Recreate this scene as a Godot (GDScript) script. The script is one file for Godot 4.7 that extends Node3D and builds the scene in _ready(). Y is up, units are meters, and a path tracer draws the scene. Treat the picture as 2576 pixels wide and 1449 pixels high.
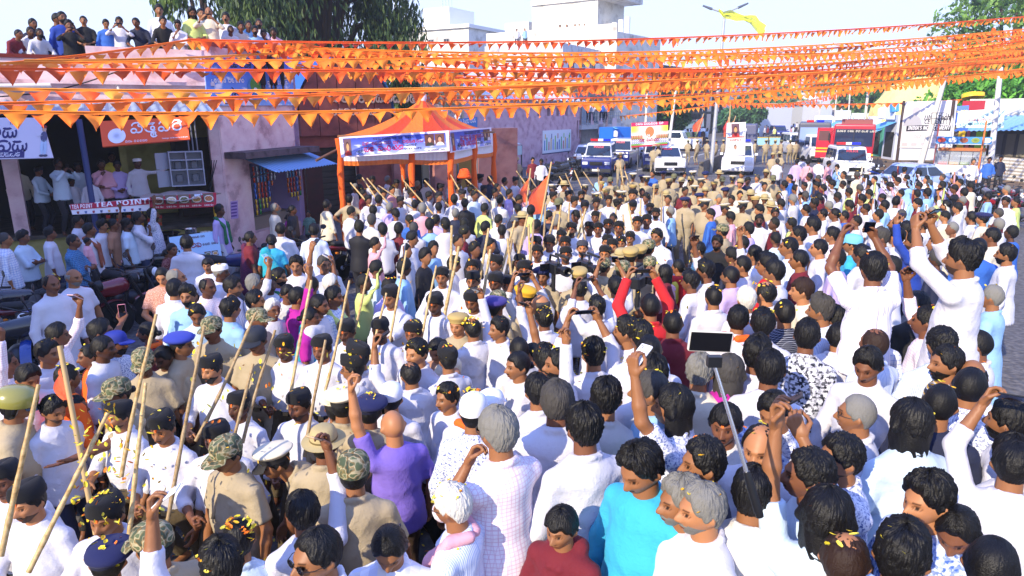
extends Node3D

func _ready()->void:
	# camera, sky, sun, exposure
	var cam:=Camera3D.new()
	cam.name="camera"
	cam.fov=45.76
	cam.near=0.05
	cam.far=3000.0
	cam.transform=Transform3D(Basis(Vector3.RIGHT,CAM_U,-CAM_F),V3(0,CAMH,0))
	add_child(cam)
	var we:=WorldEnvironment.new()
	we.name="world_environment"
	var env:=Environment.new()
	env.background_mode=Environment.BG_SKY
	var sm:=ProceduralSkyMaterial.new()
	sm.sky_top_color=C("7b98ee")
	sm.sky_horizon_color=C("c3d3ea")
	sm.sky_curve=0.34
	sm.sky_energy_multiplier=1.2
	sm.ground_bottom_color=C("6a6560")
	sm.ground_horizon_color=C("cfd6dc")
	sm.sun_angle_max=25.0
	var sky:=Sky.new()
	sky.sky_material=sm
	env.sky=sky
	env.tonemap_mode=Environment.TONE_MAPPER_LINEAR
	env.tonemap_exposure=1.42
	env.sdfgi_enabled=true
	env.ssao_enabled=true
	env.ssil_enabled=true
	env.fog_enabled=true
	env.fog_density=0.0009
	env.fog_light_color=C("dfe8f6")
	we.environment=env
	add_child(we)
	var sun:=DirectionalLight3D.new()
	sun.name="sun"
	sun.light_color=C("fff0d6")
	sun.light_energy=1.6
	sun.light_angular_distance=0.5
	sun.shadow_enabled=true
	add_child(sun)
	sun.look_at_from_position(V3(-0.60,0.55,0.80)*50.0,Vector3.ZERO)
	rng.seed=4711
	textures()
	build_scene()

func build_scene()->void:
	var t0:=Time.get_ticks_msec()
	build_ground()
	build_left_shops()
	build_hall()
	build_far_left()
	build_signs()
	build_right()
	build_distance()
	build_shade()
	build_trees()
	build_tea_stall()
	build_pandal()
	build_vehicles()
	build_bikes()
	build_bunting()
	print("setting ",Time.get_ticks_msec()-t0)
	build_people()
	print("all ",Time.get_ticks_msec()-t0)
# ---------------------------------------------------------------- helpers

const CAMH:=3.7
const FPX:=1717.0
const CAM_U:=Vector3(0,0.96795,-0.25115)
const CAM_F:=Vector3(0,-0.25115,-0.96795)
const STREET:=Vector3(0.46237,0,-0.88669)
const ACROSS:=Vector3(0.88669,0,0.46237)
var taken:={}
var mats:={}
var texs:={}
var rng:=RandomNumberGenerator.new()

func at(x:float,y:float,d:float)->Vector3:
	return V3(0,CAMH,0)+(CAM_F+Vector3.RIGHT*((x-1288.0)/FPX)-CAM_U*((y-724.5)/FPX))*d

func ray(x:float,y:float)->Vector3:
	return CAM_F+Vector3.RIGHT*((x-1288.0)/FPX)-CAM_U*((y-724.5)/FPX)

func on_level(x:float,y:float,h:float)->Vector3:
	var r:=ray(x,y)
	return V3(0,CAMH,0)+r*((h-CAMH)/r.y)

func sstep(a:float,b:float,x:float)->float:
	var t:=clampf((x-a)/(b-a),0.0,1.0)
	return t*t*(3.0-2.0*t)

func ground_height(x:float,z:float)->float:
	var s:=(x+3.0)*0.838+(z+4.3)*0.546
	var h:=0.42*sstep(1.7,3.1,s)*(1.0-sstep(9.0,15.0,-z))*(1.0-sstep(9.0,14.0,x))
	h -=0.38*exp(-((x+2.9)*(x+2.9)+(z+4.2)*(z+4.2))/5.0)
	return h

func numbered(called:String)->String:
	var n:int=taken.get(called,0)
	taken[called]=n+1
	return called if n==0 else "%s_%03d" % [called,n]

func thing(called:String,label:String,category:String,where:=Vector3.ZERO,turn:=0.0,group:="")->Node3D:
	var o:=Node3D.new()
	o.name=numbered(called)
	add_child(o)
	o.position=where
	o.rotation.y=turn
	o.set_meta("label",label)
	o.set_meta("category",category)
	if group:o.set_meta("group",group)
	return o

func tag(o:Node3D,label:String,category:="",group:="",kind:="")->Node3D:
	if label:o.set_meta("label",label)
	if category:o.set_meta("category",category)
	if group:o.set_meta("group",group)
	if kind:o.set_meta("kind",kind)
	return o

func part(called:String,m:Mesh,mat:Material,parent:Node3D,where:=Vector3.ZERO,rot:=Vector3.ZERO)->MeshInstance3D:
	var o:=MeshInstance3D.new()
	o.mesh=m
	if mat:o.material_override=mat
	if parent==self:
		o.name=numbered(called)
		add_child(o)
	else:
		o.name=called
		parent.add_child(o,true)
		if o.name!=called:
			var k:=1
			while parent.has_node(NodePath("%s_%03d" % [called,k])):k+=1
			o.name="%s_%03d" % [called,k]
	o.position=where
	o.rotation=rot
	return o

func structure(called:String,m:Mesh,mat:Material)->MeshInstance3D:
	var o:=part(called,m,mat,self)
	o.set_meta("kind","structure")
	return o
# ---------------------------------------------------------------- materials

func col(s:String)->Color:
	return C(s)

func mat(hex:String,rough:=0.8,opts:={})->StandardMaterial3D:
	var key:=hex+str(rough)+str(opts)
	if mats.has(key):return mats[key]
	var m:=StandardMaterial3D.new()
	m.albedo_color=C(hex)
	m.roughness=rough
	m.metallic=opts.get("metal",0.0)
	if opts.get("vc",false):m.vertex_color_use_as_albedo=true
	if opts.has("tex"):
		m.albedo_texture=texs[opts.tex]
		if opts.has("tri"):
			m.uv1_triplanar=true
			m.uv1_scale=Vector3.ONE*opts.tri
			if opts.get("world",false):m.uv1_world_triplanar=true
	if opts.has("bump"):
		m.normal_enabled=true
		m.normal_texture=texs[opts.bump]
		m.normal_scale=opts.get("bs",1.0)
		if not m.uv1_triplanar and opts.get("tri",0.0)>0.0:
			m.uv1_triplanar=true
			m.uv1_scale=Vector3.ONE*opts.tri
			if opts.get("world",false):m.uv1_world_triplanar=true
	if opts.has("back"):
		m.backlight_enabled=true
		m.backlight=Color(opts.back,opts.back,opts.back)
	if opts.get("sheen",0.0)>0.0:
		m.rim_enabled=true
		m.rim=opts.sheen
		m.rim_tint=0.5
	if opts.get("coat",0.0)>0.0:
		m.clearcoat_enabled=true
		m.clearcoat=opts.coat
		m.clearcoat_roughness=0.08
	if opts.has("spec"):m.metallic_specular=opts.spec
	mats[key]=m
	return m

func glass(hex:String,a:float)->StandardMaterial3D:
	var key:="glass"+hex+str(a)
	if mats.has(key):return mats[key]
	var m:=StandardMaterial3D.new()
	m.albedo_color=Color(C(hex),a)
	m.transparency=BaseMaterial3D.TRANSPARENCY_ALPHA
	m.roughness=0.05
	mats[key]=m
	return m

func noise(freq:float,oct:=4,kind:=FastNoiseLite.TYPE_SIMPLEX_SMOOTH,sd:=1)->FastNoiseLite:
	var n:=FastNoiseLite.new()
	n.noise_type=kind
	n.frequency=freq
	n.fractal_octaves=oct
	n.seed=sd
	return n

func noise_tex(called:String,size:int,freq:float,stops:Array,oct:=5,sd:=1,warp:=0.0)->void:
	var t:=NoiseTexture2D.new()
	t.width=size
	t.height=size
	t.seamless=true
	var n:=noise(freq,oct,FastNoiseLite.TYPE_SIMPLEX_SMOOTH,sd)
	if warp>0.0:
		n.domain_warp_enabled=true
		n.domain_warp_amplitude=warp
	t.noise=n
	var g:=Gradient.new()
	var offs:=PackedFloat32Array()
	var cols:=PackedColorArray()
	for i in stops.size()/2:
		offs.append(stops[2*i])
		cols.append(C(stops[2*i+1]))
	g.offsets=offs
	g.colors=cols
	t.color_ramp=g
	texs[called]=t

func bump_tex(called:String,size:int,freq:float,strength:float,oct:=4,sd:=1,warp:=0.0,ridged:=false)->void:
	var t:=NoiseTexture2D.new()
	t.width=size
	t.height=size
	t.seamless=true
	t.as_normal_map=true
	t.bump_strength=strength
	var n:=noise(freq,oct,FastNoiseLite.TYPE_SIMPLEX_SMOOTH,sd)
	if ridged:n.fractal_type=FastNoiseLite.FRACTAL_RIDGED
	if warp>0.0:
		n.domain_warp_enabled=true
		n.domain_warp_amplitude=warp
	t.noise=n
	texs[called]=t

func image_tex(called:String,im:Image)->void:
	texs[called]=ImageTexture.create_from_image(im)
# ---------------------------------------------------------------- mesh building: MB collects shapes, done() makes one mesh

class MB:
	var v:=PackedVector3Array()
	var n:=PackedVector3Array()
	var u:=PackedVector2Array()
	var c:=PackedColorArray()
	var i:=PackedInt32Array()
	var paint:=Color.WHITE
	var coloured:=false
	func tri(a:Vector3,b:Vector3,d:Vector3,ua:=Vector2.ZERO,ub:=Vector2.ZERO,ud:=Vector2.ZERO)->void:
		var m:=(d-a).cross(b-a).normalized()
		var k:=v.size()
		v.append(a); v.append(b); v.append(d)
		n.append(m); n.append(m); n.append(m)
		u.append(ua); u.append(ub); u.append(ud)
		if coloured:c.append(paint); c.append(paint); c.append(paint)
		i.append(k); i.append(k+1); i.append(k+2)
	func quad(a:Vector3,b:Vector3,d:Vector3,e:Vector3)->void:
		var m:=(d-a).cross(b-a).normalized()
		var k:=v.size()
		for p in [a,b,d,e]:
			v.append(p)
			n.append(m)
			if coloured:c.append(paint)
		u.append(Vector2(0,0)); u.append(Vector2(1,0)); u.append(Vector2(1,1)); u.append(Vector2(0,1))
		for q in [0,1,2,0,2,3]:i.append(k+q)
	func hexa(p:Array)->void:
		quad(p[4],p[5],p[1],p[0]); quad(p[5],p[6],p[2],p[1]); quad(p[6],p[7],p[3],p[2]); quad(p[7],p[4],p[0],p[3])
		quad(p[7],p[6],p[5],p[4]); quad(p[0],p[1],p[2],p[3])
	func box(size:Vector3,o:=Vector3.ZERO,bas:=Basis.IDENTITY)->void:
		var h:=size*0.5
		var p:=[]
		for y in [-h.y,h.y]:
			for q in [[-1,1],[1,1],[1,-1],[-1,-1]]:
				p.append(o+bas*Vector3(q[0]*h.x,y,q[1]*h.z))
		hexa(p)
	func bevel_box(size:Vector3,bev:float,o:=Vector3.ZERO,bas:=Basis.IDENTITY)->void:
		var h:=size*0.5
		var rings:=[]
		for q in [[-h.y,0.0],[h.y-bev,0.0],[h.y,bev]]:
			var ring:=[]
			for e in [[-1,1,0],[-1,1,1],[1,1,2],[1,1,3],[1,-1,4],[1,-1,5],[-1,-1,6],[-1,-1,7]]:
				var cut_x:float=bev if e[2] in [1,2,5,6] else 0.0
				var cut_z:float=bev if e[2] in [0,3,4,7] else 0.0
				ring.append(o+bas*Vector3(e[0]*(h.x-cut_x-q[1]),q[0],e[1]*(h.z-cut_z-q[1])))
			rings.append(ring)
		loft(rings,true,true,true)
	func loft(rings:Array,closed:=true,cap_a:=false,cap_b:=false,smooth:=false)->void:
		var m:int=rings[0].size()
		var last:=m if closed else m-1
		if smooth:
			var k:=v.size()
			for r in rings.size():
				for s in m:
					var pr:Vector3=rings[maxi(r-1,0)][s]
					var nx:Vector3=rings[mini(r+1,rings.size()-1)][s]
					var ps:Vector3=rings[r][(s-1+m) % m] if closed else rings[r][maxi(s-1,0)]
					var ns:Vector3=rings[r][(s+1) % m] if closed else rings[r][mini(s+1,m-1)]
					v.append(rings[r][s])
					var nn:=(ns-ps).cross(nx-pr)
					n.append(nn.normalized() if nn.length_squared()>1e-14 else Vector3.UP)
					u.append(Vector2(float(s)/m,float(r)/maxi(rings.size()-1,1)))
					if coloured:c.append(paint)
			for r in rings.size()-1:
				for s in last:
					var a:=k+r*m+s
					var b:=k+r*m+(s+1) % m
					for q in [a,b+m,b,a,a+m,b+m]:i.append(q)
		else:
			for r in rings.size()-1:
				for s in last:
					quad(rings[r+1][s],rings[r+1][(s+1) % m],rings[r][(s+1) % m],rings[r][s])
		if cap_a:fan(rings[0],true)
		if cap_b:fan(rings[-1],false)
	func fan(ring:Array,flip:bool)->void:
		var mid:=Vector3.ZERO
		for p in ring:mid+=p
		mid/=ring.size()
		for s in ring.size():
			var a:Vector3=ring[s]
			var b:Vector3=ring[(s+1) % ring.size()]
			if flip:tri(mid,a,b)
			else:tri(mid,b,a)
	func tube(pts:Array,radii:Array,segs:=8,caps:=true)->void:
		var rings:=[]
		var side:=Vector3.ZERO
		for k in pts.size():
			var dir:Vector3=(pts[mini(k+1,pts.size()-1)]-pts[maxi(k-1,0)]).normalized()
			if side==Vector3.ZERO:
				side=dir.cross(Vector3.UP if absf(dir.y)<0.9 else Vector3.RIGHT).normalized()
			side=(side-dir*side.dot(dir)).normalized()
			var up:=dir.cross(side)
			var ring:=[]
			for s in segs:
				var a:=TAU*s/segs
				ring.append(pts[k]+(side*cos(a)+up*sin(a))*float(radii[mini(k,radii.size()-1)]))
			rings.append(ring)
		loft(rings,true,caps,caps,true)
	func lathe(prof:Array,segs:=24,o:=Vector3.ZERO,bas:=Basis.IDENTITY,rx:=1.0,rz:=1.0)->void:
		var rings:=[]
		for p in prof:
			var ring:=[]
			for s in segs:
				var a:=-TAU*s/segs
				ring.append(o+bas*Vector3(cos(a)*p.x*rx,p.y,sin(a)*p.x*rz))
			rings.append(ring)
		loft(rings,true,prof[0].x>0.001,prof[-1].x>0.001,true)
	func add(a:Array,x:=Transform3D.IDENTITY)->void:
		var k:=v.size()
		v.append_array(x*(a[0] as PackedVector3Array))
		n.append_array(Transform3D(x.basis.inverse().transposed(),Vector3.ZERO)*(a[1] as PackedVector3Array))
		var uu:=PackedVector2Array()
		uu.resize(a[0].size())
		u.append_array(uu)
		if coloured:
			if a.size()>3 and a[3] is PackedColorArray and a[3].size()==a[0].size():c.append_array(a[3])
			else:
				var cc:=PackedColorArray()
				cc.resize(a[0].size())
				cc.fill(paint)
				c.append_array(cc)
		var flip:=x.basis.determinant()<0.0
		var src:PackedInt32Array=a[2]
		if k==0 and not flip:i.append_array(src)
		else:
			var out:=PackedInt32Array()
			out.resize(src.size())
			for q in src.size():out[q]=src[q]+k
			if flip:
				for q in range(0,out.size(),3):
					var w:=out[q]
					out[q]=out[q+1]
					out[q+1]=w
			i.append_array(out)
	func done()->ArrayMesh:
		var m:=ArrayMesh.new()
		if v.is_empty():return m
		var a:=[]
		a.resize(Mesh.ARRAY_MAX)
		for q in n.size():
			n[q]=n[q].normalized()
		a[Mesh.ARRAY_VERTEX]=v
		a[Mesh.ARRAY_NORMAL]=n
		a[Mesh.ARRAY_TEX_UV]=u
		if coloured:a[Mesh.ARRAY_COLOR]=c
		a[Mesh.ARRAY_INDEX]=i
		m.add_surface_from_arrays(Mesh.PRIMITIVE_TRIANGLES,a)
		return m

func box_mesh(size:Vector3,o:=Vector3.ZERO)->ArrayMesh:
	var b:=MB.new()
	b.box(size,o)
	return b.done()

func tube_mesh(pts:Array,radii:Array,segs:=8)->ArrayMesh:
	var b:=MB.new()
	b.tube(pts,radii,segs)
	return b.done()

func slab(p:Array,thick:float)->ArrayMesh:
	var b:=MB.new()
	var nn:Vector3=(p[2]-p[0]).cross(p[1]-p[0]).normalized()
	var q:=[]
	for e in p:q.append(e-nn*thick)
	b.quad(p[0],p[1],p[2],p[3])
	b.quad(q[1],q[0],q[3],q[2])
	for k in 4:
		var l:=(k+1) % 4
		b.quad(q[k],q[l],p[l],p[k])
	return b.done()

func wall_slab(a:Vector3,b:Vector3,y0:float,y1:float,thick:float)->ArrayMesh:
	return slab([V3(a.x,y1,a.z),V3(b.x,y1,b.z),V3(b.x,y0,b.z),V3(a.x,y0,a.z)],thick)

func letters(text:String,size:float,deep:=0.01,fontname:="Droid Sans",heavy:=700)->Mesh:
	var f:=SystemFont.new()
	f.font_names=PackedStringArray([fontname])
	f.font_weight=heavy
	var t:=TextMesh.new()
	t.text=text
	t.font=f
	t.font_size=32
	t.pixel_size=size/32.0
	t.depth=deep
	t.curve_step=2.0
	return t

func textures()->void:
	bump_tex("pores",256,0.08,3.0,3,3)
	bump_tex("strands",256,0.05,9.0,3,4)
	bump_tex("folds",512,0.006,14.0,3,5,40.0,true)
	bump_tex("weave",128,0.25,3.0,2,6)
	bump_tex("plaster",512,0.02,3.0,5,7)
	noise_tex("camo",256,0.02,[0.0,"55603f",0.42,"55603f",0.43,"b7ab86",0.55,"b7ab86",0.56,"7d5f31",0.66,"7d5f31",0.67,"2b3a2c",1.0,"2b3a2c"],2,11)
	noise_tex("bamboo",256,0.03,[0.0,"8a744e",0.35,"e6d6ae",0.7,"ffffff",1.0,"cdb98a"],4,12)
	noise_tex("asphalt",1024,0.02,[0.0,"4a4848",0.45,"626061",0.55,"6a6868",1.0,"807c78"],6,13)
	noise_tex("stain_pink",1024,0.006,[0.0,"84696c",0.26,"c09a9e",0.38,"dcbabd",0.6,"e8cccc",1.0,"f2dedb"],6,14,30.0)
	noise_tex("stain_white",1024,0.006,[0.0,"9b9690",0.3,"cfccc6",0.45,"e6e4de",1.0,"f2f0ec"],6,15,30.0)
	noise_tex("stain_brick",512,0.01,[0.0,"5a2a26",0.4,"86433b",0.6,"8f4a40",1.0,"a4604f"],5,16,20.0)
	noise_tex("stain_conc",512,0.012,[0.0,"4e4a46",0.4,"8a857e",0.6,"9b958d",1.0,"b3ada4"],5,17,20.0)
	noise_tex("stain_cream",512,0.01,[0.0,"7f7a55",0.35,"b5b184",0.55,"c6c296",1.0,"d8d4ae"],5,18,20.0)
	noise_tex("soil",1024,0.015,[0.0,"6d5a48",0.5,"9a8468",1.0,"b8a488"],6,19)
	# prints on shirts
	print_tex("plaid",func(x:int,y:int)->Color:
		var c:=C("dfe4ee")
		if x % 32<5:c=c.lerp(C("5a7cc0"),0.6)
		if y % 32<5:c=c.lerp(C("5a7cc0"),0.6)
		return c)
	print_tex("bluecheck",func(x:int,y:int)->Color:
		var c:=C("2f6aa0")
		if (x/12) % 2==0:c=c.lerp(C("10243f"),0.55)
		if (y/12) % 2==0:c=c.lerp(C("8fc0de"),0.35)
		return c)
	print_tex("stripe",func(x:int,y:int)->Color:return C("6b78b8") if x % 22<4 else C("e9e8ef"))
	print_tex("thin",func(x:int,y:int)->Color:return C("8fa6d6") if x % 10<3 else C("dfe6f3"))
	print_tex("violet",func(x:int,y:int)->Color:return C("8f86c8") if x % 36<3 or (x+14) % 36<2 else C("ece9f2"))
	print_tex("patch",func(x:int,y:int)->Color:return [C("ebeaf0"),C("c3c8e2"),C("d9d3cc")][((x/40)+(y/56)*2) % 3])
	print_tex("navystripe",func(x:int,y:int)->Color:return C("cfd3e0") if y % 14<2 else C("171c33"))
	print_tex("rugby",func(x:int,y:int)->Color:return C("d9a72a") if y % 44<9 else (C("d8d8de") if y % 44<14 else C("191f3c")))
	print_tex("pinkcheck",func(x:int,y:int)->Color:return C("d9b8c4") if (x % 18<3 or y % 18<3) else C("ece4e8"))
	noise_print("floral","e6e8f2","4a5f9c",0.05,0.18)
	noise_print("leaf","cfd8ea","3f62a8",0.035,0.05)
	noise_print("news","e4e5ee","101423",0.03,0.02)
	noise_print("paisley","a86f5c","e0b4a0",0.06,0.15)
	noise_print("maroonf","5a0f1c","d9b0a0",0.05,0.33)
	noise_print("tealsaree","1f9db0","b8a878",0.02,0.45)
	noise_print("plumsaree","4a0f3a","b03050",0.04,0.40)
	noise_print("greenf","3d6b62","a9c0a0",0.05,0.25)

func print_tex(called:String,f:Callable)->void:
	var im:=Image.create(256,256,false,Image.FORMAT_RGB8)
	for y in 256:
		for x in 256:im.set_pixel(x,y,f.call(x,y))
	image_tex("print_"+called,im)

func noise_print(called:String,a:String,b:String,freq:float,cut:float)->void:
	var n:=noise(freq,2,FastNoiseLite.TYPE_SIMPLEX,called.hash() % 100)
	var im:=n.get_seamless_image(256,256)
	var out:=Image.create(256,256,false,Image.FORMAT_RGB8)
	var ca:=C(a)
	var cb:=C(b)
	for y in 256:
		for x in 256:out.set_pixel(x,y,cb if im.get_pixel(x,y).r>0.5+cut*0.8 else ca)
	image_tex("print_"+called,out)
# ---------------------------------------------------------------- the place

func sheet_mesh(xs:Array,zs:Array,hf:Callable)->ArrayMesh:
	var v:=PackedVector3Array()
	var ix:=PackedInt32Array()
	for z in zs:
		for x in xs:v.append(V3(x,hf.call(x,z),z))
	var w:=xs.size()
	for r in zs.size()-1:
		for c in w-1:
			var a:=r*w+c
			ix.append_array(PackedInt32Array([a,a+w+1,a+1,a,a+w,a+w+1] if zs[1]<zs[0] else [a,a+1,a+w+1,a,a+w+1,a+w]))
	# wind so that the upper side is the front
	var b:=MB.new()
	for q in range(0,ix.size(),3):
		if ((v[ix[q+2]]-v[ix[q]]).cross(v[ix[q+1]]-v[ix[q]])).y<0:
			var t:=ix[q]
			ix[q]=ix[q+1]
			ix[q+1]=t
	b.v=v
	b.i=ix
	b.n=normals_of(v,ix)
	b.u.resize(v.size())
	return b.done()

func land(x:float,z:float)->float:
	var along:=x*STREET.x+z*STREET.z
	return ground_height(x,z)+0.5*exp(-((x-2.9)*(x-2.9)+(z+4.6)*(z+4.6))/0.5)+13.0*sstep(130.0,420.0,along)+30.0*sstep(400.0,1200.0,along)

func build_ground()->void:
	var xs:=[-900.0,-300.0,-120.0,-60.0,-34.0,-24.0,-18.0,-15.0]
	for k in 57:xs.append(-14.0+k*0.5)
	xs.append_array([17.0,22.0,32.0,50.0,80.0,120.0,200.0,400.0,900.0])
	var zs:=[40.0,20.0,10.0,6.0]
	for k in 47:zs.append(4.0-k*0.5)
	zs.append_array([-22.0,-26.0,-34.0,-46.0,-60.0,-80.0,-100.0,-120.0,-140.0,-165.0,-195.0,-230.0,-270.0,-320.0,-380.0,-450.0,-600.0,-900.0,-1400.0])
	structure("ground",sheet_mesh(xs,zs,land),mat("f2eeea",0.9,{"tex":"asphalt","tri":0.35,"world":true,"bump":"weave","bs":0.4}))
	# the two carriageways beyond the crowd and the sandy strip between road and shops
	var road:=MB.new()
	var base:=on_level(1960,430,0.0)
	base.y=0.0
	for k in 30:
		var a:=base+STREET*(k*12.0-6.0)
		var c:=base+STREET*(k*12.0+6.0)
		var q:=[]
		for e in [[a,-8.6],[c,-8.6],[c,4.6],[a,4.6]]:
			var p:Vector3=e[0]+ACROSS*e[1]
			p.y=land(p.x,p.z)+0.012
			q.append(p)
		road.quad(q[0],q[1],q[2],q[3])
	structure("road",road.done(),mat("ffffff",0.85,{"tex":"asphalt","tri":0.5,"world":true}))
	var strip:=MB.new()
	for k in 24:
		var q:=[]
		for e in [[k*12.0-6.0,4.9],[k*12.0+6.0,4.9],[k*12.0+6.0,13.0],[k*12.0-6.0,13.0]]:
			var p:Vector3=base+STREET*e[0]+ACROSS*e[1]
			p.y=land(p.x,p.z)+0.016
			q.append(p)
		strip.quad(q[0],q[1],q[2],q[3])
	structure("roadside_soil",strip.done(),mat("c4b49c",0.95,{"tex":"soil","tri":0.5,"world":true}))
	# white edge lines
	var line:=MB.new()
	for off in [4.3,-8.2]:
		for k in 22:
			var q:=[]
			for e in [[k*12.0-6.0,0.0],[k*12.0+6.0,0.0],[k*12.0+6.0,0.14],[k*12.0-6.0,0.14]]:
				var p:Vector3=base+STREET*e[0]+ACROSS*(off+e[1])
				p.y=land(p.x,p.z)+0.02
				q.append(p)
			line.quad(q[0],q[1],q[2],q[3])
	structure("road_marking",line.done(),mat("d8d6cf",0.7))
	# low concrete wall between the carriageways
	var t:=thing("median_wall","low grey concrete wall running up the middle of the far road","wall")
	var a:=on_level(1762,444,0.0)
	var c:=on_level(1962,343,0.0)
	for k in 9:
		var p:=a.lerp(c,k/9.0)
		var q:=a.lerp(c,(k+0.985)/9.0)
		var b:=MB.new()
		var s:=ACROSS*0.17
		b.hexa([p-s,p+s,q+s,q-s,p-s*0.7+Vector3.UP*0.85,p+s*0.7+Vector3.UP*0.85,q+s*0.7+Vector3.UP*0.85,q-s*0.7+Vector3.UP*0.85])
		part("segment",b.done(),mat("b5b0a8",0.9,{"tex":"stain_conc","tri":0.6}),t)

func on_wall(x:float,y:float,a:Vector3,nn:Vector3)->Vector3:
	var r:=ray(x,y)
	var e:=V3(0,CAMH,0)
	return e+r*((a-e).dot(nn)/r.dot(nn))

func flat(p:Vector3)->Vector3:
	return V3(p.x,0,p.z)
# a wall with openings: openings are [u0, u1, y0, y1] in metres along the wall; what is left is boxed

func holed_wall(a:Vector3,b:Vector3,y0:float,y1:float,thick:float,holes:Array)->ArrayMesh:
	var m:=MB.new()
	var dir:=(flat(b)-flat(a)).normalized()
	var L:=flat(a).distance_to(flat(b))
	var nn:=V3(-dir.z,0,dir.x)
	var us:=[0.0,L]
	var ys:=[y0,y1]
	for h in holes:
		us.append_array([clampf(h[0],0,L),clampf(h[1],0,L)])
		ys.append_array([clampf(h[2],y0,y1),clampf(h[3],y0,y1)])
	us.sort()
	ys.sort()
	for i in us.size()-1:
		if us[i+1]-us[i]<0.001:continue
		for j in ys.size()-1:
			if ys[j+1]-ys[j]<0.001:continue
			var cu:float=(us[i]+us[i+1])*0.5
			var cy:float=(ys[j]+ys[j+1])*0.5
			var open:=false
			for h in holes:
				if cu>h[0] and cu<h[1] and cy>h[2] and cy<h[3]:open=true
			if open:continue
			var p:Vector3=flat(a)+dir*us[i]
			var q:Vector3=flat(a)+dir*us[i+1]
			var back:=-nn*thick
			var y:float=ys[j]
			var Y:float=ys[j+1]
			m.hexa([p+Vector3.UP*y,q+Vector3.UP*y,q+back+Vector3.UP*y,p+back+Vector3.UP*y,p+Vector3.UP*Y,q+Vector3.UP*Y,q+back+Vector3.UP*Y,p+back+Vector3.UP*Y])
	return m.done()
# corrugated sheet over a quad p0 (top left) p1 (top right) p2 (bottom right) p3 (bottom left); waves run from top to bottom

func corrugated(p:Array,pitch:float,amp:float)->ArrayMesh:
	var b:=MB.new()
	var w:float=maxf(p[0].distance_to(p[1]),p[3].distance_to(p[2]))
	var n:=int(w/pitch)*6
	var nn:Vector3=(p[2]-p[0]).cross(p[1]-p[0]).normalized()
	var rings:=[]
	for e in [[0,0.0],[1,0.0],[1,-0.004],[0,-0.004]]:
		var ring:=[]
		for k in n+1:
			var f:=float(k)/n
			var q:Vector3=(p[0] as Vector3).lerp(p[1],f) if e[0]==0 else (p[3] as Vector3).lerp(p[2],f)
			ring.append(q+nn*(sin(f*n/6.0*TAU)*amp+e[1]))
		rings.append(ring)
	rings.append(rings[0])
	rings.reverse()
	b.loft(rings,false,false,false,false)
	return b.done()

func pole_mesh(a:Vector3,c:Vector3,ra:float,rc:float,square:=false)->ArrayMesh:
	var b:=MB.new()
	b.tube([a,c],[ra,rc],4 if square else 10)
	return b.done()

const PINK:={"tex":"stain_pink","tri":0.22,"world":true,"bump":"plaster","bs":0.5}

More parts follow.
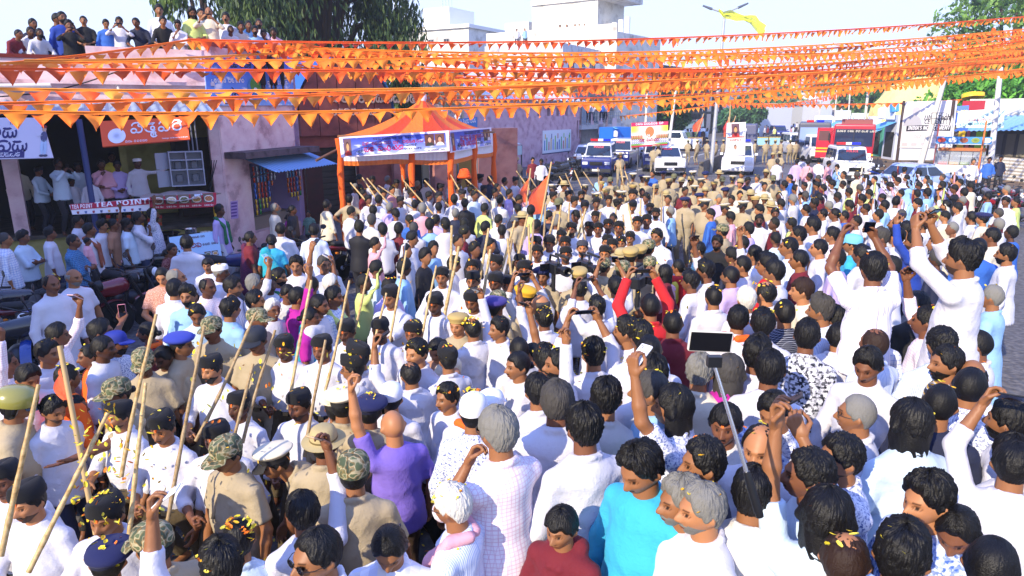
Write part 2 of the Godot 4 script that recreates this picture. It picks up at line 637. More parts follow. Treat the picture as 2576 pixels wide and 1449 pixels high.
func build_left_shops()->void:
	# two-part shop building at the left: a raised open veranda with a roof terrace
	var t:=thing("shop_building","pink shop building with raised dark veranda and people on its roof terrace","building")
	var a:=flat(at(-330,279,13.6))
	var c:=flat(at(545,279,16.7))
	var dir:=(c-a).normalized()
	var nn:=V3(-dir.z,0,dir.x)
	var L:=a.distance_to(c)
	var pk:=mat("ffffff",0.9,PINK)
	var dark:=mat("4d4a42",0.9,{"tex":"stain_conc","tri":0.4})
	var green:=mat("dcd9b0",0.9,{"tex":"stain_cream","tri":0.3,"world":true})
	var A:=a+nn*0.0
	part("plinth",holed_wall(A,c,-0.2,0.9,4.6,[]),green,t)
	part("floor",holed_wall(A+nn*0.12,c+nn*0.12,0.9,0.98,4.7,[]),mat("8c877d",0.6,{"tex":"stain_conc","tri":0.5}),t)
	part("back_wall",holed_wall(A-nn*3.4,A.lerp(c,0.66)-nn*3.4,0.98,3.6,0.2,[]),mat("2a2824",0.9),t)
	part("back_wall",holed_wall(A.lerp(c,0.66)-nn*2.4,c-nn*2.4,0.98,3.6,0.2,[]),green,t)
	part("end_wall",holed_wall(A-nn*4.6,A,0.98,3.6,0.2,[]),pk,t)
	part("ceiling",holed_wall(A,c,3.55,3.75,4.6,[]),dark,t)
	part("upper_wall",holed_wall(A,c,3.75,4.55,0.25,[]),pk,t)
	part("ledge",holed_wall(A+nn*0.16,c+nn*0.16,4.28,4.36,0.155,[]),pk,t)
	part("roof_slab",holed_wall(A-nn*0.25,A.lerp(c,0.60)-nn*0.25,3.76,3.95,8.0,[]),dark,t)
	part("roof_slab",holed_wall(A.lerp(c,0.601)-nn*0.25,c-nn*0.25,4.05,4.25,8.0,[]),dark,t)
	part("parapet",holed_wall(A,A.lerp(c,0.60),4.553,4.80,0.2,[]),pk,t)
	part("parapet",holed_wall(A.lerp(c,0.60),c,4.553,5.10,0.2,[]),pk,t)
	part("parapet_coping",holed_wall(A+nn*0.05,A.lerp(c,0.60)+nn*0.05,4.803,4.88,0.3,[]),mat("c46a4e",0.8,{"tex":"stain_brick","tri":0.5}),t)
	part("parapet_rear",holed_wall(A-nn*7.9,c-nn*7.9,3.95,4.7,0.2,[]),pk,t)
	part("partition",holed_wall(A.lerp(c,0.66)-nn*3.4,A.lerp(c,0.66)-nn*1.6,0.98,3.55,0.15,[]),green,t)
	for f in [0.33,0.985]:
		var p:=A.lerp(c,f)-nn*0.15
		var b:=MB.new()
		b.box(V3(0.28,2.6,0.28),p+V3(0,2.27,0),Basis(dir,Vector3.UP,nn))
		part("column",b.done(),pk,t)
	# blue steel post that carries the awning
	part("awning_post",pole_mesh(at(198,300,14.2),at(238,540,14.5)+V3(0,-0.9,0),0.06,0.06),mat("2a3a6e",0.5),t)
	# long tin awning
	var e0:=A+V3(0,3.92,0)+nn*0.02
	var e1:=c+V3(0,3.92,0)+nn*0.02
	var g:=part("awning",corrugated([e0,e1,e1+nn*1.15+V3(0,-0.24,0),e0+nn*1.15+V3(0,-0.24,0)],0.2,0.022),mat("9fb3c6",0.45,{"metal":0.3}),t)
	part("awning_beam",pole_mesh(e0+nn*1.08+V3(0,-0.29,0),e1+nn*1.08+V3(0,-0.29,0),0.03,0.03),mat("33343a",0.6),g)
	# rain pipe and dirty drain stains on the upper wall
	part("pipe",pole_mesh(at(0,216,14.4),at(128,214,14.75),0.05,0.05),mat("d7d2cc",0.5),t)
	part("pipe",pole_mesh(at(292,204,15.5),at(310,262,15.5),0.03,0.03),mat("d7d2cc",0.5),t)
	# the corner shop beside it, street side
	var k:=thing("corner_shop","pink plastered corner building with concrete ledge and blue tin awning","building")
	var d:=flat(at(748,279,20.0))
	var dd:=(d-c).normalized()
	var m:=V3(-dd.z,0,dd.x)
	var W:=c.distance_to(d)
	var sh0:=W*0.30
	var sh1:=W*0.93
	part("wall",holed_wall(c,d,0.0,5.20,0.25,[[sh0,sh1,0.5,2.35]]),pk,k)
	part("side_wall",holed_wall(d,d-m*4.5,0.0,5.20,0.25,[]),mat("b9a3d8",0.9),k)
	part("roof_slab",holed_wall(c-m*0.25,d-m*0.25,4.05,4.25,5.0,[]),dark,k)
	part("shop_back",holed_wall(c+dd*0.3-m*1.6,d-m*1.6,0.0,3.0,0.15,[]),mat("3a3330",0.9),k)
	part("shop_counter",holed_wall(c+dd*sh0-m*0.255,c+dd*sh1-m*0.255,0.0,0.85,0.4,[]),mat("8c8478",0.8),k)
	var b2:=MB.new()
	b2.box(V3(W*0.98,0.16,0.62),c+dd*(W*0.52)+m*0.312+V3(0,2.62,0),Basis(dd,Vector3.UP,m))
	part("ledge",b2.done(),mat("a08fa0",0.9,{"tex":"stain_conc","tri":0.5}),k)
	var w0:=c+dd*(W*0.22)+m*0.05+V3(0,2.50,0)
	var w1:=d+dd*0.35+m*0.05+V3(0,2.50,0)
	part("awning",corrugated([w0,w1,w1+m*0.95+V3(0,-0.33,0),w0+m*0.95+V3(0,-0.33,0)],0.15,0.02),mat("86b0dc",0.4,{"metal":0.2}),k)
	part("awning_bracket",pole_mesh(c+dd*sh0+m*0.02+V3(0,2.0,0),c+dd*sh0+m*0.9+V3(0,2.2,0),0.02,0.02),mat("55565c",0.6),k)
	# roof terrace parapet of the corner shop
	part("parapet",holed_wall(c+m*0.003,d+m*0.003,5.202,5.30,0.26,[]),mat("b07a74",0.9,{"tex":"stain_pink","tri":0.3,"world":true}),k)
	# snack packets in hanging strips
	var cols:=["d23a2a","2f6fd0","e2b52a","cfe3f2","e0742a","2f9a4a","4aa3e0","c8281e","f0d848"]
	var sp:=thing("snack_strips","hanging strips of bright snack sachets in the corner shop opening","snacks")
	for q in 15:
		var f:=lerpf(0.33,0.94,q/14.0)
		if q in [7,8,9]:continue
		var n2:int=[9,9,8,8,7,4,3,2,2,2,6,7,7,8,7][q]
		for r in n2:
			var pb:=MB.new()
			var o:=c+dd*(W*f)+m*(0.03+0.01*(r % 2))+V3(0,2.20-r*0.145,0)
			pb.loft([[o+dd*-0.055+V3(0,-0.07,0),o+m*0.012+V3(0,-0.07,0),o+dd*0.055+V3(0,-0.07,0)],[o+dd*-0.055,o+m*0.03,o+dd*0.055],[o+dd*-0.055+V3(0,0.065,0),o+m*0.012+V3(0,0.065,0),o+dd*0.055+V3(0,0.065,0)]],true,true,true,true)
			part("sachet",pb.done(),mat(cols[(q*2+r/3+(q % 3)) % 9],0.25,{"coat":0.5}),sp)
	# pasted notices
	var wp:=c+m*0.012
	var nt:=thing("notice","purple and white paper notice pasted on the pink pillar","poster")
	part("paper",slab([on_wall(580,507,wp,m),on_wall(598,504,wp,m),on_wall(600,549,wp,m),on_wall(582,551,wp,m)],0.006),mat("b79ad0",0.8),nt)
	for q in 5:part("print_line",slab([on_wall(582,510+q*8,wp+m*0.004,m),on_wall(596,508+q*8,wp+m*0.004,m),on_wall(596,512+q*8,wp+m*0.004,m),on_wall(582,514+q*8,wp+m*0.004,m)],0.003),mat("6a4a98",0.8),nt)
	# electricity meter cabinet on the veranda's end
	var mb:=thing("meter_cabinet","grey steel electricity meter cabinet with open compartments on the wall","cabinet")
	var mo:=at(470,424,15.7)
	mb.position=mo
	mb.rotation.y=atan2(nn.x,nn.z)
	part("case",box_mesh(V3(0.70,0.78,0.06),V3(0,0,-0.14)),mat("7d8290",0.5),mb)
	for q in [-0.345,0.0,0.345]:part("divider",box_mesh(V3(0.025,0.78,0.2),V3(q,0,-0.012)),mat("9aa0ae",0.5),mb)
	for q in [-0.38,-0.02,0.2,0.38]:part("shelf",box_mesh(V3(0.715,0.025,0.19),V3(0,q,-0.012)),mat("9aa0ae",0.5),mb)
	for q in 4:
		var mt:=MB.new()
		mt.bevel_box(V3(0.15,0.17,0.10),0.02)
		part("meter",mt.done(),mat("5f646e",0.4),mb,V3(-0.17+0.34*(q % 2),0.09 if q<2 else -0.21,-0.05))
	for q in 2:part("cabinet_door",box_mesh(V3(0.30,0.36,0.015)),mat("8d93a2",0.5),mb,V3(-0.50,0.19-q*0.40,0.06),V3(0,0.5,0))
	for q in 3:part("conduit",tube_mesh([V3(0.1+q*0.09,0.40,-0.1),V3(0.1+q*0.09,1.1,-0.12)],[0.018],6),mat("6d6f78",0.6),mb)
	# looped cables
	for q in 3:
		var pts:=[]
		for r in 14:
			var f:=r/13.0
			pts.append(at(lerpf(545-q*6,512+q*5,f),lerpf(403,488+q*3,f)+sin(f*PI)*(18+q*12),16.3))
		tag(part("cable",tube_mesh(pts,[0.011],5),mat("101014",0.6),self),["black cable hanging nearest the meter cabinet on the pink pillar","middle black cable drooping down the pink pillar","outer black cable sagging lowest down the pink pillar"][q],"cable")
	var pts2:=[]
	for r in 16:
		var f:=r/15.0
		pts2.append(at(lerpf(0,300,f),lerpf(243,178,f)+sin(f*PI)*14,13.9))
	tag(part("cable",tube_mesh(pts2,[0.014],5),mat("17161a",0.6),self),"black cable slung across the sunlit upper wall of the shop building","cable")

func build_hall()->void:
	var t:=thing("hall","brick red hall with arched front and blue barrel roof","building")
	var a:=flat(at(752,279,22.0))
	var b:=flat(at(985,279,24.5))
	var dir:=(b-a).normalized()
	var nn:=V3(-dir.z,0,dir.x)
	var W:=a.distance_to(b)
	var red:=mat("ffffff",0.8,{"tex":"stain_brick","tri":0.35,"world":true})
	# arched front in upright panels with recessed joints
	var n:=5
	for k in n:
		var m:=MB.new()
		var rings:=[[],[]]
		var u0:=W*k/n+0.015
		var u1:=W*(k+1)/n-0.015
		var top:=[]
		for q in 7:
			var u:=lerpf(u0,u1,q/6.0)
			var x:=(u/W)*2.0-1.0
			top.append([u,3.55+1.75*sqrt(maxf(0.0,1.0-x*x*0.97))])
		for q in 6:
			var p:Vector3=a+dir*top[q][0]
			var r:Vector3=a+dir*top[q+1][0]
			var bk:=-nn*0.15
			m.hexa([p+Vector3.UP*2.9,r+Vector3.UP*2.9,r+bk+Vector3.UP*2.9,p+bk+Vector3.UP*2.9,p+Vector3.UP*top[q][1],r+Vector3.UP*top[q+1][1],r+bk+Vector3.UP*top[q+1][1],p+bk+Vector3.UP*top[q][1]])
		part("front_panel",m.done(),red,t)
	part("front_core",holed_wall(a-nn*0.17,b-nn*0.17,0.0,3.6,0.2,[[W*0.2,W*0.62,0.0,2.5]]),red,t)
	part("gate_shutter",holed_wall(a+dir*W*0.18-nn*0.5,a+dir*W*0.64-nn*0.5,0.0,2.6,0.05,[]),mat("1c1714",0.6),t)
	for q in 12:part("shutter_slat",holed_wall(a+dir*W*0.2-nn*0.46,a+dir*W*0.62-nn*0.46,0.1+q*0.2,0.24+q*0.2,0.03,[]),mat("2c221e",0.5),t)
	part("door",holed_wall(a+dir*W*0.01+nn*0.05,a+dir*W*0.18+nn*0.05,0.0,2.4,0.06,[]),mat("6d2418",0.6,{"tex":"stain_brick","tri":0.5}),t)
	part("lower_wall",holed_wall(b,b+dir*6.5,0.0,3.0,0.3,[[0.9,1.9,0.0,2.1],[3.0,4.2,0.0,2.2]]),mat("b58f86",0.9,PINK),t)
	part("roller_shutter",holed_wall(b+dir*3.0-nn*0.15,b+dir*4.2-nn*0.15,0.0,2.2,0.05,[]),mat("8c6c22",0.6),t)
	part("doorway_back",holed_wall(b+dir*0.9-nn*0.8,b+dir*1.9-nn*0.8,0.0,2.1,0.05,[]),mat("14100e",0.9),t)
	# barrel roof
	var rings:=[]
	for e in [0.06,-9.0]:
		var ring:=[]
		for q in 25:
			var x:=q/12.0-1.0
			ring.append(a+dir*(W*0.5+x*W*0.535)+nn*e+Vector3.UP*(3.55+1.87*sqrt(maxf(0.0,1.0-x*x))+0.03+0.012*(q % 2)))
		rings.append(ring)
	var m2:=MB.new()
	m2.loft(rings,false,false,false,false)
	var low:=[]
	for r in rings:
		var l:=[]
		for p in r:l.append(p-V3(0,0.025,0))
		l.reverse()
		low.append(l)
	m2.loft(low,false,false,false,false)
	part("roof",m2.done(),mat("2f66b4",0.4,{"metal":0.2}),t)
	# raised lettering on the front
	var g:=kannada_row("ba,ja,ja2,ka,la,ya,na,ma,na,da,ra",0.36,0.055,0.05)
	place_on(part("lettering",g,mat("b89a86",0.6),t),a+dir*(W*0.30)+Vector3.UP*3.98+nn*0.03,dir,nn)
	g=kannada_row("ra,ga,sa,na,ma,ta,pa,na",0.24,0.04,0.04)
	place_on(part("lettering",g,mat("c8a898",0.6),t),a+dir*(W*0.32)+Vector3.UP*3.56+nn*0.03,dir,nn)

func place_on(o:Node3D,p:Vector3,dir:Vector3,nn:Vector3)->void:
	o.transform=Transform3D(Basis(dir,Vector3.UP,nn),p)
# Kannada-like letters as bent strokes: arcs [cx, cy, rx, ry, from, to] in a box one unit high

const GLYPH:={
	"ra":[[0.42,0.36,0.32,0.32,70,400],[0.45,0.80,0.30,0.10,180,350]],
	"ba":[[0.30,0.36,0.24,0.30,60,360],[0.72,0.36,0.20,0.30,180,450],[0.50,0.82,0.34,0.08,180,350]],
	"ja":[[0.30,0.50,0.22,0.22,20,380],[0.62,0.30,0.34,0.26,150,420],[0.62,0.84,0.24,0.08,180,350]],
	"ja2":[[0.36,0.28,0.26,0.24,90,420],[0.62,0.56,0.22,0.26,-60,210]],
	"ka":[[0.42,0.24,0.26,0.22,0,360],[0.42,0.66,0.38,0.14,160,380],[0.42,0.92,0.24,0.06,180,350]],
	"la":[[0.26,0.34,0.20,0.26,40,330],[0.66,0.34,0.24,0.32,150,450],[0.80,0.80,0.2,0.12,90,300]],
	"ya":[[0.22,0.34,0.18,0.28,100,400],[0.58,0.34,0.18,0.28,180,400],[0.88,0.40,0.14,0.30,180,420],[0.34,0.84,0.28,0.08,180,350]],
	"na":[[0.34,0.30,0.28,0.26,60,360],[0.70,0.50,0.22,0.36,120,-90],[0.44,0.86,0.28,0.07,180,350]],
	"ma":[[0.26,0.34,0.20,0.28,60,360],[0.64,0.30,0.20,0.24,180,400],[0.92,0.56,0.12,0.3,200,420]],
	"da":[[0.42,0.36,0.34,0.32,40,330],[0.56,0.34,0.14,0.14,0,360],[0.45,0.82,0.30,0.09,180,350]],
	"ga":[[0.26,0.34,0.20,0.32,10,180],[0.26,0.16,0.14,0.14,0,360],[0.66,0.40,0.2,0.36,180,-20],[0.48,0.86,0.28,0.07,180,350]],
	"sa":[[0.26,0.26,0.20,0.22,0,360],[0.62,0.42,0.28,0.36,210,420],[0.40,0.70,0.32,0.16,20,170]],
	"si":[[0.26,0.24,0.20,0.20,0,360],[0.62,0.36,0.26,0.32,210,420],[0.50,0.72,0.36,0.26,-10,190],[0.74,0.72,0.14,0.12,0,300]],
	"ddha":[[0.46,0.42,0.40,0.38,50,330],[0.64,0.38,0.14,0.16,0,360],[0.48,0.90,0.34,0.09,180,350],[0.70,-0.22,0.22,0.22,40,340],[0.74,-0.20,0.08,0.1,0,360]],
	"ri":[[0.42,0.36,0.32,0.32,60,400],[0.42,0.76,0.32,0.24,-10,190],[0.66,0.76,0.12,0.1,0,300]],
	"pa":[[0.24,0.36,0.18,0.30,120,400],[0.62,0.30,0.24,0.26,150,400],[0.84,0.62,0.12,0.28,-80,90],[0.40,0.84,0.28,0.08,180,350]],
	"tha":[[0.42,0.36,0.36,0.32,30,340],[0.42,0.36,0.10,0.10,0,360],[0.42,0.82,0.30,0.09,180,350]],
	"cha":[[0.40,0.30,0.34,0.26,120,430],[0.40,0.66,0.26,0.20,-30,240],[0.40,0.94,0.2,0.05,180,350]],
	"ta":[[0.40,0.40,0.34,0.34,100,380],[0.44,0.22,0.16,0.16,0,300],[0.50,0.86,0.28,0.08,180,350]],
	"va":[[0.28,0.36,0.22,0.30,60,360],[0.68,0.34,0.22,0.28,180,440],[0.60,0.80,0.30,0.12,150,360]],
	"o":[[0.25,0.30,0.20,0.20,0,360]],
}

func kannada_row(text:String,size:float,stroke:float,deep:float)->ArrayMesh:
	var b:=MB.new()
	var x:=0.0
	for nm in text.split(","):
		if nm==" ":
			x+=size*0.55
			continue
		for s in GLYPH[nm]:
			var n:=maxi(5,int(absf(s[5]-s[4])/26.0))
			var l:=[]
			var r:=[]
			for k in n+1:
				var an:=deg_to_rad(lerpf(s[4],s[5],float(k)/n))
				var c:=V2(s[0]+cos(an)*s[2],s[1]+sin(an)*s[3])*size
				var tg:=V2(-sin(an)*s[2],cos(an)*s[3]).normalized()*signf(s[5]-s[4])
				var w:=stroke*0.5*(0.75+0.35*absf(tg.x))
				var nr:=V2(-tg.y,tg.x)*w
				l.append(V3(x+c.x+nr.x,c.y+nr.y,0))
				r.append(V3(x+c.x-nr.x,c.y-nr.y,0))
			var z:=V3(0,0,deep)
			for k in n:
				b.quad(l[k]+z,l[k+1]+z,r[k+1]+z,r[k]+z)
				if deep>0.02:
					b.quad(l[k+1]+z,l[k]+z,l[k],l[k+1])
					b.quad(r[k]+z,r[k+1]+z,r[k+1],r[k])
		x+=size*(1.02 if nm!="o" else 0.55)
	return b.done()

func painted(called:String,w:int,h:int,f:Callable)->void:
	var im:=Image.create(w,h,false,Image.FORMAT_RGB8)
	for y in h:
		for x in w:im.set_pixel(x,y,f.call(float(x)/w,float(y)/h))
	image_tex(called,im)

func flat_print(tex:String,rough:=0.6)->StandardMaterial3D:
	var key:="flatprint"+tex
	if not mats.has(key):
		var m:=StandardMaterial3D.new()
		m.albedo_texture=texs[tex]
		m.roughness=rough
		mats[key]=m
	return mats[key]
# a board facing the camera's side: corners measured on the photograph (top left, top right, bottom right, bottom left) with their distances

func board(parent:Node3D,called:String,c:Array,m:Material,thick:=0.03)->Array:
	var p:=[]
	for q in c:p.append(at(q[0],q[1],q[2]))
	part(called,slab(p,thick),m,parent)
	return p
# lettering laid on a board: u, v of its left end on the board and its height as a share of the board's

func letter_on(parent:Node3D,p:Array,mesh:Mesh,u:float,v:float,width:float,m:Material,called:="lettering",tall:=0.0)->void:
	var bb:=mesh.get_aabb()
	var right:Vector3=((p[1]-p[0])+(p[2]-p[3]))*0.5
	var down:Vector3=((p[3]-p[0])+(p[2]-p[1]))*0.5
	var nn:Vector3=down.cross(right).normalized()*-1.0
	nn=(p[2]-p[0]).cross(p[1]-p[0]).normalized()
	var s:=right.length()*width/maxf(bb.size.x,0.001)
	var sy:=s if tall<=0.0 else down.length()*tall/maxf(bb.size.y,0.001)
	var x:=right.normalized()
	var y:=-(down-x*down.dot(x)).normalized()
	var o:=MeshInstance3D.new()
	var top:Vector3=p[0]+(p[1]-p[0])*u
	var bot:Vector3=p[3]+(p[2]-p[3])*u
	var org:=top.lerp(bot,v)+nn*0.008
	var g:=part(called,mesh,m,parent)
	g.transform=Transform3D(Basis(x*s,y*sy,nn*minf(s,1.0)),org-x*s*bb.position.x-y*sy*bb.position.y)

func cloud_print(called:String,top:String,low:String,sd:int)->void:
	var n:=noise(2.2,4,FastNoiseLite.TYPE_SIMPLEX_SMOOTH,sd)
	var a:=C(top)
	var b:=C(low)
	painted(called,160,80,func(x:float,y:float)->Color:
		var c:=a.lerp(b,y)
		var k:=sstep(0.05,0.4,n.get_noise_2d(x*2.0,y*1.2)+(y-0.62)*0.5)
		return c.lerp(C("eef0fb"),k))

func photo_print(called:String,bg:String,skin:String,robe:String,hair:String)->void:
	painted(called,40,48,func(x:float,y:float)->Color:
		var c:=C(bg)
		if pow((x-0.5)/0.46,2)+pow((y-1.05)/0.38,2)<1.0:c=C(robe)
		if pow((x-0.5)/0.22,2)+pow((y-0.42)/0.27,2)<1.0:c=C(hair)
		if pow((x-0.5)/0.18,2)+pow((y-0.48)/0.22,2)<1.0:c=C(skin)
		return c)

func bicycle(parent:Node3D,p:Array,u:float,v:float,size:float,hex:String)->void:
	var b:=MB.new()
	for q in [0.0,0.62]:
		var pts:=[]
		for k in 15:pts.append(V3(0.19+q+cos(TAU*k/14)*0.19,0.19+sin(TAU*k/14)*0.19,0))
		b.tube(pts,[0.016],4,false)
	for e in [[0.19,0.19,0.36,0.46],[0.36,0.46,0.68,0.46],[0.68,0.46,0.45,0.17],[0.45,0.17,0.19,0.19],[0.45,0.17,0.34,0.52],[0.81,0.19,0.66,0.56],[0.66,0.56,0.58,0.6]]:
		b.tube([V3(e[0],e[1],0),V3(e[2],e[3],0)],[0.016],4)
	letter_on(parent,p,b.done(),u,v,size,mat(hex,0.6),"bicycle_emblem")

func build_signs()->void:
	cloud_print("print_clouds","2b3fb0","9aa6ea",3)
	cloud_print("print_sky","2f66d8","7fb2f0",8)
	photo_print("print_man_a","5a2a22","c89a7a","2a2a26","1a1818")
	photo_print("print_man_b","6a3a30","b98a6c","d8d4d4","141214")
	photo_print("print_man_c","f4efe9","b08062","dfe2ea","14110f")
	photo_print("print_figure","6a4a52","d09a62","b8281e","3a1a10")
	var white:=mat("efeef4",0.6)
	# orange shop sign with round emblem
	var t:=thing("shop_sign","orange shop signboard with round emblem and white lettering over the veranda","sign")
	var p:=board(t,"panel",[[249,305,13.9],[469,294,14.3],[477,350,14.2],[258,369,13.8]],mat("f0581a",0.45),0.05)
	var d:=MB.new()
	d.lathe([V2(1.0,0.0),V2(1.0,0.02),V2(0.0,0.021)],30,Vector3.ZERO,Basis(Vector3.RIGHT,PI*0.5))
	letter_on(t,p,d.done(),0.07,0.92,0.20,mat("f2f2f6",0.5),"emblem_disc")
	painted("print_emblem",48,48,func(x:float,y:float)->Color:
		var r:=V2(x-0.5,y-0.5).length()*2.0
		if r>0.82:return C("dfe6f4")
		var k:=sin(x*19.0+sin(y*13.0)*2.0)*cos(y*17.0)
		return C("3f74c4") if k>0.15 else C("c9dcf2"))
	var em:=MB.new()
	em.quad(V3(-0.7,0.7,0),V3(0.7,0.7,0),V3(0.7,-0.7,0),V3(-0.7,-0.7,0))
	letter_on(t,p,em.done(),0.10,0.82,0.14,flat_print("print_emblem"),"emblem")
	letter_on(t,p,kannada_row("si,ddha,si,ri",1.0,0.135,0.01),0.33,0.80,0.60,white,"lettering",0.70)
	letter_on(t,p,kannada_row("sa,va,o, ,cha,ta,ta,pa,ra",1.0,0.14,0.01),0.26,0.93,0.25,white)
	letter_on(t,p,letters("Timings: 10-00 am To 5-30 pm",0.2,0.01),0.68,0.92,0.30,white)
	# white sign at the left edge
	t=thing("shop_sign","white shop banner with purple lettering and waiter figure at left edge","sign")
	p=board(t,"panel",[[-160,296,13.4],[104,296,13.6],[133,397,13.5],[-150,404,13.3]],mat("d9d6e6",0.6),0.03)
	var pur:=mat("3b3470",0.6)
	letter_on(t,p,kannada_row("sa,ma,ga,ya",1.0,0.17,0.01),0.20,0.52,0.52,pur)
	letter_on(t,p,kannada_row("ba,va,da,sa,ya",1.0,0.17,0.01),0.12,0.84,0.68,pur)
	var sb:=MB.new()
	sb.quad(V3(0,1,0.004),V3(7,1,0.004),V3(7,0,0.004),V3(0,0,0.004))
	letter_on(t,p,sb.done(),0.30,0.97,0.46,pur,"banner_strip")
	letter_on(t,p,kannada_row("pa,ga,ra, ,pa,ya,ma,ta",1.0,0.14,0.012),0.36,0.95,0.36,mat("e9e7f2",0.6))
	letter_on(t,p,letters("TM",1.0,0.01),0.68,0.17,0.05,pur)
	var fig:=MB.new()
	fig.coloured=true
	for e in [["8a2a2a",0.5,2.05,0.16,0.10],["caa58c",0.5,1.88,0.13,0.14],["55557a",0.5,1.42,0.2,0.34],["bcd3ec",0.42,0.75,0.11,0.48],["bcd3ec",0.58,0.75,0.11,0.48],["4a4a66",0.40,0.22,0.14,0.08],["4a4a66",0.62,0.22,0.14,0.08],["d8d4e2",0.22,1.5,0.2,0.07]]:
		fig.paint=C(e[0]).srgb_to_linear()
		var ring:=[]
		for q in 14:ring.append(V3(e[1]+cos(TAU*q/14)*e[3],e[2]+sin(TAU*q/14)*e[4],0.004))
		fig.fan(ring,false)
	letter_on(t,p,fig.done(),0.84,0.97,0.12,mat("ffffff",0.6,{"vc":true}),"waiter_print")
	# blue sky banner on the corner shop's upper wall
	t=thing("wall_banner","blue sky banner with globe and bicycle print on the upper pink wall","banner")
	var wc:=flat(at(545,279,16.7))
	var wd:=(flat(at(748,279,20.0))-wc).normalized()
	var wm:=V3(-wd.z,0,wd.x)
	wc+=wm*0.05
	p=[on_wall(514,146,wc,wm),on_wall(734,146,wc,wm),on_wall(741,265,wc,wm),on_wall(521,266,wc,wm)]
	part("sheet",slab(p,0.02),flat_print("print_sky"),t)
	letter_on(t,p,kannada_row("o,ta,ma,ra",1.0,0.14,0.01),0.06,0.36,0.0001+0.10,mat("c01a24",0.6))
	letter_on(t,p,kannada_row("ra,ja,sa, ,na,va,ka, ,sa,ga, ,pa,ra,da",1.0,0.16,0.01),0.20,0.20,0.55,mat("1a1a3a",0.6))
	letter_on(t,p,kannada_row("ma,da,ta,va,da, ,ba,ja, ,ya,ga,va",1.0,0.17,0.01),0.05,0.52,0.34,white)
	letter_on(t,p,kannada_row("ba,la,ga,ta, ,sa,ka,la, ,ja",1.0,0.17,0.01),0.66,0.56,0.26,white)
	var globe:=MB.new()
	globe.coloured=true
	for e in [["2f7fbf",0.0,0.0,1.0],["4f8a3a",-0.15,0.25,0.55],["7fa04a",0.3,-0.2,0.35],["e8eef6",-0.2,-0.1,0.22]]:
		globe.paint=C(e[0]).srgb_to_linear()
		var ring:=[]
		for q in 20:ring.append(V3(e[1]+cos(TAU*q/20)*e[3],e[2]+sin(TAU*q/20)*e[3]*0.8,0.01+0.02*(1.0-e[3])))
		globe.fan(ring,false)
	letter_on(t,p,globe.done(),0.43,0.92,0.22,mat("ffffff",0.6,{"vc":true}),"globe_print")
	bicycle(t,p,0.16,0.97,0.18,"181830")
	var fl:=MB.new()
	fl.tri(V3(0,1,0.02),V3(0.9,0.55,0.02),V3(0.1,0.2,0.02))
	letter_on(t,p,fl.done(),0.53,0.42,0.09,mat("d02028",0.6),"flag_print")
	wc+=wm*0.02
	var rs:=[on_wall(711,177,wc,wm),on_wall(733,178,wc,wm),on_wall(736,201,wc,wm),on_wall(713,201,wc,wm)]
	part("emblem_panel",slab(rs,0.01),mat("e8e0cc",0.6),t)
	letter_on(t,rs,letters("RSS",0.2,0.01),0.18,0.45,0.62,mat("a01818",0.6))
	letter_on(t,rs,kannada_row("sa,ga,ta,va,na",1.0,0.18,0.01),0.1,0.95,0.8,mat("303030",0.6))
	var rf:=MB.new()
	rf.tri(V3(0,0,0.01),V3(0.45,1,0.01),V3(0.9,0,0.01))
	letter_on(t,rs,rf.done(),0.36,0.74,0.28,mat("d85a1a",0.6),"emblem")

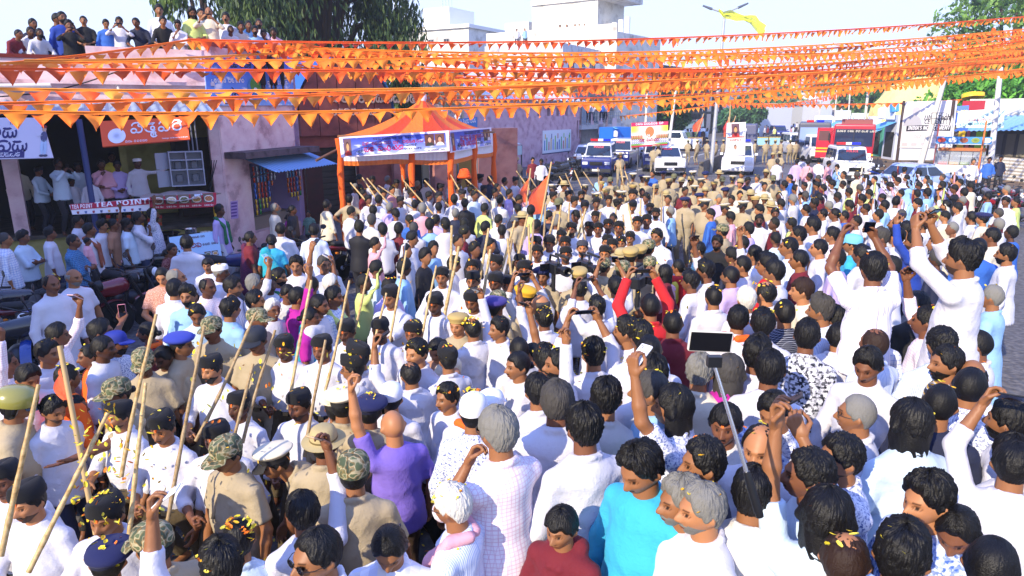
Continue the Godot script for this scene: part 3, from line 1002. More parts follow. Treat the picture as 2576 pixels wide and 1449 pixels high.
func build_tea_stall()->void:
	var t:=thing("tea_stall","tea stall with red and white printed valance and grey tarpaulin roof","stall")
	# tarpaulin roof
	var c:=[at(352,492,14.9),at(448,478,15.9),at(556,484,15.4),at(470,505,13.9),at(352,503,13.7)]
	var m:=MB.new()
	var rr:=[]
	for r in 5:
		var ring:=[]
		for s in 9:
			var f:=s/8.0
			var a:Vector3=(c[0] as Vector3).lerp(c[1],minf(f*2.0,1.0)) if f<0.5 else (c[1] as Vector3).lerp(c[2],f*2.0-1.0)
			var b:Vector3=(c[4] as Vector3).lerp(c[3],minf(f*2.0,1.0)) if f<0.5 else (c[3] as Vector3).lerp(c[2],f*2.0-1.0)
			ring.append(a.lerp(b,r/4.0)+V3(0,-0.05*sin(r/4.0*PI)+0.02*sin(s*2.3+r),0))
		rr.append(ring)
	rr.reverse()
	m.loft(rr,false,false,false,true)
	part("tarpaulin",m.done(),mat("a79a94",0.7,{"bump":"folds","bs":0.8,"tri":1.5}),t)
	# valances
	var p:=board(t,"valance",[[174,516,13.7],[376,497,13.9],[376,530,13.9],[182,540,13.7]],mat("e9e8ee",0.6),0.02)
	var red:=MB.new()
	red.quad(V3(0,1,0.003),V3(13,1,0.003),V3(13,0,0.003),V3(0,0,0.003))
	letter_on(t,p,red.done(),0.002,0.52,0.995,mat("b3123a",0.6),"red_band",0.5)
	letter_on(t,p,letters("TEA POINT",0.2,0.01),0.02,0.43,0.26,mat("f4f2f6",0.6),"lettering",0.36)
	letter_on(t,p,letters("TEA POINT",0.2,0.01),0.31,0.43,0.67,mat("f4f2f6",0.6),"lettering",0.42)
	for q in 9:
		var cup:=MB.new()
		cup.lathe([V2(0.3,0),V2(0.5,0.9),V2(0.0,0.91)],10,Vector3.ZERO,Basis.IDENTITY,1.0,0.05)
		letter_on(t,p,cup.done(),0.06+q*0.10,0.95,0.035,mat(["8a2a2a","5a7ab0","a8324a","3a4a7a","caa06a"][q % 5],0.5),"cup_print")
	p=board(t,"valance",[[377,496,13.9],[544,484,14.9],[544,520,14.9],[377,527,13.9]],mat("b3123a",0.6),0.02)
	for q in 5:
		painted("print_food%d" % q,24,20,func(x:float,y:float)->Color:
			var pl:=pow((x-0.5)/0.45,2)+pow((y-0.55)/0.38,2)
			var k:=sin(x*23.0+q*3.0)*cos(y*19.0+q)
			if pl<0.6:return [C("8a4a26"),C("c9b48a"),C("5a5a2a"),C("c08a3a"),C("b0642a")][q].lightened(maxf(0.0,k)*0.4)
			return C("e8e4e0") if pl<1.0 else C("6a5a4e"))
		var em:=MB.new()
		em.quad(V3(0,1,0),V3(1.2,1,0),V3(1.2,0,0),V3(0,0,0))
		letter_on(t,p,em.done(),0.04+q*0.19,0.66,0.165,flat_print("print_food%d" % q),"dish_print")
		letter_on(t,p,kannada_row("ra,da,va, ,ta,o",1.0,0.18,0.01),0.05+q*0.19,0.92,0.14,mat("f2eef0",0.6))
	# posts, counter, front sign
	for e in [[539,520,14.9,664],[352,520,15.2,650],[196,532,13.8,690]]:
		var a:=at(e[0],e[1],e[2])
		part("post",pole_mesh(a,V3(a.x,0.0,a.z),0.025,0.025),mat("d6a81e" if e[0]>300 else "3b3b44",0.5),t)
	var o:=flat(at(488,600,14.6))
	var dd:=(flat(at(560,600,15.2))-flat(at(420,600,14.3))).normalized()
	var bas:=Basis(dd,Vector3.UP,V3(-dd.z,0,dd.x))
	var b:=MB.new()
	b.bevel_box(V3(1.35,0.06,0.75),0.01,o+V3(0,1.02,0)-bas.z*0.42,bas)
	part("counter_top",b.done(),mat("3b3432",0.5),t)
	b=MB.new()
	b.box(V3(1.25,0.98,0.6),o+V3(0,0.50,0)-bas.z*0.42,bas)
	part("counter",b.done(),mat("2c2a30",0.7),t)
	p=board(t,"front_board",[[425,597,13.7],[548,580,14.3],[559,650,14.2],[436,668,13.6]],mat("a9cdea",0.55),0.03)
	letter_on(t,p,kannada_row("cha,ga,na,sa",1.0,0.17,0.01),0.20,0.50,0.42,mat("9a1230",0.6))
	letter_on(t,p,kannada_row("ta,pa,na, ,sa,ta,ra",1.0,0.17,0.01),0.64,0.46,0.33,mat("5a1a30",0.6))
	letter_on(t,p,kannada_row("sa,va,ja,ya,na, ,pa,ra",1.0,0.16,0.01),0.36,0.16,0.35,mat("5a1a30",0.6))
	for q in 2:
		var em:=MB.new()
		em.quad(V3(0,1,0),V3(1.2,1,0),V3(1.2,0,0),V3(0,0,0))
		letter_on(t,p,em.done(),0.66+q*0.15,0.86,0.13,flat_print("print_food%d" % (q+2)),"dish_print")
	var bb:=MB.new()
	bb.quad(V3(0,1,0.002),V3(9,1,0.002),V3(9,0,0.002),V3(0,0,0.002))
	letter_on(t,p,bb.done(),0.0,1.0,0.999,mat("8a1028",0.6),"red_band",0.07)
	# things standing on the counter
	var z:=bas.z
	var pan:=thing("wok","black iron wok on the tea stall counter","pan",o+V3(0,1.05,0)-z*0.4-dd*0.40)
	var mb:=MB.new()
	mb.lathe([V2(0.10,0.0),V2(0.20,0.05),V2(0.25,0.13),V2(0.265,0.14),V2(0.24,0.13),V2(0.18,0.06),V2(0.0,0.03)],24)
	part("bowl",mb.done(),mat("1c1a1a",0.4,{"metal":0.6}),pan)
	for s in [-1,1]:part("handle",tube_mesh([V3(s*0.25,0.13,-0.05),V3(s*0.31,0.16,0),V3(s*0.25,0.13,0.05)],[0.01],6),mat("1c1a1a",0.4),pan)
	var pot:=thing("steel_pot","shiny steel pot tilted beside the plate on the stall counter","pot",o+V3(0,1.05,0)-z*0.4+dd*0.12)
	mb=MB.new()
	mb.lathe([V2(0.09,0.0),V2(0.12,0.03),V2(0.12,0.16),V2(0.135,0.17),V2(0.11,0.165),V2(0.1,0.02),V2(0,0.02)],22)
	part("body",mb.done(),mat("b9bcc4",0.2,{"metal":0.9}),pot)
	part("handle",tube_mesh([V3(-0.12,0.13,0),V3(-0.28,0.17,0)],[0.012],6),mat("2a2a2a",0.5),pot)
	var pl:=thing("plate","steel plate with white cakes on the stall counter","plate",o+V3(0,1.05,0)-z*0.4+dd*0.44)
	mb=MB.new()
	mb.lathe([V2(0.08,0.0),V2(0.17,0.025),V2(0.17,0.03),V2(0,0.012)],22)
	part("dish",mb.done(),mat("b9bcc4",0.25,{"metal":0.8}),pl)
	for q in 6:
		mb=MB.new()
		mb.lathe([V2(0.03,0),V2(0.045,0.02),V2(0.03,0.04),V2(0,0.042)],10)
		part("cake",mb.done(),mat("e9e4d8",0.8),pl,V3(cos(q*1.05)*0.08,0.015,sin(q*1.05)*0.08))
	var jar:=thing("pink_jug","pink plastic jug below the stall counter","jug",o+V3(0,0.62,0)+z*0.02-dd*0.30)
	mb=MB.new()
	mb.lathe([V2(0.08,0.0),V2(0.10,0.03),V2(0.085,0.20),V2(0.09,0.23),V2(0,0.235)],18)
	part("body",mb.done(),mat("d86a9a",0.35),jar)
	part("handle",tube_mesh([V3(0.09,0.2,0),V3(0.15,0.15,0),V3(0.09,0.06,0)],[0.012],6),mat("d86a9a",0.35),jar)
	# rolled plastic lying on the valance
	for q in 7:
		var w:=at(398+q*15,503-q*1.6,14.25+q*0.05)
		var rl:=tag(part("plastic_bottle",tube_mesh([w,w+V3(0.10,0.02,-0.16)],[0.035,0.03],8),mat("c6d6ea",0.2,{"coat":0.6}),self),["leftmost","second","third","fourth (middle)","fifth","sixth","rightmost"][q]+" of the clear plastic bottles on the tea stall roof","bottle","bottles lying on the tea stall roof")
	# snack strips inside
	for q in 6:
		var st:=thing("snack_strip",["leftmost","second","third","fourth","fifth","rightmost"][q]+" strip of small snack packets hanging inside the tea stall","snacks",Vector3.ZERO,0.0,"snack strips in the tea stall")
		for r in 5:
			var w:=at(272+q*26,545+r*9,14.9+q*0.08)
			var sb:=MB.new()
			sb.bevel_box(V3(0.09,0.07,0.025),0.01,w)
			part("packet",sb.done(),mat(["b8332a","8a6a3a","d0562a","3a5a2a","c89a3a"][(q+r) % 5],0.3),st)

func build_pandal()->void:
	var t:=thing("canopy","orange cloth canopy with peaked roof and printed banners round its edge","canopy")
	var L:=at(852,352,18.0)
	var M:=at(1132,336,18.4)
	var R:=at(1242,326,22.0)
	var top:=3.05
	L.y=top; M.y=top; R.y=top
	var B:=L+(R-M)
	var apex:=(L+R)*0.5
	apex.y=4.05
	var cor:=[L,M,R,B]
	var orange:=mat("f07a1e",0.75,{"back":0.5,"bump":"folds","bs":0.9,"tri":1.2})
	var deep:=mat("e8400c",0.75,{"back":0.5,"bump":"folds","bs":0.9,"tri":1.2})
	# roof: cloth gores gathered at the top, alternately orange and red
	for k in 4:
		var a:Vector3=cor[k]
		var b:Vector3=cor[(k+1) % 4]
		for g in 4:
			var p:=a.lerp(b,g/4.0)
			var q:=a.lerp(b,(g+1.0)/4.0)
			var m:=MB.new()
			var rings:=[]
			for r in 9:
				var f:=r/8.0
				var ring:=[]
				for s in 7:
					var e:=p.lerp(q,s/6.0)
					var c:=e.lerp(apex,f)
					c.y -=0.16*sin(f*PI)+0.035*sin(s/6.0*PI)*(1.0-f)*sin(f*PI)
					ring.append(c)
				rings.append(ring)
			m.loft(rings,false,false,false,true)
			part("roof_gore",m.done(),orange if g % 2==(k % 2) else deep,t)
	part("roof_knot",tube_mesh([apex+V3(0,-0.12,0),apex+V3(0,0.0,0),apex+V3(0,0.12,0),apex+V3(0,0.16,0)],[0.06,0.12,0.10,0.02],10),mat("dcd8e4",0.8),t)
	# pleated white valance with an orange edge on each side
	for k in 4:
		var a:Vector3=cor[k]
		var b:Vector3=cor[(k+1) % 4]
		var n:=int(a.distance_to(b)/0.035)
		var out:=V3(-(b-a).z,0,(b-a).x).normalized()
		var dirs:=[0.05,-0.62,-0.75]
		for band in 2:
			var m:=MB.new()
			var rings:=[]
			for y in ([0.02,-0.30,-0.63] if band==0 else [-0.63,-0.75]):
				var ring:=[]
				for s in n+1:
					var f:=float(s)/n
					var amp:=0.018 if y<-0.2 else 0.006
					ring.append(a.lerp(b,f)+V3(0,y-0.05*sin(f*PI*3.0)*(0.4 if y<-0.2 else 0.1),0)+out*(amp*sin(s*1.9)+0.02*sin(f*23.0)))
				rings.append(ring)
			rings.reverse()
			m.loft(rings,false,false,false,true)
			part("valance" if band==0 else "valance_edge",m.done(),mat("efeef2",0.8,{"back":0.4}) if band==0 else orange,t)
		part("rail",pole_mesh(a,b,0.035,0.035),mat("8a5a34",0.7),t)
	# cloth-wrapped posts
	for c in cor+[L.lerp(M,0.64),M.lerp(R,0.0)+(B-L)*0.5]:
		var pts:=[]
		var rad:=[]
		for q in 8:
			pts.append(V3(c.x,top-0.05-(top-0.05)*q/7.0,c.z)+V3(0.015*sin(q*2.0),0,0.012*cos(q*1.7)))
			rad.append(0.085+0.018*sin(q*2.6+c.x))
		part("post",tube_mesh(pts,rad,12),mat("f2661a",0.8,{"bump":"folds","bs":0.8,"tri":2.0}),t)
	# ridge pole and pipes
	part("pole",pole_mesh(at(795,404,17.6),at(1050,272,20.0),0.035,0.03),mat("6a4a3a",0.8),t)
	# banners
	for e in [["printed_banner",[[853,345,17.7],[1129,328,18.15],[1131,380,18.15],[858,396,17.7]],1.0],["printed_banner",[[1132,328,18.2],[1236,320,21.8],[1238,365,21.8],[1134,384,18.2]],1.0]]:
		var bt:=thing("banner","wide purple printed banner on the canopy's front" if taken.get("banner",0)==0 else "narrower purple printed banner on the canopy's right side","banner")
		var p:=board(bt,"sheet",e[1],mat("e9dff0",0.6),0.012)
		var ins:=MB.new()
		ins.quad(V3(0,1,0),V3(4.8,1,0),V3(4.8,0,0),V3(0,0,0))
		letter_on(bt,p,ins.done(),0.03,0.94,0.94,flat_print("print_clouds"),"print",0.84)
		var q:=[]
		for z in p:q.append(z+(p[2]-p[0]).cross(p[1]-p[0]).normalized()*0.004)
		letter_on(bt,q,kannada_row("ra,ta,ya, ,sa,va,ya,sa,va,ka, ,sa,ga, ,cha,ta,pa,ra",1.0,0.16,0.004),0.30,0.26,0.38,mat("1a1840",0.6))
		letter_on(bt,q,kannada_row("sa,ga, ,ja,ta,ba, ,va,sa, ,va,ga, ,ba,ja,ya,da,ra,ma",1.0,0.17,0.004),0.20,0.50,0.56,mat("a0104a",0.6))
		letter_on(bt,q,kannada_row("pa,tha, ,sa,o,cha,la,na",1.0,0.19,0.004),0.21,0.82,0.36,mat("c0145a",0.6))
		letter_on(bt,q,kannada_row("sa,va,ra,ga",1.0,0.17,0.004),0.60,0.66,0.10,mat("1a1840",0.6))
		letter_on(bt,q,kannada_row("pa,ra,da,ka, ,sa,va,ga,ta",1.0,0.17,0.004),0.58,0.82,0.16,mat("1a1840",0.6))
		letter_on(bt,q,letters("16",0.2,0.006),0.795,0.93,0.018,mat("1a1840",0.6))
		letter_on(bt,q,kannada_row("na,va,ba,ra",1.0,0.18,0.004),0.83,0.93,0.07,mat("1a1840",0.6))
		letter_on(bt,q,letters("2025",0.2,0.006),0.915,0.93,0.04,mat("1a1840",0.6))
		bicycle(bt,q,0.135,0.92,0.09,"16162a")
		for z in 2:
			var ph:=MB.new()
			ph.quad(V3(0,1.2,0),V3(1,1.2,0),V3(1,0,0),V3(0,0,0))
			letter_on(bt,q,ph.done(),0.775+z*0.095,0.70,0.088,flat_print(["print_man_a","print_man_b"][z]),"portrait_print",0.58)
		var ph2:=MB.new()
		ph2.quad(V3(0,2,0),V3(1,2,0),V3(1,0,0),V3(0,0,0))
		letter_on(bt,q,ph2.done(),0.035,0.94,0.065,flat_print("print_figure"),"figure_print",0.80)
	# horn loudspeakers by the roof
	for e in [[1110,281,21.5,-0.6],[1136,284,21.8,0.5]]:
		var h:=thing("loudspeaker","left grey horn loudspeaker above the canopy roof" if e[3]<0 else "right grey horn loudspeaker with wide mouth above the canopy roof","loudspeaker",at(e[0],e[1],e[2]),e[3])
		var m:=MB.new()
		m.lathe([V2(0.05,-0.22),V2(0.06,-0.1),V2(0.09,0.0),V2(0.15,0.12),V2(0.24,0.2),V2(0.25,0.205),V2(0.14,0.1),V2(0.05,0.0)],20,Vector3.ZERO,Basis(Vector3.RIGHT,PI*0.5))
		part("horn",m.done(),mat("b9bcc2",0.4),h)
		part("driver",tube_mesh([V3(0,0,-0.22),V3(0,0,-0.38)],[0.09],12),mat("8a8d94",0.5),h)
		part("bracket",tube_mesh([V3(0,0,-0.2),V3(0,-0.6,-0.2)],[0.02],6),mat("6a6d74",0.5),h)

func wall_box(t:Node3D,called:String,a:Vector3,b:Vector3,y0:float,y1:float,deep:float,m:Material,holes:=[])->void:
	part(called,holed_wall(a,b,y0,y1,deep,holes),m,t)
# a simple house: front from a to b (left to right as seen), deep metres backwards, floors of windows

func block(t:Node3D,a:Vector3,b:Vector3,y0:float,y1:float,deep:float,m:Material)->Array:
	a=flat(a)
	b=flat(b)
	var dir:=(b-a).normalized()
	var nn:=V3(-dir.z,0,dir.x)
	part("walls",holed_wall(a,b,y0,y1,deep,[]),m,t)
	return [a,b,dir,nn,a.distance_to(b)]

func window_on(t:Node3D,f:Array,u:float,y:float,w:float,h:float,frame:String,pane:="2d3742")->void:
	var o:Vector3=f[0]+f[2]*u+V3(0,y,0)+f[3]*0.012
	var bas:=Basis(f[2],Vector3.UP,f[3])
	var b:=MB.new()
	for e in [[0,h*0.5,w,0.07],[0,-h*0.5,w,0.07],[-w*0.5,0,0.07,h],[w*0.5,0,0.07,h],[0,0,0.05,h*0.98]]:
		b.box(V3(e[2],e[3],0.10),o+bas*V3(e[0],e[1],0.0),bas)
	var g:=part("window",b.done(),mat(frame,0.6),t)
	var q:=MB.new()
	q.box(V3(w*0.96,h*0.96,0.02),o+bas*V3(0,0,0.005),bas)
	part("pane",q.done(),mat(pane,0.12),g)

func build_far_left()->void:
	# long pink wall down the street
	var t:=thing("long_building","long blank pink walled building with tin roof sloping back","building")
	var a:=flat(at(1088,279,37.0))
	var b:=flat(at(1464,279,53.5))
	var dir:=(b-a).normalized()
	var nn:=V3(-dir.z,0,dir.x)
	var L:=a.distance_to(b)
	var pk:=mat("e8dcea",0.9,PINK)
	var holes:=[]
	for q in 4:holes.append([L*(0.62+q*0.075),L*(0.62+q*0.075)+0.45,3.35,4.05])
	for q in 2:holes.append([L*(0.955+q*0.022),L*(0.955+q*0.022)+0.2,1.6,3.0])
	part("street_wall",holed_wall(a,b,0.0,4.35,0.35,holes),pk,t)
	part("far_wall",holed_wall(b,b-nn*9.0,0.0,4.35,0.3,[]),mat("d8c8c4",0.9,PINK),t)
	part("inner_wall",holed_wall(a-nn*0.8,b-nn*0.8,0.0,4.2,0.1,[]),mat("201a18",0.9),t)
	for q in 2:
		var u:float=holes[q][0]
		var s:=MB.new()
		s.box(V3(0.8,0.06,0.4),a+dir*(u+0.22)+nn*0.2+V3(0,4.12,0),Basis(dir,Vector3.UP,nn))
		part("sunshade",s.done(),mat("4a4444",0.8),t)
	for q in 2:
		var f0:=a.lerp(b,0.24+q*0.02)+V3(0,4.45+q*0.05,0)+nn*0.4
		var f1:=b+V3(0,4.42+q*0.05,0)+nn*0.4
		if q==1:
			f0 -=nn*4.4-V3(0,1.2,0)
			f1 -=nn*4.4-V3(0,1.2,0)
		part("roof_sheet",corrugated([f0-nn*4.2+V3(0,1.15,0),f1-nn*4.2+V3(0,1.15,0),f1,f0],0.4,0.03),mat("c9cfd8",0.4,{"metal":0.3}),t)
	# painted notice wall
	var mu:=thing("painted_mural","white painted mural panel with coloured figures on the pink wall","mural")
	var m0:=a.lerp(b,0.66)+nn*0.025
	var m1:=a.lerp(b,0.90)+nn*0.025
	part("panel",holed_wall(m0,m1,0.75,2.35,0.024,[]),mat("e9eaee",0.8),mu)
	part("border",holed_wall(m0-nn*0.004,m1-nn*0.004,0.68,0.748,0.02,[]),mat("1f2a5c",0.8),mu)
	var ml:=m0.distance_to(m1)
	var mc:=["2f7fbf","3fae6a","c8482a","e0b23a","6a9ad8","8fbf4a","4a4a8a"]
	for q in 13:
		var u:=ml*(0.05+q*0.072)
		var hb:float=[0.7,0.9,0.6,0.85,0.75,1.0,0.55][q % 7]
		part("painted_figure",holed_wall(m0+dir*u+nn*0.004,m0+dir*(u+ml*0.03)+nn*0.004,0.95,0.95+hb,0.003,[]),mat(mc[q % 7],0.8),mu)
		if q % 3==0:part("painted_figure",holed_wall(m0+dir*(u+0.1)+nn*0.006,m0+dir*(u+ml*0.045)+nn*0.006,1.75,2.1,0.003,[]),mat(mc[(q+3) % 7],0.8),mu)
	# rubble stone wall behind the canopy
	var st:=thing("stone_wall","pale rubble stone gable wall behind the canopy","wall")
	var s0:=flat(at(1030,279,37.5))
	var s1:=flat(at(1162,279,37.0))
	var sd:=(s1-s0).normalized()
	var sn:=V3(-sd.z,0,sd.x)
	part("core",holed_wall(s0,s1,0.0,5.9,0.4,[]),mat("b8a88a",0.9),st)
	rng.seed=5
	for r in 15:
		var u:=rng.randf()*0.2
		while u<s0.distance_to(s1)-0.3:
			var w:=rng.randf_range(0.25,0.5)
			var sb:=MB.new()
			sb.bevel_box(V3(w-0.03,0.19,0.10),0.03,s0+sd*(u+w*0.5)+sn*(0.03+rng.randf()*0.02)+V3(0,2.9+r*0.205,0),Basis(sd,Vector3.UP,sn))
			part("stone",sb.done(),mat(["d9c8a0","e6d8b8","cbb88c","efe4c8"][rng.randi() % 4],0.9),st)
			u+=w
	# blue shop board and small tin shelter on posts
	var sg:=thing("shop_sign","blue shop board on the pink wall right of the canopy","sign")
	var p:=board(sg,"panel",[[1146,300,24.5],[1201,294,26.0],[1201,322,26.0],[1148,328,24.5]],mat("2f78c0",0.6),0.05)
	letter_on(sg,p,kannada_row("na,la, ,sa,la,na, ,cha,ta,ta",1.0,0.16,0.01),0.08,0.5,0.84,mat("e8eef6",0.6))
	part("post",pole_mesh(at(1150,328,24.6),flat(at(1150,328,24.6)),0.03,0.03),mat("6a6d74",0.6),sg)
	part("post",pole_mesh(at(1199,322,26.0),flat(at(1199,322,26.0)),0.03,0.03),mat("6a6d74",0.6),sg)
	var sh:=thing("shelter","small tin roofed shelter with signboard on posts by the mural","shelter")
	var r0:=at(1240,366,30.0)
	var r1:=at(1312,362,36.0)
	part("roof",corrugated([r0-nn*1.6+V3(0,0.3,0),r1-nn*1.6+V3(0,0.3,0),r1,r0],0.25,0.02),mat("7f93aa",0.45,{"metal":0.3}),sh)
	part("sign_panel",slab([r0+V3(0,-0.08,0)+nn*0.03,r1+V3(0,-0.08,0)+nn*0.03,r1+V3(0,-0.55,0)+nn*0.03,r0+V3(0,-0.55,0)+nn*0.03],0.03),mat("a9c4cc",0.6),sh)
	for q in [r0,r1,r0-nn*1.6,r1-nn*1.6]:part("post",pole_mesh(q+V3(0,-0.05,0),flat(q),0.04,0.04),mat("33363e",0.6),sh)
	# balcony building at the street's bend
	var g:=thing("balcony_building","grey building with railed first floor balcony where men stand","building")
	var wm:=mat("d5dbe8",0.9,{"tex":"stain_white","tri":0.2,"world":true})
	var b0:=flat(at(1466,279,53.0))
	var b1:=flat(at(1556,279,60.0))
	var f:=block(g,b0-nn*1.8,b1-nn*1.8,0.0,8.8,7.0,wm)
	var f2:=block(g,b1-nn*1.8+dir*0.05,flat(at(1590,279,66.0))-nn*1.2,0.0,5.4,7.0,mat("c3c9d4",0.9,{"tex":"stain_white","tri":0.2,"world":true}))
	var bas:=Basis(f[2],Vector3.UP,f[3])
	var bl:float=f[4]*1.35
	for lv in [2.45,5.75]:
		var sb:=MB.new()
		sb.box(V3(bl,0.35,1.7),f[0]+f[2]*(bl*0.5)+f[3]*0.87+V3(0,lv,0),bas)
		part("balcony_slab",sb.done(),wm,g)
		for q in int(bl/0.5):
			var w:Vector3=f[0]+f[2]*(q*0.5+0.1)+f[3]*1.66+V3(0,lv+0.17,0)
			part("railing_post",pole_mesh(w,w+V3(0,1.0,0),0.02,0.02),mat("a9afbc",0.4,{"metal":0.6}),g)
		for q in [0.35,0.68,1.0]:
			var w:Vector3=f[0]+f[3]*1.66+V3(0,lv+0.17+q,0)
			part("rail",pole_mesh(w,w+f[2]*bl,0.022,0.022),mat("a9afbc",0.4,{"metal":0.6}),g)
	for q in 3:part("shutter",holed_wall(f[0]+f[2]*(1.0+q*2.4)+f[3]*0.03,f[0]+f[2]*(2.9+q*2.4)+f[3]*0.03,2.7,4.9,0.025,[]),mat(["dfe6f4","8fa3b8","6a7c90"][q],0.5),g)
	for q in 3:window_on(g,f,1.6+q*2.3,7.0,1.0,1.2,"6a6f78")
	for q in 4:
		var w:Vector3=f[0]+f[2]*(2.0+q*1.6)+f[3]*(1.70+0.02*q)
		part("hanging_poster",slab([w+V3(0,3.7-0.6*(q % 2),0),w+f[2]*(0.6+0.5*(q % 2))+V3(0,3.75-0.6*(q % 2),0),w+f[2]*(0.6+0.5*(q % 2))+V3(0,2.5-0.6*(q % 2),0),w+V3(0,2.4-0.6*(q % 2),0)],0.01),mat(["d8b8c4","c3b6c8","b89a92","e0d2d8"][q],0.7),g)
	# white buildings with flat roofs
	var w1:=thing("white_building","white flat roofed building with small vents beside the tower","building")
	f=block(w1,at(1030,279,78.0),at(1182,279,74.0),0.0,12.2,9.0,mat("f2f1ef",0.9,{"tex":"stain_white","tri":0.15,"world":true}))
	part("roof_edge",holed_wall(f[0]-f[2]*0.3+f[3]*0.3,f[1]+f[2]*0.25+f[3]*0.3,12.2,12.55,9.6,[]),mat("e9e7e2",0.9),w1)
	part("water_room",holed_wall(f[0]+f[2]*1.6-f[3]*1.0,f[0]+f[2]*5.1-f[3]*1.0,12.553,14.6,5.0,[]),mat("f2f1ef",0.9),w1)
	for q in 3:window_on(w1,f,1.3+q*2.05,11.0,0.7,0.45,"9a9a98")
	for q in 4:part("rod",pole_mesh(f[0]+f[2]*(3.6+q*0.4)-f[3]*2.0+V3(0,14.5,0),f[0]+f[2]*(3.6+q*0.4)-f[3]*2.0+V3(0,15.5,0),0.02,0.02),mat("8a8a8a",0.5),w1)
	var w2:=thing("white_building","tall white building with cantilevered roof slab and people on its terrace","building")
	var w2m:=mat("f5f3ee",0.9,{"tex":"stain_white","tri":0.15,"world":true})
	f=block(w2,at(1225,279,68.0),at(1545,279,60.0),0.0,10.3,9.0,w2m)
	part("stair_tower",holed_wall(f[0]+f[2]*(f[4]*0.35)-f[3]*0.6,f[0]+f[2]*(f[4]*0.84)-f[3]*0.6,10.3,13.1,5.0,[]),w2m,w2)
	part("roof_canopy",holed_wall(f[0]+f[2]*(f[4]*0.35)-f[3]*0.4,f[0]+f[2]*(f[4]*0.965)-f[3]*0.4,13.1,13.55,5.4,[]),w2m,w2)
	part("terrace_parapet",holed_wall(f[0]+f[3]*0.01,f[1]+f[3]*0.01,10.3,10.95,0.18,[]),w2m,w2)
	part("low_block",holed_wall(f[0]+f[2]*0.8-f[3]*2.0,f[0]+f[2]*3.6-f[3]*2.0,10.3,12.0,4.0,[]),w2m,w2)
	for q in 4:window_on(w2,f,2.0+q*2.6,7.6,1.1,1.1,"b8b4ac")
	for q in 3:part("water_tank",tube_mesh([f[0]+f[2]*(f[4]*(0.87+q*0.045))-f[3]*3.0+V3(0,10.3,0),f[0]+f[2]*(f[4]*(0.87+q*0.045))-f[3]*3.0+V3(0,11.4+q*0.2,0)],[0.25],10),mat("e4e4ea",0.5),w2)
	# lattice mast
	var tw:=thing("telecom_mast","slender red and white lattice telecom mast with dish aerials","tower")
	var tb:=flat(at(1017,279,95.0))
	var legs:=[V3(-0.8,0,-0.6),V3(0.8,0,-0.6),V3(0,0,0.8)]
	for l in legs:part("leg",pole_mesh(tb+l*1.3,tb+l*0.45+V3(0,30,0),0.06,0.05),mat("c8b0b0",0.6),tw)
	for q in 22:
		var y0:=q*1.36
		for e in 3:
			var k0:=lerpf(1.3,0.45,y0/30.0)
			var k1:=lerpf(1.3,0.45,(y0+1.36)/30.0)
			part("brace",pole_mesh(tb+legs[e]*k0+V3(0,y0,0),tb+legs[(e+1) % 3]*k1+V3(0,y0+1.36,0),0.03,0.03),mat("c85a5a" if (q/3) % 2==0 else "e4e0e0",0.6),tw)
	for q in 3:
		var db:=MB.new()
		db.lathe([V2(0.0,0.0),V2(0.5,0.1),V2(0.62,0.25),V2(0.45,0.1),V2(0.0,0.03)],16,tb+V3(0.9+0.2*(q % 2),13.5+q*0.9,0.7),Basis(Vector3.RIGHT,PI*0.5))
		part("dish",db.done(),mat("e6e8ee",0.5),tw)
	for q in 5:part("aerial",box_mesh(V3(0.15,1.6,0.12),tb+V3(-0.7+1.4*(q % 2),17.0+q*1.9,0.5)),mat("e2e2e6",0.5),tw)
	# blue kiosk
	var k:=thing("kiosk","bright blue painted kiosk hung with bags and toys","kiosk")
	var bl0:=mat("1f6fd0",0.6)
	f=block(k,at(1509,279,50.0),at(1543,279,48.5),0.0,2.55,2.2,bl0)
	part("side_wall",holed_wall(flat(at(1543,279,48.5))+V3(0.05,0,0),flat(at(1575,279,54.0)),0.0,0.9,0.1,[]),bl0,k)
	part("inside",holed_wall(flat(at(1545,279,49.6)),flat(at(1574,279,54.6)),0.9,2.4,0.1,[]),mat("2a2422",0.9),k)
	part("awning",corrugated([at(1540,319,49.5),at(1578,319,54.5),at(1580,325,53.0),at(1548,324,47.8)],0.3,0.02),mat("6fb8d8",0.5),k)
	for q in 9:
		var bb:=MB.new()
		bb.bevel_box(V3(0.3,0.42,0.22),0.05,at(1549+(q % 5)*5.5,336+(q/5)*22+(q % 3)*3,49.0+(q % 5)*0.9))
		part("hanging_bag",bb.done(),mat(["e8e8ee","c83a2a","3a6ad0","e0a03a","5a4a3a","d05a8a","c8d83a","8a8a92","d04a2a"][q],0.7),k)
	var hb:=thing("blue_hut","lower blue hut with counter window next to the kiosk","kiosk")
	f=block(hb,at(1584,279,58.0),at(1618,279,58.0),0.0,1.5,2.0,bl0)
	# street banner on two poles
	var sbn:=thing("street_banner","colourful framed event banner on poles above the police jeeps","banner")
	painted("print_event",96,64,func(x:float,y:float)->Color:
		if y<0.15:return C("c8285a")
		if y>0.93:return C("c0203a")
		var c:=C("f3efe2").lerp(C("f0e04a"),sstep(0.2,0.45,absf(x-0.5))*(1.0-sstep(0.3,0.5,y)))
		if y>0.5:c=c.lerp(C("6aa83a"),sstep(0.05,0.35,absf(x-0.5))*sstep(0.45,0.7,y))
		if y>0.52 and y<0.68 and absf(x-0.5)>0.18:c=c.lerp(C("c8382a"),0.5+0.5*sin(x*140.0))
		if y>0.68 and y<0.86 and absf(x-0.5)>0.14:c=C("e8e8f4") if sin(x*120.0)*cos(y*90.0)>-0.1 else C("3a3a6a")
		if pow((x-0.5)/0.12,2)+pow((y-0.40)/0.22,2)<1.0:c=C("e0603a").lerp(C("f0b05a"),absf(sin(x*50.0+y*30.0))*0.6)
		return c)
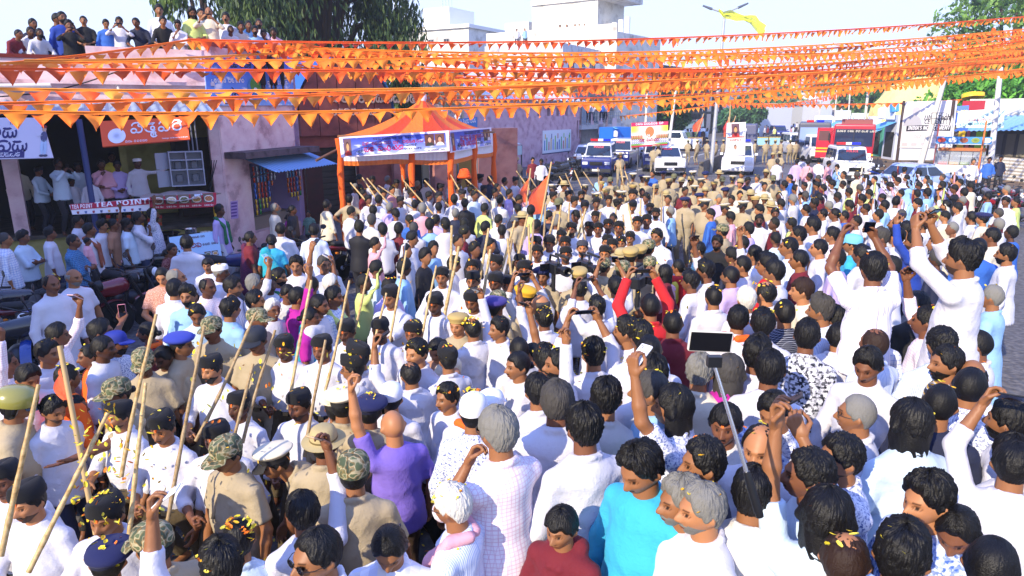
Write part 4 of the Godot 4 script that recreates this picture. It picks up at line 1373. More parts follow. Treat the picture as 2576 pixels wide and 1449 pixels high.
	p=board(sbn,"sheet",[[1588,309,40.5],[1681,305,41.2],[1679,365,41.2],[1588,371,40.5]],flat_print("print_event"),0.03)
	letter_on(sbn,p,kannada_row("ra,ta,ya, ,sa,va,ya,sa,va,ka, ,sa,ga",1.0,0.18,0.01),0.12,0.12,0.76,mat("f2eef2",0.6))
	letter_on(sbn,p,kannada_row("pa,tha, ,sa,o,cha,la,na",1.0,0.2,0.01),0.22,0.80,0.54,mat("b01048",0.6))
	letter_on(sbn,p,letters("16",0.2,0.01),0.43,0.60,0.08,mat("f4f0f0",0.6))
	for e in [[1606,366],[1664,364]]:part("post",pole_mesh(at(e[0],e[1],40.9),flat(at(e[0],e[1],40.9)),0.03,0.03),mat("5a5c64",0.6),sbn)
	# unfinished concrete building
	var cf:=thing("concrete_frame","unfinished grey concrete frame building behind the street tree","building")
	f=[flat(at(1600,279,92.0)),flat(at(1835,279,120.0))]
	var cd:Vector3=(f[1]-f[0]).normalized()
	var cn:=V3(-cd.z,0,cd.x)
	var cl:float=f[0].distance_to(f[1])
	var cm:=mat("8f8c88",0.9,{"tex":"stain_conc","tri":0.2})
	for y in [3.2,6.4,9.6]:part("floor_slab",holed_wall(f[0],f[1],y,y+0.4,9.0,[]),cm,cf)
	for q in 10:
		for y in [0.0,3.6,6.8]:part("column",holed_wall(f[0]+cd*(q*cl/10.0)-cn*0.05,f[0]+cd*(q*cl/10.0+0.5)-cn*0.05,y,y+(3.2 if y==0.0 else 2.8),0.5,[]),cm,cf)
	part("inner_wall",holed_wall(f[0]-cn*5.0,f[1]-cn*5.0,0.0,9.6,0.3,[]),mat("4a4846",0.9),cf)
	# fruit stall and boards further along
	var js:=thing("far_stall","far roadside stall under a green and yellow board","stall")
	p=board(js,"sign_panel",[[1726,304,78.0],[1771,298,79.0],[1771,318,79.0],[1726,324,78.0]],mat("e9ecc8",0.6),0.08)
	letter_on(js,p,letters("JANTA",0.2,0.02),0.16,0.52,0.40,mat("1f6a3a",0.6))
	letter_on(js,p,kannada_row("sa,va,ra,ja,na, ,ga,na",1.0,0.18,0.01),0.12,0.26,0.7,mat("b0283a",0.6))
	part("awning",corrugated([at(1705,326,79.0),at(1775,322,81.0),at(1775,330,77.5),at(1705,334,77.0)],0.5,0.03),mat("e0d8cc",0.6),js)
	part("counter",box_mesh(V3(3.4,1.1,1.2),flat(at(1740,350,79.0))+V3(0,0.55,0)),mat("6a4434",0.8),js)
	part("awning",corrugated([at(1682,314,76.0),at(1704,318,76.0),at(1712,334,74.0),at(1690,326,74.0)],0.5,0.03),mat("d8586a",0.7),js)
	rng.seed=21
	for q in 12:part("goods",box_mesh(V3(0.35,0.3,0.4),flat(at(1720+q*4,350,78.6))+V3(0,1.25,0)),mat(["c8382a","e0a03a","4a8a3a","8a4a2a"][q % 4],0.8),js)

func tree(called:String,label:String,base:Vector3,h:float,r:float,trunk_h:float,leaf:String,leaf2:String,sd:int,n:int,leafsize:=0.35,droop:=0.0,clumps:=16,squash:=0.8)->void:
	var t:=thing(called,label,"tree",base)
	var rr:=RandomNumberGenerator.new()
	rr.seed=sd
	var m:=MB.new()
	m.tube([V3(0,-0.2,0),V3(0.05*r,trunk_h*0.5,0),V3(-0.03*r,trunk_h,0.02),V3(0,h*0.75,0)],[h*0.032,h*0.026,h*0.02,h*0.006],9)
	var cs:=[]
	for k in clumps:
		var a:=rr.randf()*TAU
		var e:=rr.randf_range(-0.8,1.0)
		var q:=sqrt(maxf(0.05,1.0-e*e))*sqrt(rr.randf_range(0.25,1.0))
		var c:=V3(cos(a)*q*r,trunk_h+(h-trunk_h)*(0.5+e*0.46),sin(a)*q*r)
		cs.append([c,rr.randf_range(0.28,0.46)*r])
		m.tube([V3(0,trunk_h*rr.randf_range(0.7,1.1),0),c*V3(0.5,0.9,0.5)+V3(0,trunk_h*0.1,0),c],[h*0.011,h*0.007,h*0.003],5)
	part("trunk",m.done(),mat("4a3a2c",0.95),t)
	# leaves: one small bent blade, copied through the crown
	var lf:=MB.new()
	var L:=leafsize
	lf.quad(V3(-L*0.22,0,0),V3(0,L*0.5,0.06*L),V3(L*0.22,0,0),V3(0,-L*0.5,0.08*L))
	lf.quad(V3(-L*0.12,L*0.3,L*0.2),V3(L*0.1,L*0.55,L*0.25),V3(L*0.3,L*0.1,L*0.22),V3(0.0,-L*0.15,L*0.26))
	lf.quad(V3(-L*0.4,-L*0.3,-L*0.1),V3(-L*0.15,0.05,-L*0.15),V3(0,-L*0.4,-L*0.12),V3(-L*0.25,-L*0.75,-L*0.05))
	var lm:=lf.done()
	var mm:=MultiMesh.new()
	mm.transform_format=MultiMesh.TRANSFORM_3D
	mm.use_colors=true
	mm.mesh=lm
	mm.instance_count=n
	var c1:=C(leaf).srgb_to_linear()
	var c2:=C(leaf2).srgb_to_linear()
	for k in n:
		var c:Array=cs[k % clumps]
		var d:=V3(rr.randfn(),rr.randfn()*squash,rr.randfn()).normalized()*pow(rr.randf(),0.45)*float(c[1])
		var pos:Vector3=c[0]+d
		if droop>0.0:pos.y -=droop*rr.randf()*rr.randf()*(0.3+V2(pos.x,pos.z).length()/r)
		var bas:=Basis.from_euler(V3(rr.randf_range(-1.2,1.2) if droop==0.0 else rr.randf_range(-0.5,0.5),rr.randf()*TAU,rr.randf_range(-1,1)*(1.0 if droop==0.0 else 0.3)))
		if droop>0.0:bas=bas*Basis.from_scale(V3(0.8,1.5,0.8))
		mm.set_instance_transform(k,Transform3D(bas*Basis.from_scale(Vector3.ONE*rr.randf_range(0.7,1.3)),pos))
		mm.set_instance_color(k,c1.lerp(c2,rr.randf()))
	var o:=MultiMeshInstance3D.new()
	o.multimesh=mm
	o.name="crown"
	o.material_override=mat("ffffff",0.6,{"vc":true,"back":0.5})
	o.set_meta("kind","stuff")
	t.add_child(o)

func build_trees()->void:
	tree("drooping_tree","great dark drooping tree behind the roof terrace",flat(at(815,279,33.0)),13.5,4.7,3.8,"1b371a","586f30",1,34000,0.19,1.9,50)
	tree("drooping_tree","narrow dark tree hanging down to the canopy's peak",flat(at(1000,279,33.0)),6.6,1.2,1.5,"1b3519","4a5f28",2,7000,0.18,1.4,14)
	tree("drooping_tree","light green spray of branches against the sky left of the roof crowd",flat(at(545,279,30.0)),10.8,2.0,4.0,"35551f","7d9440",3,2600,0.24,1.0,12)
	tree("street_tree","rounded dark green street tree above the event banner",flat(at(1690,279,70.0)),5.4,2.3,1.5,"23481c","4f7f35",4,6000,0.34,0.0,18)
	var spots:=[[2520,62,15.5,7.0,6,"2f5a25","85b04e","tallest pale green tree at the right edge above the shops"],[2400,78,9.0,5.5,7,"3a6630","7fae55","broad tree behind the yellow mound"],[2470,52,7.6,4.5,8,"2f6a1f","6fb83a","bright green bushy tree over the white wall"],[2565,55,8.2,4.6,9,"2f6a1f","74bb40","leafy green tree cut by the right frame edge"],[2225,95,7.5,5.0,10,"2c5a28","64924a","dark tree behind the far right shops"],[2165,120,8.5,4.6,11,"3a6638","7a9f5c","hazy tree on the rising road's right side"],[2050,190,9.0,4.5,12,"45704a","86a878","pale hazy tree at the end of the road"],[1905,120,6.5,3.6,13,"2f5c2a","5f8a40","small tree behind the far crowd"],[1850,105,4.0,2.4,14,"1f4a3a","3f7a4a","bushy shrub tree beside the lamp posts"],[1955,150,8.0,4.5,15,"40683c","7a9a60","tree among the far houses"],[1880,98,4.6,2.6,17,"2a5030","56804a","dark green tree left of the far yellow hoarding"],[1925,110,4.6,2.6,18,"335c30","6a9048","green tree before the cream far house"]]
	for s in spots:
		var b:=flat(at(s[0],279,s[1]))
		b.y=land(b.x,b.z)
		tree("roadside_tree",s[7],b,s[2],s[3],s[2]*0.25,s[5],s[6],s[4],5200,0.30+s[1]*0.0028,0.0,20)
	# coconut palm
	var t:=thing("palm_tree","coconut palm with drooping fronds above the yellow mound","tree")
	var pb:=flat(at(2185,279,100.0))
	part("trunk",tube_mesh([pb,pb+V3(0.3,4,0),pb+V3(0.2,9.2,0)],[0.25,0.2,0.15],8),mat("6a5a48",0.9),t)
	for k in 11:
		var a:=k*TAU/11.0
		var m:=MB.new()
		for s in 12:
			var f:=s/12.0
			var c:=V3(cos(a),0,sin(a))*3.6*f+V3(0.2,9.3+1.2*f-2.8*f*f,0)
			var side:=V3(-sin(a),0,cos(a))
			for g in [-1,1]:m.tri(pb+c,pb+c+side*g*0.9*(1.1-f)+V3(cos(a)*0.5,-0.55,sin(a)*0.5),pb+c+V3(cos(a)*0.3,-0.02,sin(a)*0.3))
		part("frond",m.done(),mat("3c6b34",0.6,{"back":0.4}),t)

func build_right()->void:
	# big cement billboard
	var t:=thing("billboard","tall grey white cement billboard leaning by the roadside","billboard")
	painted("print_cement",96,110,func(x:float,y:float)->Color:
		var c:=C("e8e7e6").lerp(C("d4d3d2"),sstep(0.5,0.2,x)*0.6)
		if y>0.52 and y<0.64 and x>0.10:c=C("2b2b30")
		if pow((x-0.27)/0.08,2)+pow((y-0.22)/0.10,2)<1.0:c=C("c2c0c0")
		if pow((x-0.22)/0.20,2)+pow((y-0.52)/0.22,2)<1.0 and y<0.52:c=C("b9b8ba")
		return c)
	var p:=board(t,"panel",[[2276,256,45.0],[2400,252,41.0],[2386,372,41.0],[2263,372,45.0]],flat_print("print_cement"),0.25)
	letter_on(t,p,letters("UltraTech",0.2,0.01),0.46,0.42,0.50,mat("3a3a40",0.6))
	letter_on(t,p,letters("CEMENT",0.2,0.01),0.47,0.49,0.40,mat("4a4a50",0.6))
	letter_on(t,p,letters("INDIA'S NO.1 CEMENT",0.2,0.01),0.14,0.61,0.84,mat("f0f0f2",0.6))
	letter_on(t,p,kannada_row("ba,ja,ga,ra,ga,ma, ,sa,ta,va,la",1.0,0.14,0.01),0.28,0.80,0.60,mat("c4b8b4",0.6))
	for q in 4:part("print_patch",slab([p[0].lerp(p[3],0.89).lerp(p[1].lerp(p[2],0.89),0.05+q*0.2),p[0].lerp(p[3],0.89).lerp(p[1].lerp(p[2],0.89),0.17+q*0.2),p[0].lerp(p[3],0.95).lerp(p[1].lerp(p[2],0.95),0.17+q*0.2),p[0].lerp(p[3],0.95).lerp(p[1].lerp(p[2],0.95),0.05+q*0.2)],-0.012),mat("c8c4c4",0.7),t)
	part("frame_post",pole_mesh(p[0]+V3(-0.05,0.05,0),flat(p[3])+V3(-0.05,0,0),0.09,0.09),mat("3a2a2a",0.7),t)
	part("frame_post",pole_mesh(p[1],flat(p[2]),0.09,0.09),mat("3a2a2a",0.7),t)
	# wire sign frame on a red post before it
	var wf:=thing("roadside_sign","empty wire sign frame on a thin red post before the billboard","frame")
	for q in 4:part("wire",pole_mesh(at(2344+q*12.5,284,38.0),at(2343+q*12.5,312,38.0),0.013,0.013),mat("2a2a2e",0.5),wf)
	for q in 3:part("wire",pole_mesh(at(2344,284+q*14,38.0),at(2382,284+q*14,38.0),0.013,0.013),mat("2a2a2e",0.5),wf)
	part("post",pole_mesh(at(2362,312,38.0),flat(at(2352,400,38.0)),0.04,0.04),mat("8a2a2a",0.5),wf)
	# shop row
	var s:=thing("shop_row","low shop row with white upper wall, blue tin awning and lime green door","building")
	var a:=flat(at(2392,279,46.0))
	var b:=flat(at(2700,279,40.0))
	var dir:=(b-a).normalized()
	var nn:=V3(-dir.z,0,dir.x)
	var L:=a.distance_to(b)
	part("front_wall",holed_wall(a,b,0.0,3.1,0.3,[]),mat("9a948c",0.9,{"tex":"stain_conc","tri":0.4}),s)
	part("upper_wall",holed_wall(a+dir*L*0.16,b,3.1,4.45,0.3,[]),mat("f1efea",0.9,{"tex":"stain_white","tri":0.2,"world":true}),s)
	part("red_panel",holed_wall(a+dir*L*0.10+nn*0.03,a+dir*L*0.30+nn*0.03,3.4,4.35,0.028,[]),mat("b02a3a",0.7),s)
	var w0:=a+dir*L*0.26+V3(0,3.35,0)+nn*0.05
	var w1:=b+V3(0,3.55,0)+nn*0.05
	part("awning",corrugated([w0,w1,w1+nn*2.6+V3(0,-0.9,0),w0+nn*2.6+V3(0,-0.9,0)],0.3,0.03),mat("7fb0d8",0.45,{"metal":0.2}),s)
	part("lime_door",holed_wall(a+dir*L*0.27+nn*0.05,a+dir*L*0.36+nn*0.05,0.2,2.4,0.045,[]),mat("9ad424",0.6),s)
	part("yellow_door",holed_wall(a+dir*L*0.11+nn*0.05,a+dir*L*0.17+nn*0.05,0.6,2.6,0.045,[]),mat("e0b81e",0.6),s)
	part("red_board",holed_wall(a+dir*L*0.185+nn*0.05,a+dir*L*0.215+nn*0.05,0.6,2.6,0.045,[]),mat("c8605a",0.6),s)
	part("dark_front",holed_wall(a+dir*L*0.40+nn*0.05,b+nn*0.05,0.9,2.9,0.045,[]),mat("2a2a30",0.6),s)
	for q in 5:part("shutter_panel",holed_wall(a+dir*L*(0.44+q*0.10)+nn*0.10,a+dir*L*(0.51+q*0.10)+nn*0.10,0.9,2.3,0.045,[]),mat(["4a4a52","6a6458","8a8470","5a3a3a","4a4a50"][q],0.5),s)
	for q in 3:part("awning_post",pole_mesh(w0+dir*(2.5+q*2.4)+nn*2.5-V3(0,0.9,0),flat(w0+dir*(2.5+q*2.4)+nn*2.5),0.05,0.05),mat("8a8a8a",0.6),s)
	# corrugated fence before it
	var fe:=thing("sheet_fence","pale corrugated sheet fence behind the motorcycles at right","fence")
	var f0:=flat(at(2462,279,39.0))
	var f1:=flat(at(2680,279,34.0))
	for q in 6:
		var g0:=f0.lerp(f1,q/6.0)+V3(0,1.25,0)
		var g1:=f0.lerp(f1,(q+0.98)/6.0)+V3(0,1.25,0)
		part("sheet",corrugated([g0,g0-V3(0,1.25,0),g1-V3(0,1.25,0),g1],0.16,0.02),mat("d6cfc0",0.5,{"metal":0.2}),fe)
	# signs on the shop row
	var sg:=thing("shop_sign","pale turquoise motorcycle shop banner on the shop row","sign")
	p=board(sg,"panel",[[2411,280,40.0],[2528,272,38.5],[2524,322,38.5],[2406,321,40.0]],mat("c6e6e8",0.6),0.05)
	letter_on(sg,p,kannada_row("ta,ra,va, ,sa,la,ja,na, ,ga",1.0,0.18,0.01),0.24,0.62,0.5,mat("d0506a",0.6))
	letter_on(sg,p,kannada_row("sa,ta,va,ra,na,la,pa,ra",1.0,0.2,0.01),0.24,0.86,0.5,mat("1f7a8a",0.6))
	bicycle(sg,p,0.02,0.95,0.18,"2a5a9a")
	bicycle(sg,p,0.80,0.95,0.18,"2a5a9a")
	var sg2:=thing("shop_sign","small blue and yellow poster board on the shop row","sign")
	p=board(sg2,"panel",[[2393,268,42.0],[2438,265,41.5],[2434,312,41.5],[2388,318,42.0]],mat("3a6ad8",0.6),0.05)
	for q in 2:letter_on(sg2,p,kannada_row("sa,ga,ra",1.0,0.26,0.01),0.06+q*0.5,0.34,0.38,mat("f0d81e",0.6))
	letter_on(sg2,p,kannada_row("pa,ra,na,sa,va",1.0,0.2,0.01),0.06,0.96,0.7,mat("e8f0fa",0.6))
	# yellow covered mound behind
	var y:=thing("tarpaulin_heap","big heap under pale yellow tarpaulin behind the billboard","heap",flat(at(2330,279,58.0)))
	var mb:=MB.new()
	var rings:=[]
	rng.seed=3
	for r in [[4.6,0.0],[4.3,2.6],[3.9,4.3],[3.0,5.6],[1.6,6.2],[0.3,6.35]]:
		var ring:=[]
		for q in 22:
			var an:=-TAU*q/22
			var k:=1.0+0.07*sin(q*2.3+r[1])+0.05*sin(q*5.1)
			ring.append(V3(cos(an)*r[0]*k*1.05,r[1]*(1.0+0.03*sin(q*1.7)),sin(an)*r[0]*k*0.7))
		rings.append(ring)
	mb.loft(rings,true,false,true,true)
	part("tarpaulin",mb.done(),mat("f0dc8c",0.7,{"bump":"folds","bs":1.0,"tri":0.5}),y)
	for q in 2:tag(part("water_tank",tube_mesh([at(2442+q*12,246,47.0),at(2442+q*12,236,47.0),at(2442+q*12,232,47.0)],[0.55,0.55,0.2],16),mat("e8c21e",0.5),self),["left yellow plastic water tank on the shop roof","right yellow plastic water tank on the shop roof"][q],"tank","yellow water tanks")
	# small left shops of that side
	for e in [[2195,2228,58.0,2.6,"4a9a86","green fronted small shop left of the billboard"],[2232,2262,54.0,3.4,"c9cfe0","pale narrow shop with yellow board left of the billboard"],[2150,2192,66.0,2.8,"b8bcc8","grey far shop under white boards"],[2108,2146,78.0,3.0,"d8d4cc","cream far shop behind the fire engine"]]:
		var h:=thing("small_shop",e[5],"building")
		var f:=block(h,at(e[0],279,e[2]),at(e[1],279,e[2]-2.0),0.0,e[3],4.0,mat(e[4],0.9))
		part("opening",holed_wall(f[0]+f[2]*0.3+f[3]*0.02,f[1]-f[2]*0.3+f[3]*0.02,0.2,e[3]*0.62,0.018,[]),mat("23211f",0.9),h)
		part("awning",corrugated([f[0]+f[3]*0.05+V3(0,e[3]*0.85,0),f[1]+f[3]*0.05+V3(0,e[3]*0.85,0),f[1]+f[3]*1.4+V3(0,e[3]*0.68,0),f[0]+f[3]*1.4+V3(0,e[3]*0.68,0)],0.3,0.03),mat("5fa0d0",0.5),h)
		part("board",holed_wall(f[0]+f[3]*0.3,f[1]+f[3]*0.3,e[3]*0.9,e[3]*1.25,0.05,[]),mat("e6ecf4",0.6),h)
	for e in [[2244,2262,259,280,"4a9ad0","blue drinks poster hung high on the pale narrow shop"],[2214,2226,271,296,"e8eaf4","white box sign high on the green fronted shop"]]:
		tag(part("sign_board",slab([at(e[0],e[2],52.0),at(e[1],e[2]-1,52.0),at(e[1],e[3],52.0),at(e[0],e[3]+1,52.0)],0.3),mat(e[4],0.5),self),e[5],"sign")
	# food cart
	var c:=thing("food_cart","glass sided street food cart with printed blue header board","cart")
	var o:=flat(at(2408,430,35.0))
	var yaw:=-0.45
	c.position=o
	c.rotation.y=yaw
	part("base",box_mesh(V3(2.1,0.85,1.0),V3(0,0.62,0)),mat("e8e6ea",0.5),c)
	for q in 4:part("post",box_mesh(V3(0.05,1.05,0.05),V3(-1.0+2.0*(q % 2),1.57,-0.45+0.9*(q/2))),mat("b8bcc4",0.3,{"metal":0.7}),c)
	for q in 4:part("pane",box_mesh(V3(0.46,0.62,0.012),V3(-0.73+q*0.49,1.40,0.44)),glass("dfe8f0",0.25),c)
	part("back_panel",box_mesh(V3(2.0,0.62,0.012),V3(0,1.40,-0.44)),mat("8a8f9a",0.5),c)
	part("wood_rail",box_mesh(V3(2.04,0.16,0.05),V3(0,1.83,0.47)),mat("b06a3a",0.6),c)
	part("roof",box_mesh(V3(2.3,0.06,1.2),V3(0,2.10,0)),mat("c8ccd4",0.4),c)
	part("header",box_mesh(V3(2.35,0.34,0.06),V3(0,2.28,0.58)),mat("3f8fd8",0.5),c)
	for q in 5:
		var d:=MB.new()
		d.lathe([V2(0.15,0.0),V2(0.15,0.01),V2(0,0.012)],16,V3(-0.95+q*0.48,2.28,0.612),Basis(Vector3.RIGHT,PI*0.5),1.2,0.85)
		part("dish_print",d.done(),mat(["b8382a","e8ecf4","8a4a2a","7a8a3a","e0dcc0"][q],0.6),c)
	for q in 4:part("food_tray",box_mesh(V3(0.4,0.12,0.5),V3(-0.72+q*0.48,1.12,0)),mat(["c8382a","d8a03a","8aa03a","b8542a"][q],0.6),c)
	for q in 4:
		var wm:=MB.new()
		wm.lathe([V2(0.22,-0.03),V2(0.25,0.0),V2(0.22,0.03)],16,V3(-0.8+1.6*(q % 2),0.24,-0.4+0.8*(q/2)),Basis(Vector3.RIGHT,PI*0.5))
		part("wheel",wm.done(),mat("1a1a1a",0.7),c)
	# poles
	var poles:=[[2382,180,2318,372,40.0,0.20,"tall leaning concrete pole before the cement billboard","c8c2b8"],[2518,170,2490,440,38.0,0.20,"square concrete power pole right of the food cart","c8c6c4"],[2190,175,2176,320,60.0,0.16,"slim concrete pole behind the fire engine","d4ccbc"],[2560,180,2545,262,60.0,0.15,"concrete pole in front of the bright bushy tree","c0b8a8"],[2482,304,2466,395,33.0,0.05,"thin orange pole leaning among the parked motorcycles","d8763a"],[1806,210,1796,330,48.0,0.12,"pale concrete pole left of the lamp post","cfc8bc"],[1700,225,1684,318,60.0,0.14,"leaning white pole through the street tree","d8d4cc"],[1628,230,1624,318,62.0,0.13,"white pole left of the street tree","d8d4cc"],[1838,255,1832,375,46.0,0.05,"thin pole wrapped in red and yellow near the barricades","b89a6a"],[2105,225,2102,300,110.0,0.13,"distant pole above the white bus","c8c4bc"],[2065,230,2064,300,130.0,0.13,"distant pole on the road's left edge","c8c4bc"],[2140,215,2136,300,95.0,0.13,"distant pole right of the white bus","c8c4bc"]]
	for e in poles:
		var q:=thing("utility_pole",e[6],"pole")
		var base:=flat(at(e[2],420,e[4]))
		base=flat(at(e[2],e[3],e[4]))
		part("shaft",pole_mesh(at(e[0],e[1],e[4]),base,e[5]*0.75,e[5],e[5]>0.15),mat(e[7],0.85),q)
		if e[5]>0.11:part("crossarm",box_mesh(V3(1.4,0.08,0.08),at(e[0],e[1]+5,e[4])),mat("6a665e",0.8),q)
	# lamp post with two arms and the yellow cloth that flies from it
	var lp:=thing("lamp_post","tall double armed street lamp post on the median","lamp")
	var lt:=at(1823,36,39.5)
	part("shaft",pole_mesh(lt,V3(lt.x-0.15,0,lt.z),0.07,0.13),mat("b9bcc0",0.5,{"metal":0.4}),lp)
	for e in [[1768,14],[1882,8]]:
		part("arm",pole_mesh(lt+V3(0,0.05,0),at(lerpf(1823,e[0],0.6),lerpf(36,e[1],0.62),39.5),0.045,0.04),mat("9a9da4",0.5),lp)
		part("lamp_head",pole_mesh(at(lerpf(1823,e[0],0.58),lerpf(36,e[1],0.6),39.5),at(e[0],e[1],39.5),0.08,0.05),mat("5a6070",0.5),lp)
	var yc:=MB.new()
	var rr:=[]
	var path:=[[1808,24,0.10],[1820,38,0.22],[1835,37,0.34],[1852,43,0.30],[1872,45,0.22],[1890,48,0.30],[1903,58,0.55],[1912,72,0.6],[1924,78,0.4]]
	for k in path.size():
		var c0:=at(path[k][0],path[k][1],39.4)
		var w:float=path[k][2]
		var dn:=V3(0.25*sin(k*1.3),-1,0.5*cos(k*1.7)).normalized()
		var ring:=[]
		for q in 7:ring.append(c0+dn*w*(q/6.0-0.5)*1.6+V3(0,0,0.12*sin(q*1.9+k)))
		rr.append(ring)
	yc.loft(rr,false,false,false,true)
	tag(part("yellow_cloth",yc.done(),mat("e2ee3a",0.7,{"back":0.6}),self),"bright yellow cloth blowing from the lamp post's top","cloth")
	# narrow hanging banner on the lamp post
	var hb:=thing("street_banner","narrow two part poster panel fixed to the lamp post","banner")
	p=board(hb,"panel",[[1829,309,37.0],[1876,307,37.0],[1874,389,37.0],[1825,390,37.0]],mat("f1ece6",0.6),0.04)
	hb.position=Vector3.ZERO
	for e in [["print_figure",0.28,0.44,0.42,0.40],["print_man_c",0.34,0.93,0.34,0.30]]:
		var ph:=MB.new()
		ph.quad(V3(0,1.2,0),V3(1,1.2,0),V3(1,0,0),V3(0,0,0))
		letter_on(hb,p,ph.done(),e[1],e[2],e[3],flat_print(e[0]),"portrait_print",e[4])
	letter_on(hb,p,kannada_row("sa,va,ga,ta,ra",1.0,0.2,0.01),0.2,0.58,0.6,mat("c04a4a",0.6))
	letter_on(hb,p,kannada_row("ja,na,ra,pa",1.0,0.2,0.01),0.06,0.80,0.26,mat("c04a4a",0.6))
	var rb:=MB.new()
	rb.quad(V3(0,1,0.003),V3(9,1,0.003),V3(9,0,0.003),V3(0,0,0.003))
	letter_on(hb,p,rb.done(),0.04,0.47,0.92,mat("b8382a",0.6),"red_band",0.035)

func build_distance()->void:
	# houses along and above the far road
	rng.seed=77
	var hs:=[[1850,1905,105.0,4.5,"d8dce8"],[1905,1965,130.0,4.8,"e8e2d2"],[1965,2015,150.0,5.5,"f0ece4"],[1880,1940,160.0,7.0,"e4e6ee"],[1950,2000,200.0,11.0,"e8dcc8"],[2010,2048,180.0,8.0,"dfe4ee"],[2150,2210,130.0,7.5,"f4f4f4"],[2215,2262,110.0,8.6,"f6f4f0"],[2120,2160,150.0,7.5,"dcd4d0"],[2080,2120,210.0,11.0,"e4c8b8"],[2170,2215,170.0,11.5,"e8e8ee"]]
	for k in hs.size():
		var e:Array=hs[k]
		var h:=thing("far_house",["pale blue house beside the far police barrier","cream house with flat roof beyond the yellow board","white two storey house near the road's far end","grey white upper house behind the cream house","sandy house high on the far slope","bluish house left of the far road","white block above the palm's foot","white house behind the yellow heap","brownish house right of the white bus","pinkish house at the top of the road","white far block on the right slope"][k],"building")
		var a:=at(e[0],279,e[2])
		var b:=at(e[1],279,e[2]-4.0)
		var y0:=land(a.x,a.z)
		var f:=block(h,a,b,y0-0.5,e[3],7.0,mat(e[4],0.9))
		part("roof_edge",holed_wall(f[0]-f[2]*0.2+f[3]*0.2,f[1]+f[2]*0.2+f[3]*0.2,e[3],e[3]+0.3,7.4,[]),mat("cfcac2",0.9),h)
		for r in 2:
			for q in 3:
				var y:float=y0+1.6+r*2.6
				if y<e[3]-0.8:window_on(h,f,f[4]*(0.2+q*0.3),y,f[4]*0.14,1.1,"8a8680")
	var yb:=thing("hoarding","bright yellow hoarding beside the far road","billboard")
	board(yb,"panel",[[2058,298,120.0],[2086,295,122.0],[2086,316,122.0],[2058,318,120.0]],mat("f0e61e",0.6),0.2)
	for q in [2062,2082]:part("post",pole_mesh(at(q,316,121.0),flat(at(q,316,121.0)),0.1,0.1),mat("6a6a6a",0.6),yb)
	# hills beyond
	var xs:=[]
	var zs:=[]
	for k in 41:xs.append(-1200.0+k*90.0)
	for k in 9:zs.append(-1150.0-k*90.0)
	var n:=noise(0.0016,4,FastNoiseLite.TYPE_SIMPLEX_SMOOTH,9)
	structure("hills",sheet_mesh(xs,zs,func(x:float,z:float)->float:return 2.0+40.0*sstep(-1150.0,-1500.0,z)*(0.75+0.6*n.get_noise_2d(x,z))),mat("5d7a52",0.95))
	# police barricades across the road
	for k in 5:
		var e:Array=[[1731,1766,68.0,"steel barricade left of the narrow poster panel"],[1849,1878,69.0,"yellow barricade just right of the lamp post"],[1882,1930,68.0,"middle yellow barricade with blue and white sheet"],[1934,1972,68.5,"long blue white barricade board by the road's middle"],[1976,2012,69.0,"rightmost yellow barricade near the parked trucks"]][k]
		var t:=thing("barricade",e[3],"barricade",Vector3.ZERO,0.0,"police barricades across the far road")
		var a:=flat(at(e[0],370,e[2]))
		var b:=flat(at(e[1],370,e[2]))
		for y in [0.35,0.7,1.15]:part("rail",pole_mesh(a+V3(0,y,0),b+V3(0,y,0),0.035,0.035),mat("d8b83a" if k else "a08a5a",0.5),t)
		for q in [a,b,a.lerp(b,0.5)]:part("leg",pole_mesh(q,q+V3(0,1.2,0),0.035,0.035),mat("d8b83a" if k else "a08a5a",0.5),t)
		part("sheet",slab([a+V3(0,1.1,0.05),b+V3(0,1.1,0.05),b+V3(0,0.4,0.05),a+V3(0,0.4,0.05)],0.02),mat("9ac8e0" if k else "b8906a",0.6),t)
# ---------------------------------------------------------------- vehicles

func rrect(w:float,l:float,r:float,y:float,z0:=0.0)->Array:
	var ring:=[]
	for q in 16:
		var a:=-TAU*(q+0.5)/16
		var c:=V2(cos(a),sin(a))
		ring.append(V3(signf(c.x)*(w*0.5-r)+c.x*r,y,z0+signf(c.y)*(l*0.5-r)+c.y*r))
	return ring

func wheel(t:Node3D,p:Vector3,r:float,w:float,rim:String)->void:
	var b:=MB.new()
	var bas:=Basis(Vector3.FORWARD,PI*0.5)
	b.lathe([V2(r*0.62,-w*0.5),V2(r*0.93,-w*0.5),V2(r,-w*0.32),V2(r,w*0.32),V2(r*0.93,w*0.5),V2(r*0.62,w*0.5)],20,Vector3.ZERO,bas)
	var g:=part("wheel",b.done(),mat("141414",0.85),t,p)
	var c:=MB.new()
	c.lathe([V2(0,-w*0.4),V2(r*0.62,-w*0.42),V2(r*0.62,w*0.42),V2(0,w*0.4)],16,Vector3.ZERO,bas)
	part("rim",c.done(),mat(rim,0.35,{"metal":0.7}),g)
# car: +z is its front. o: len, wid, belt, high, hood, tail (lengths before and behind the cabin), colour, rake

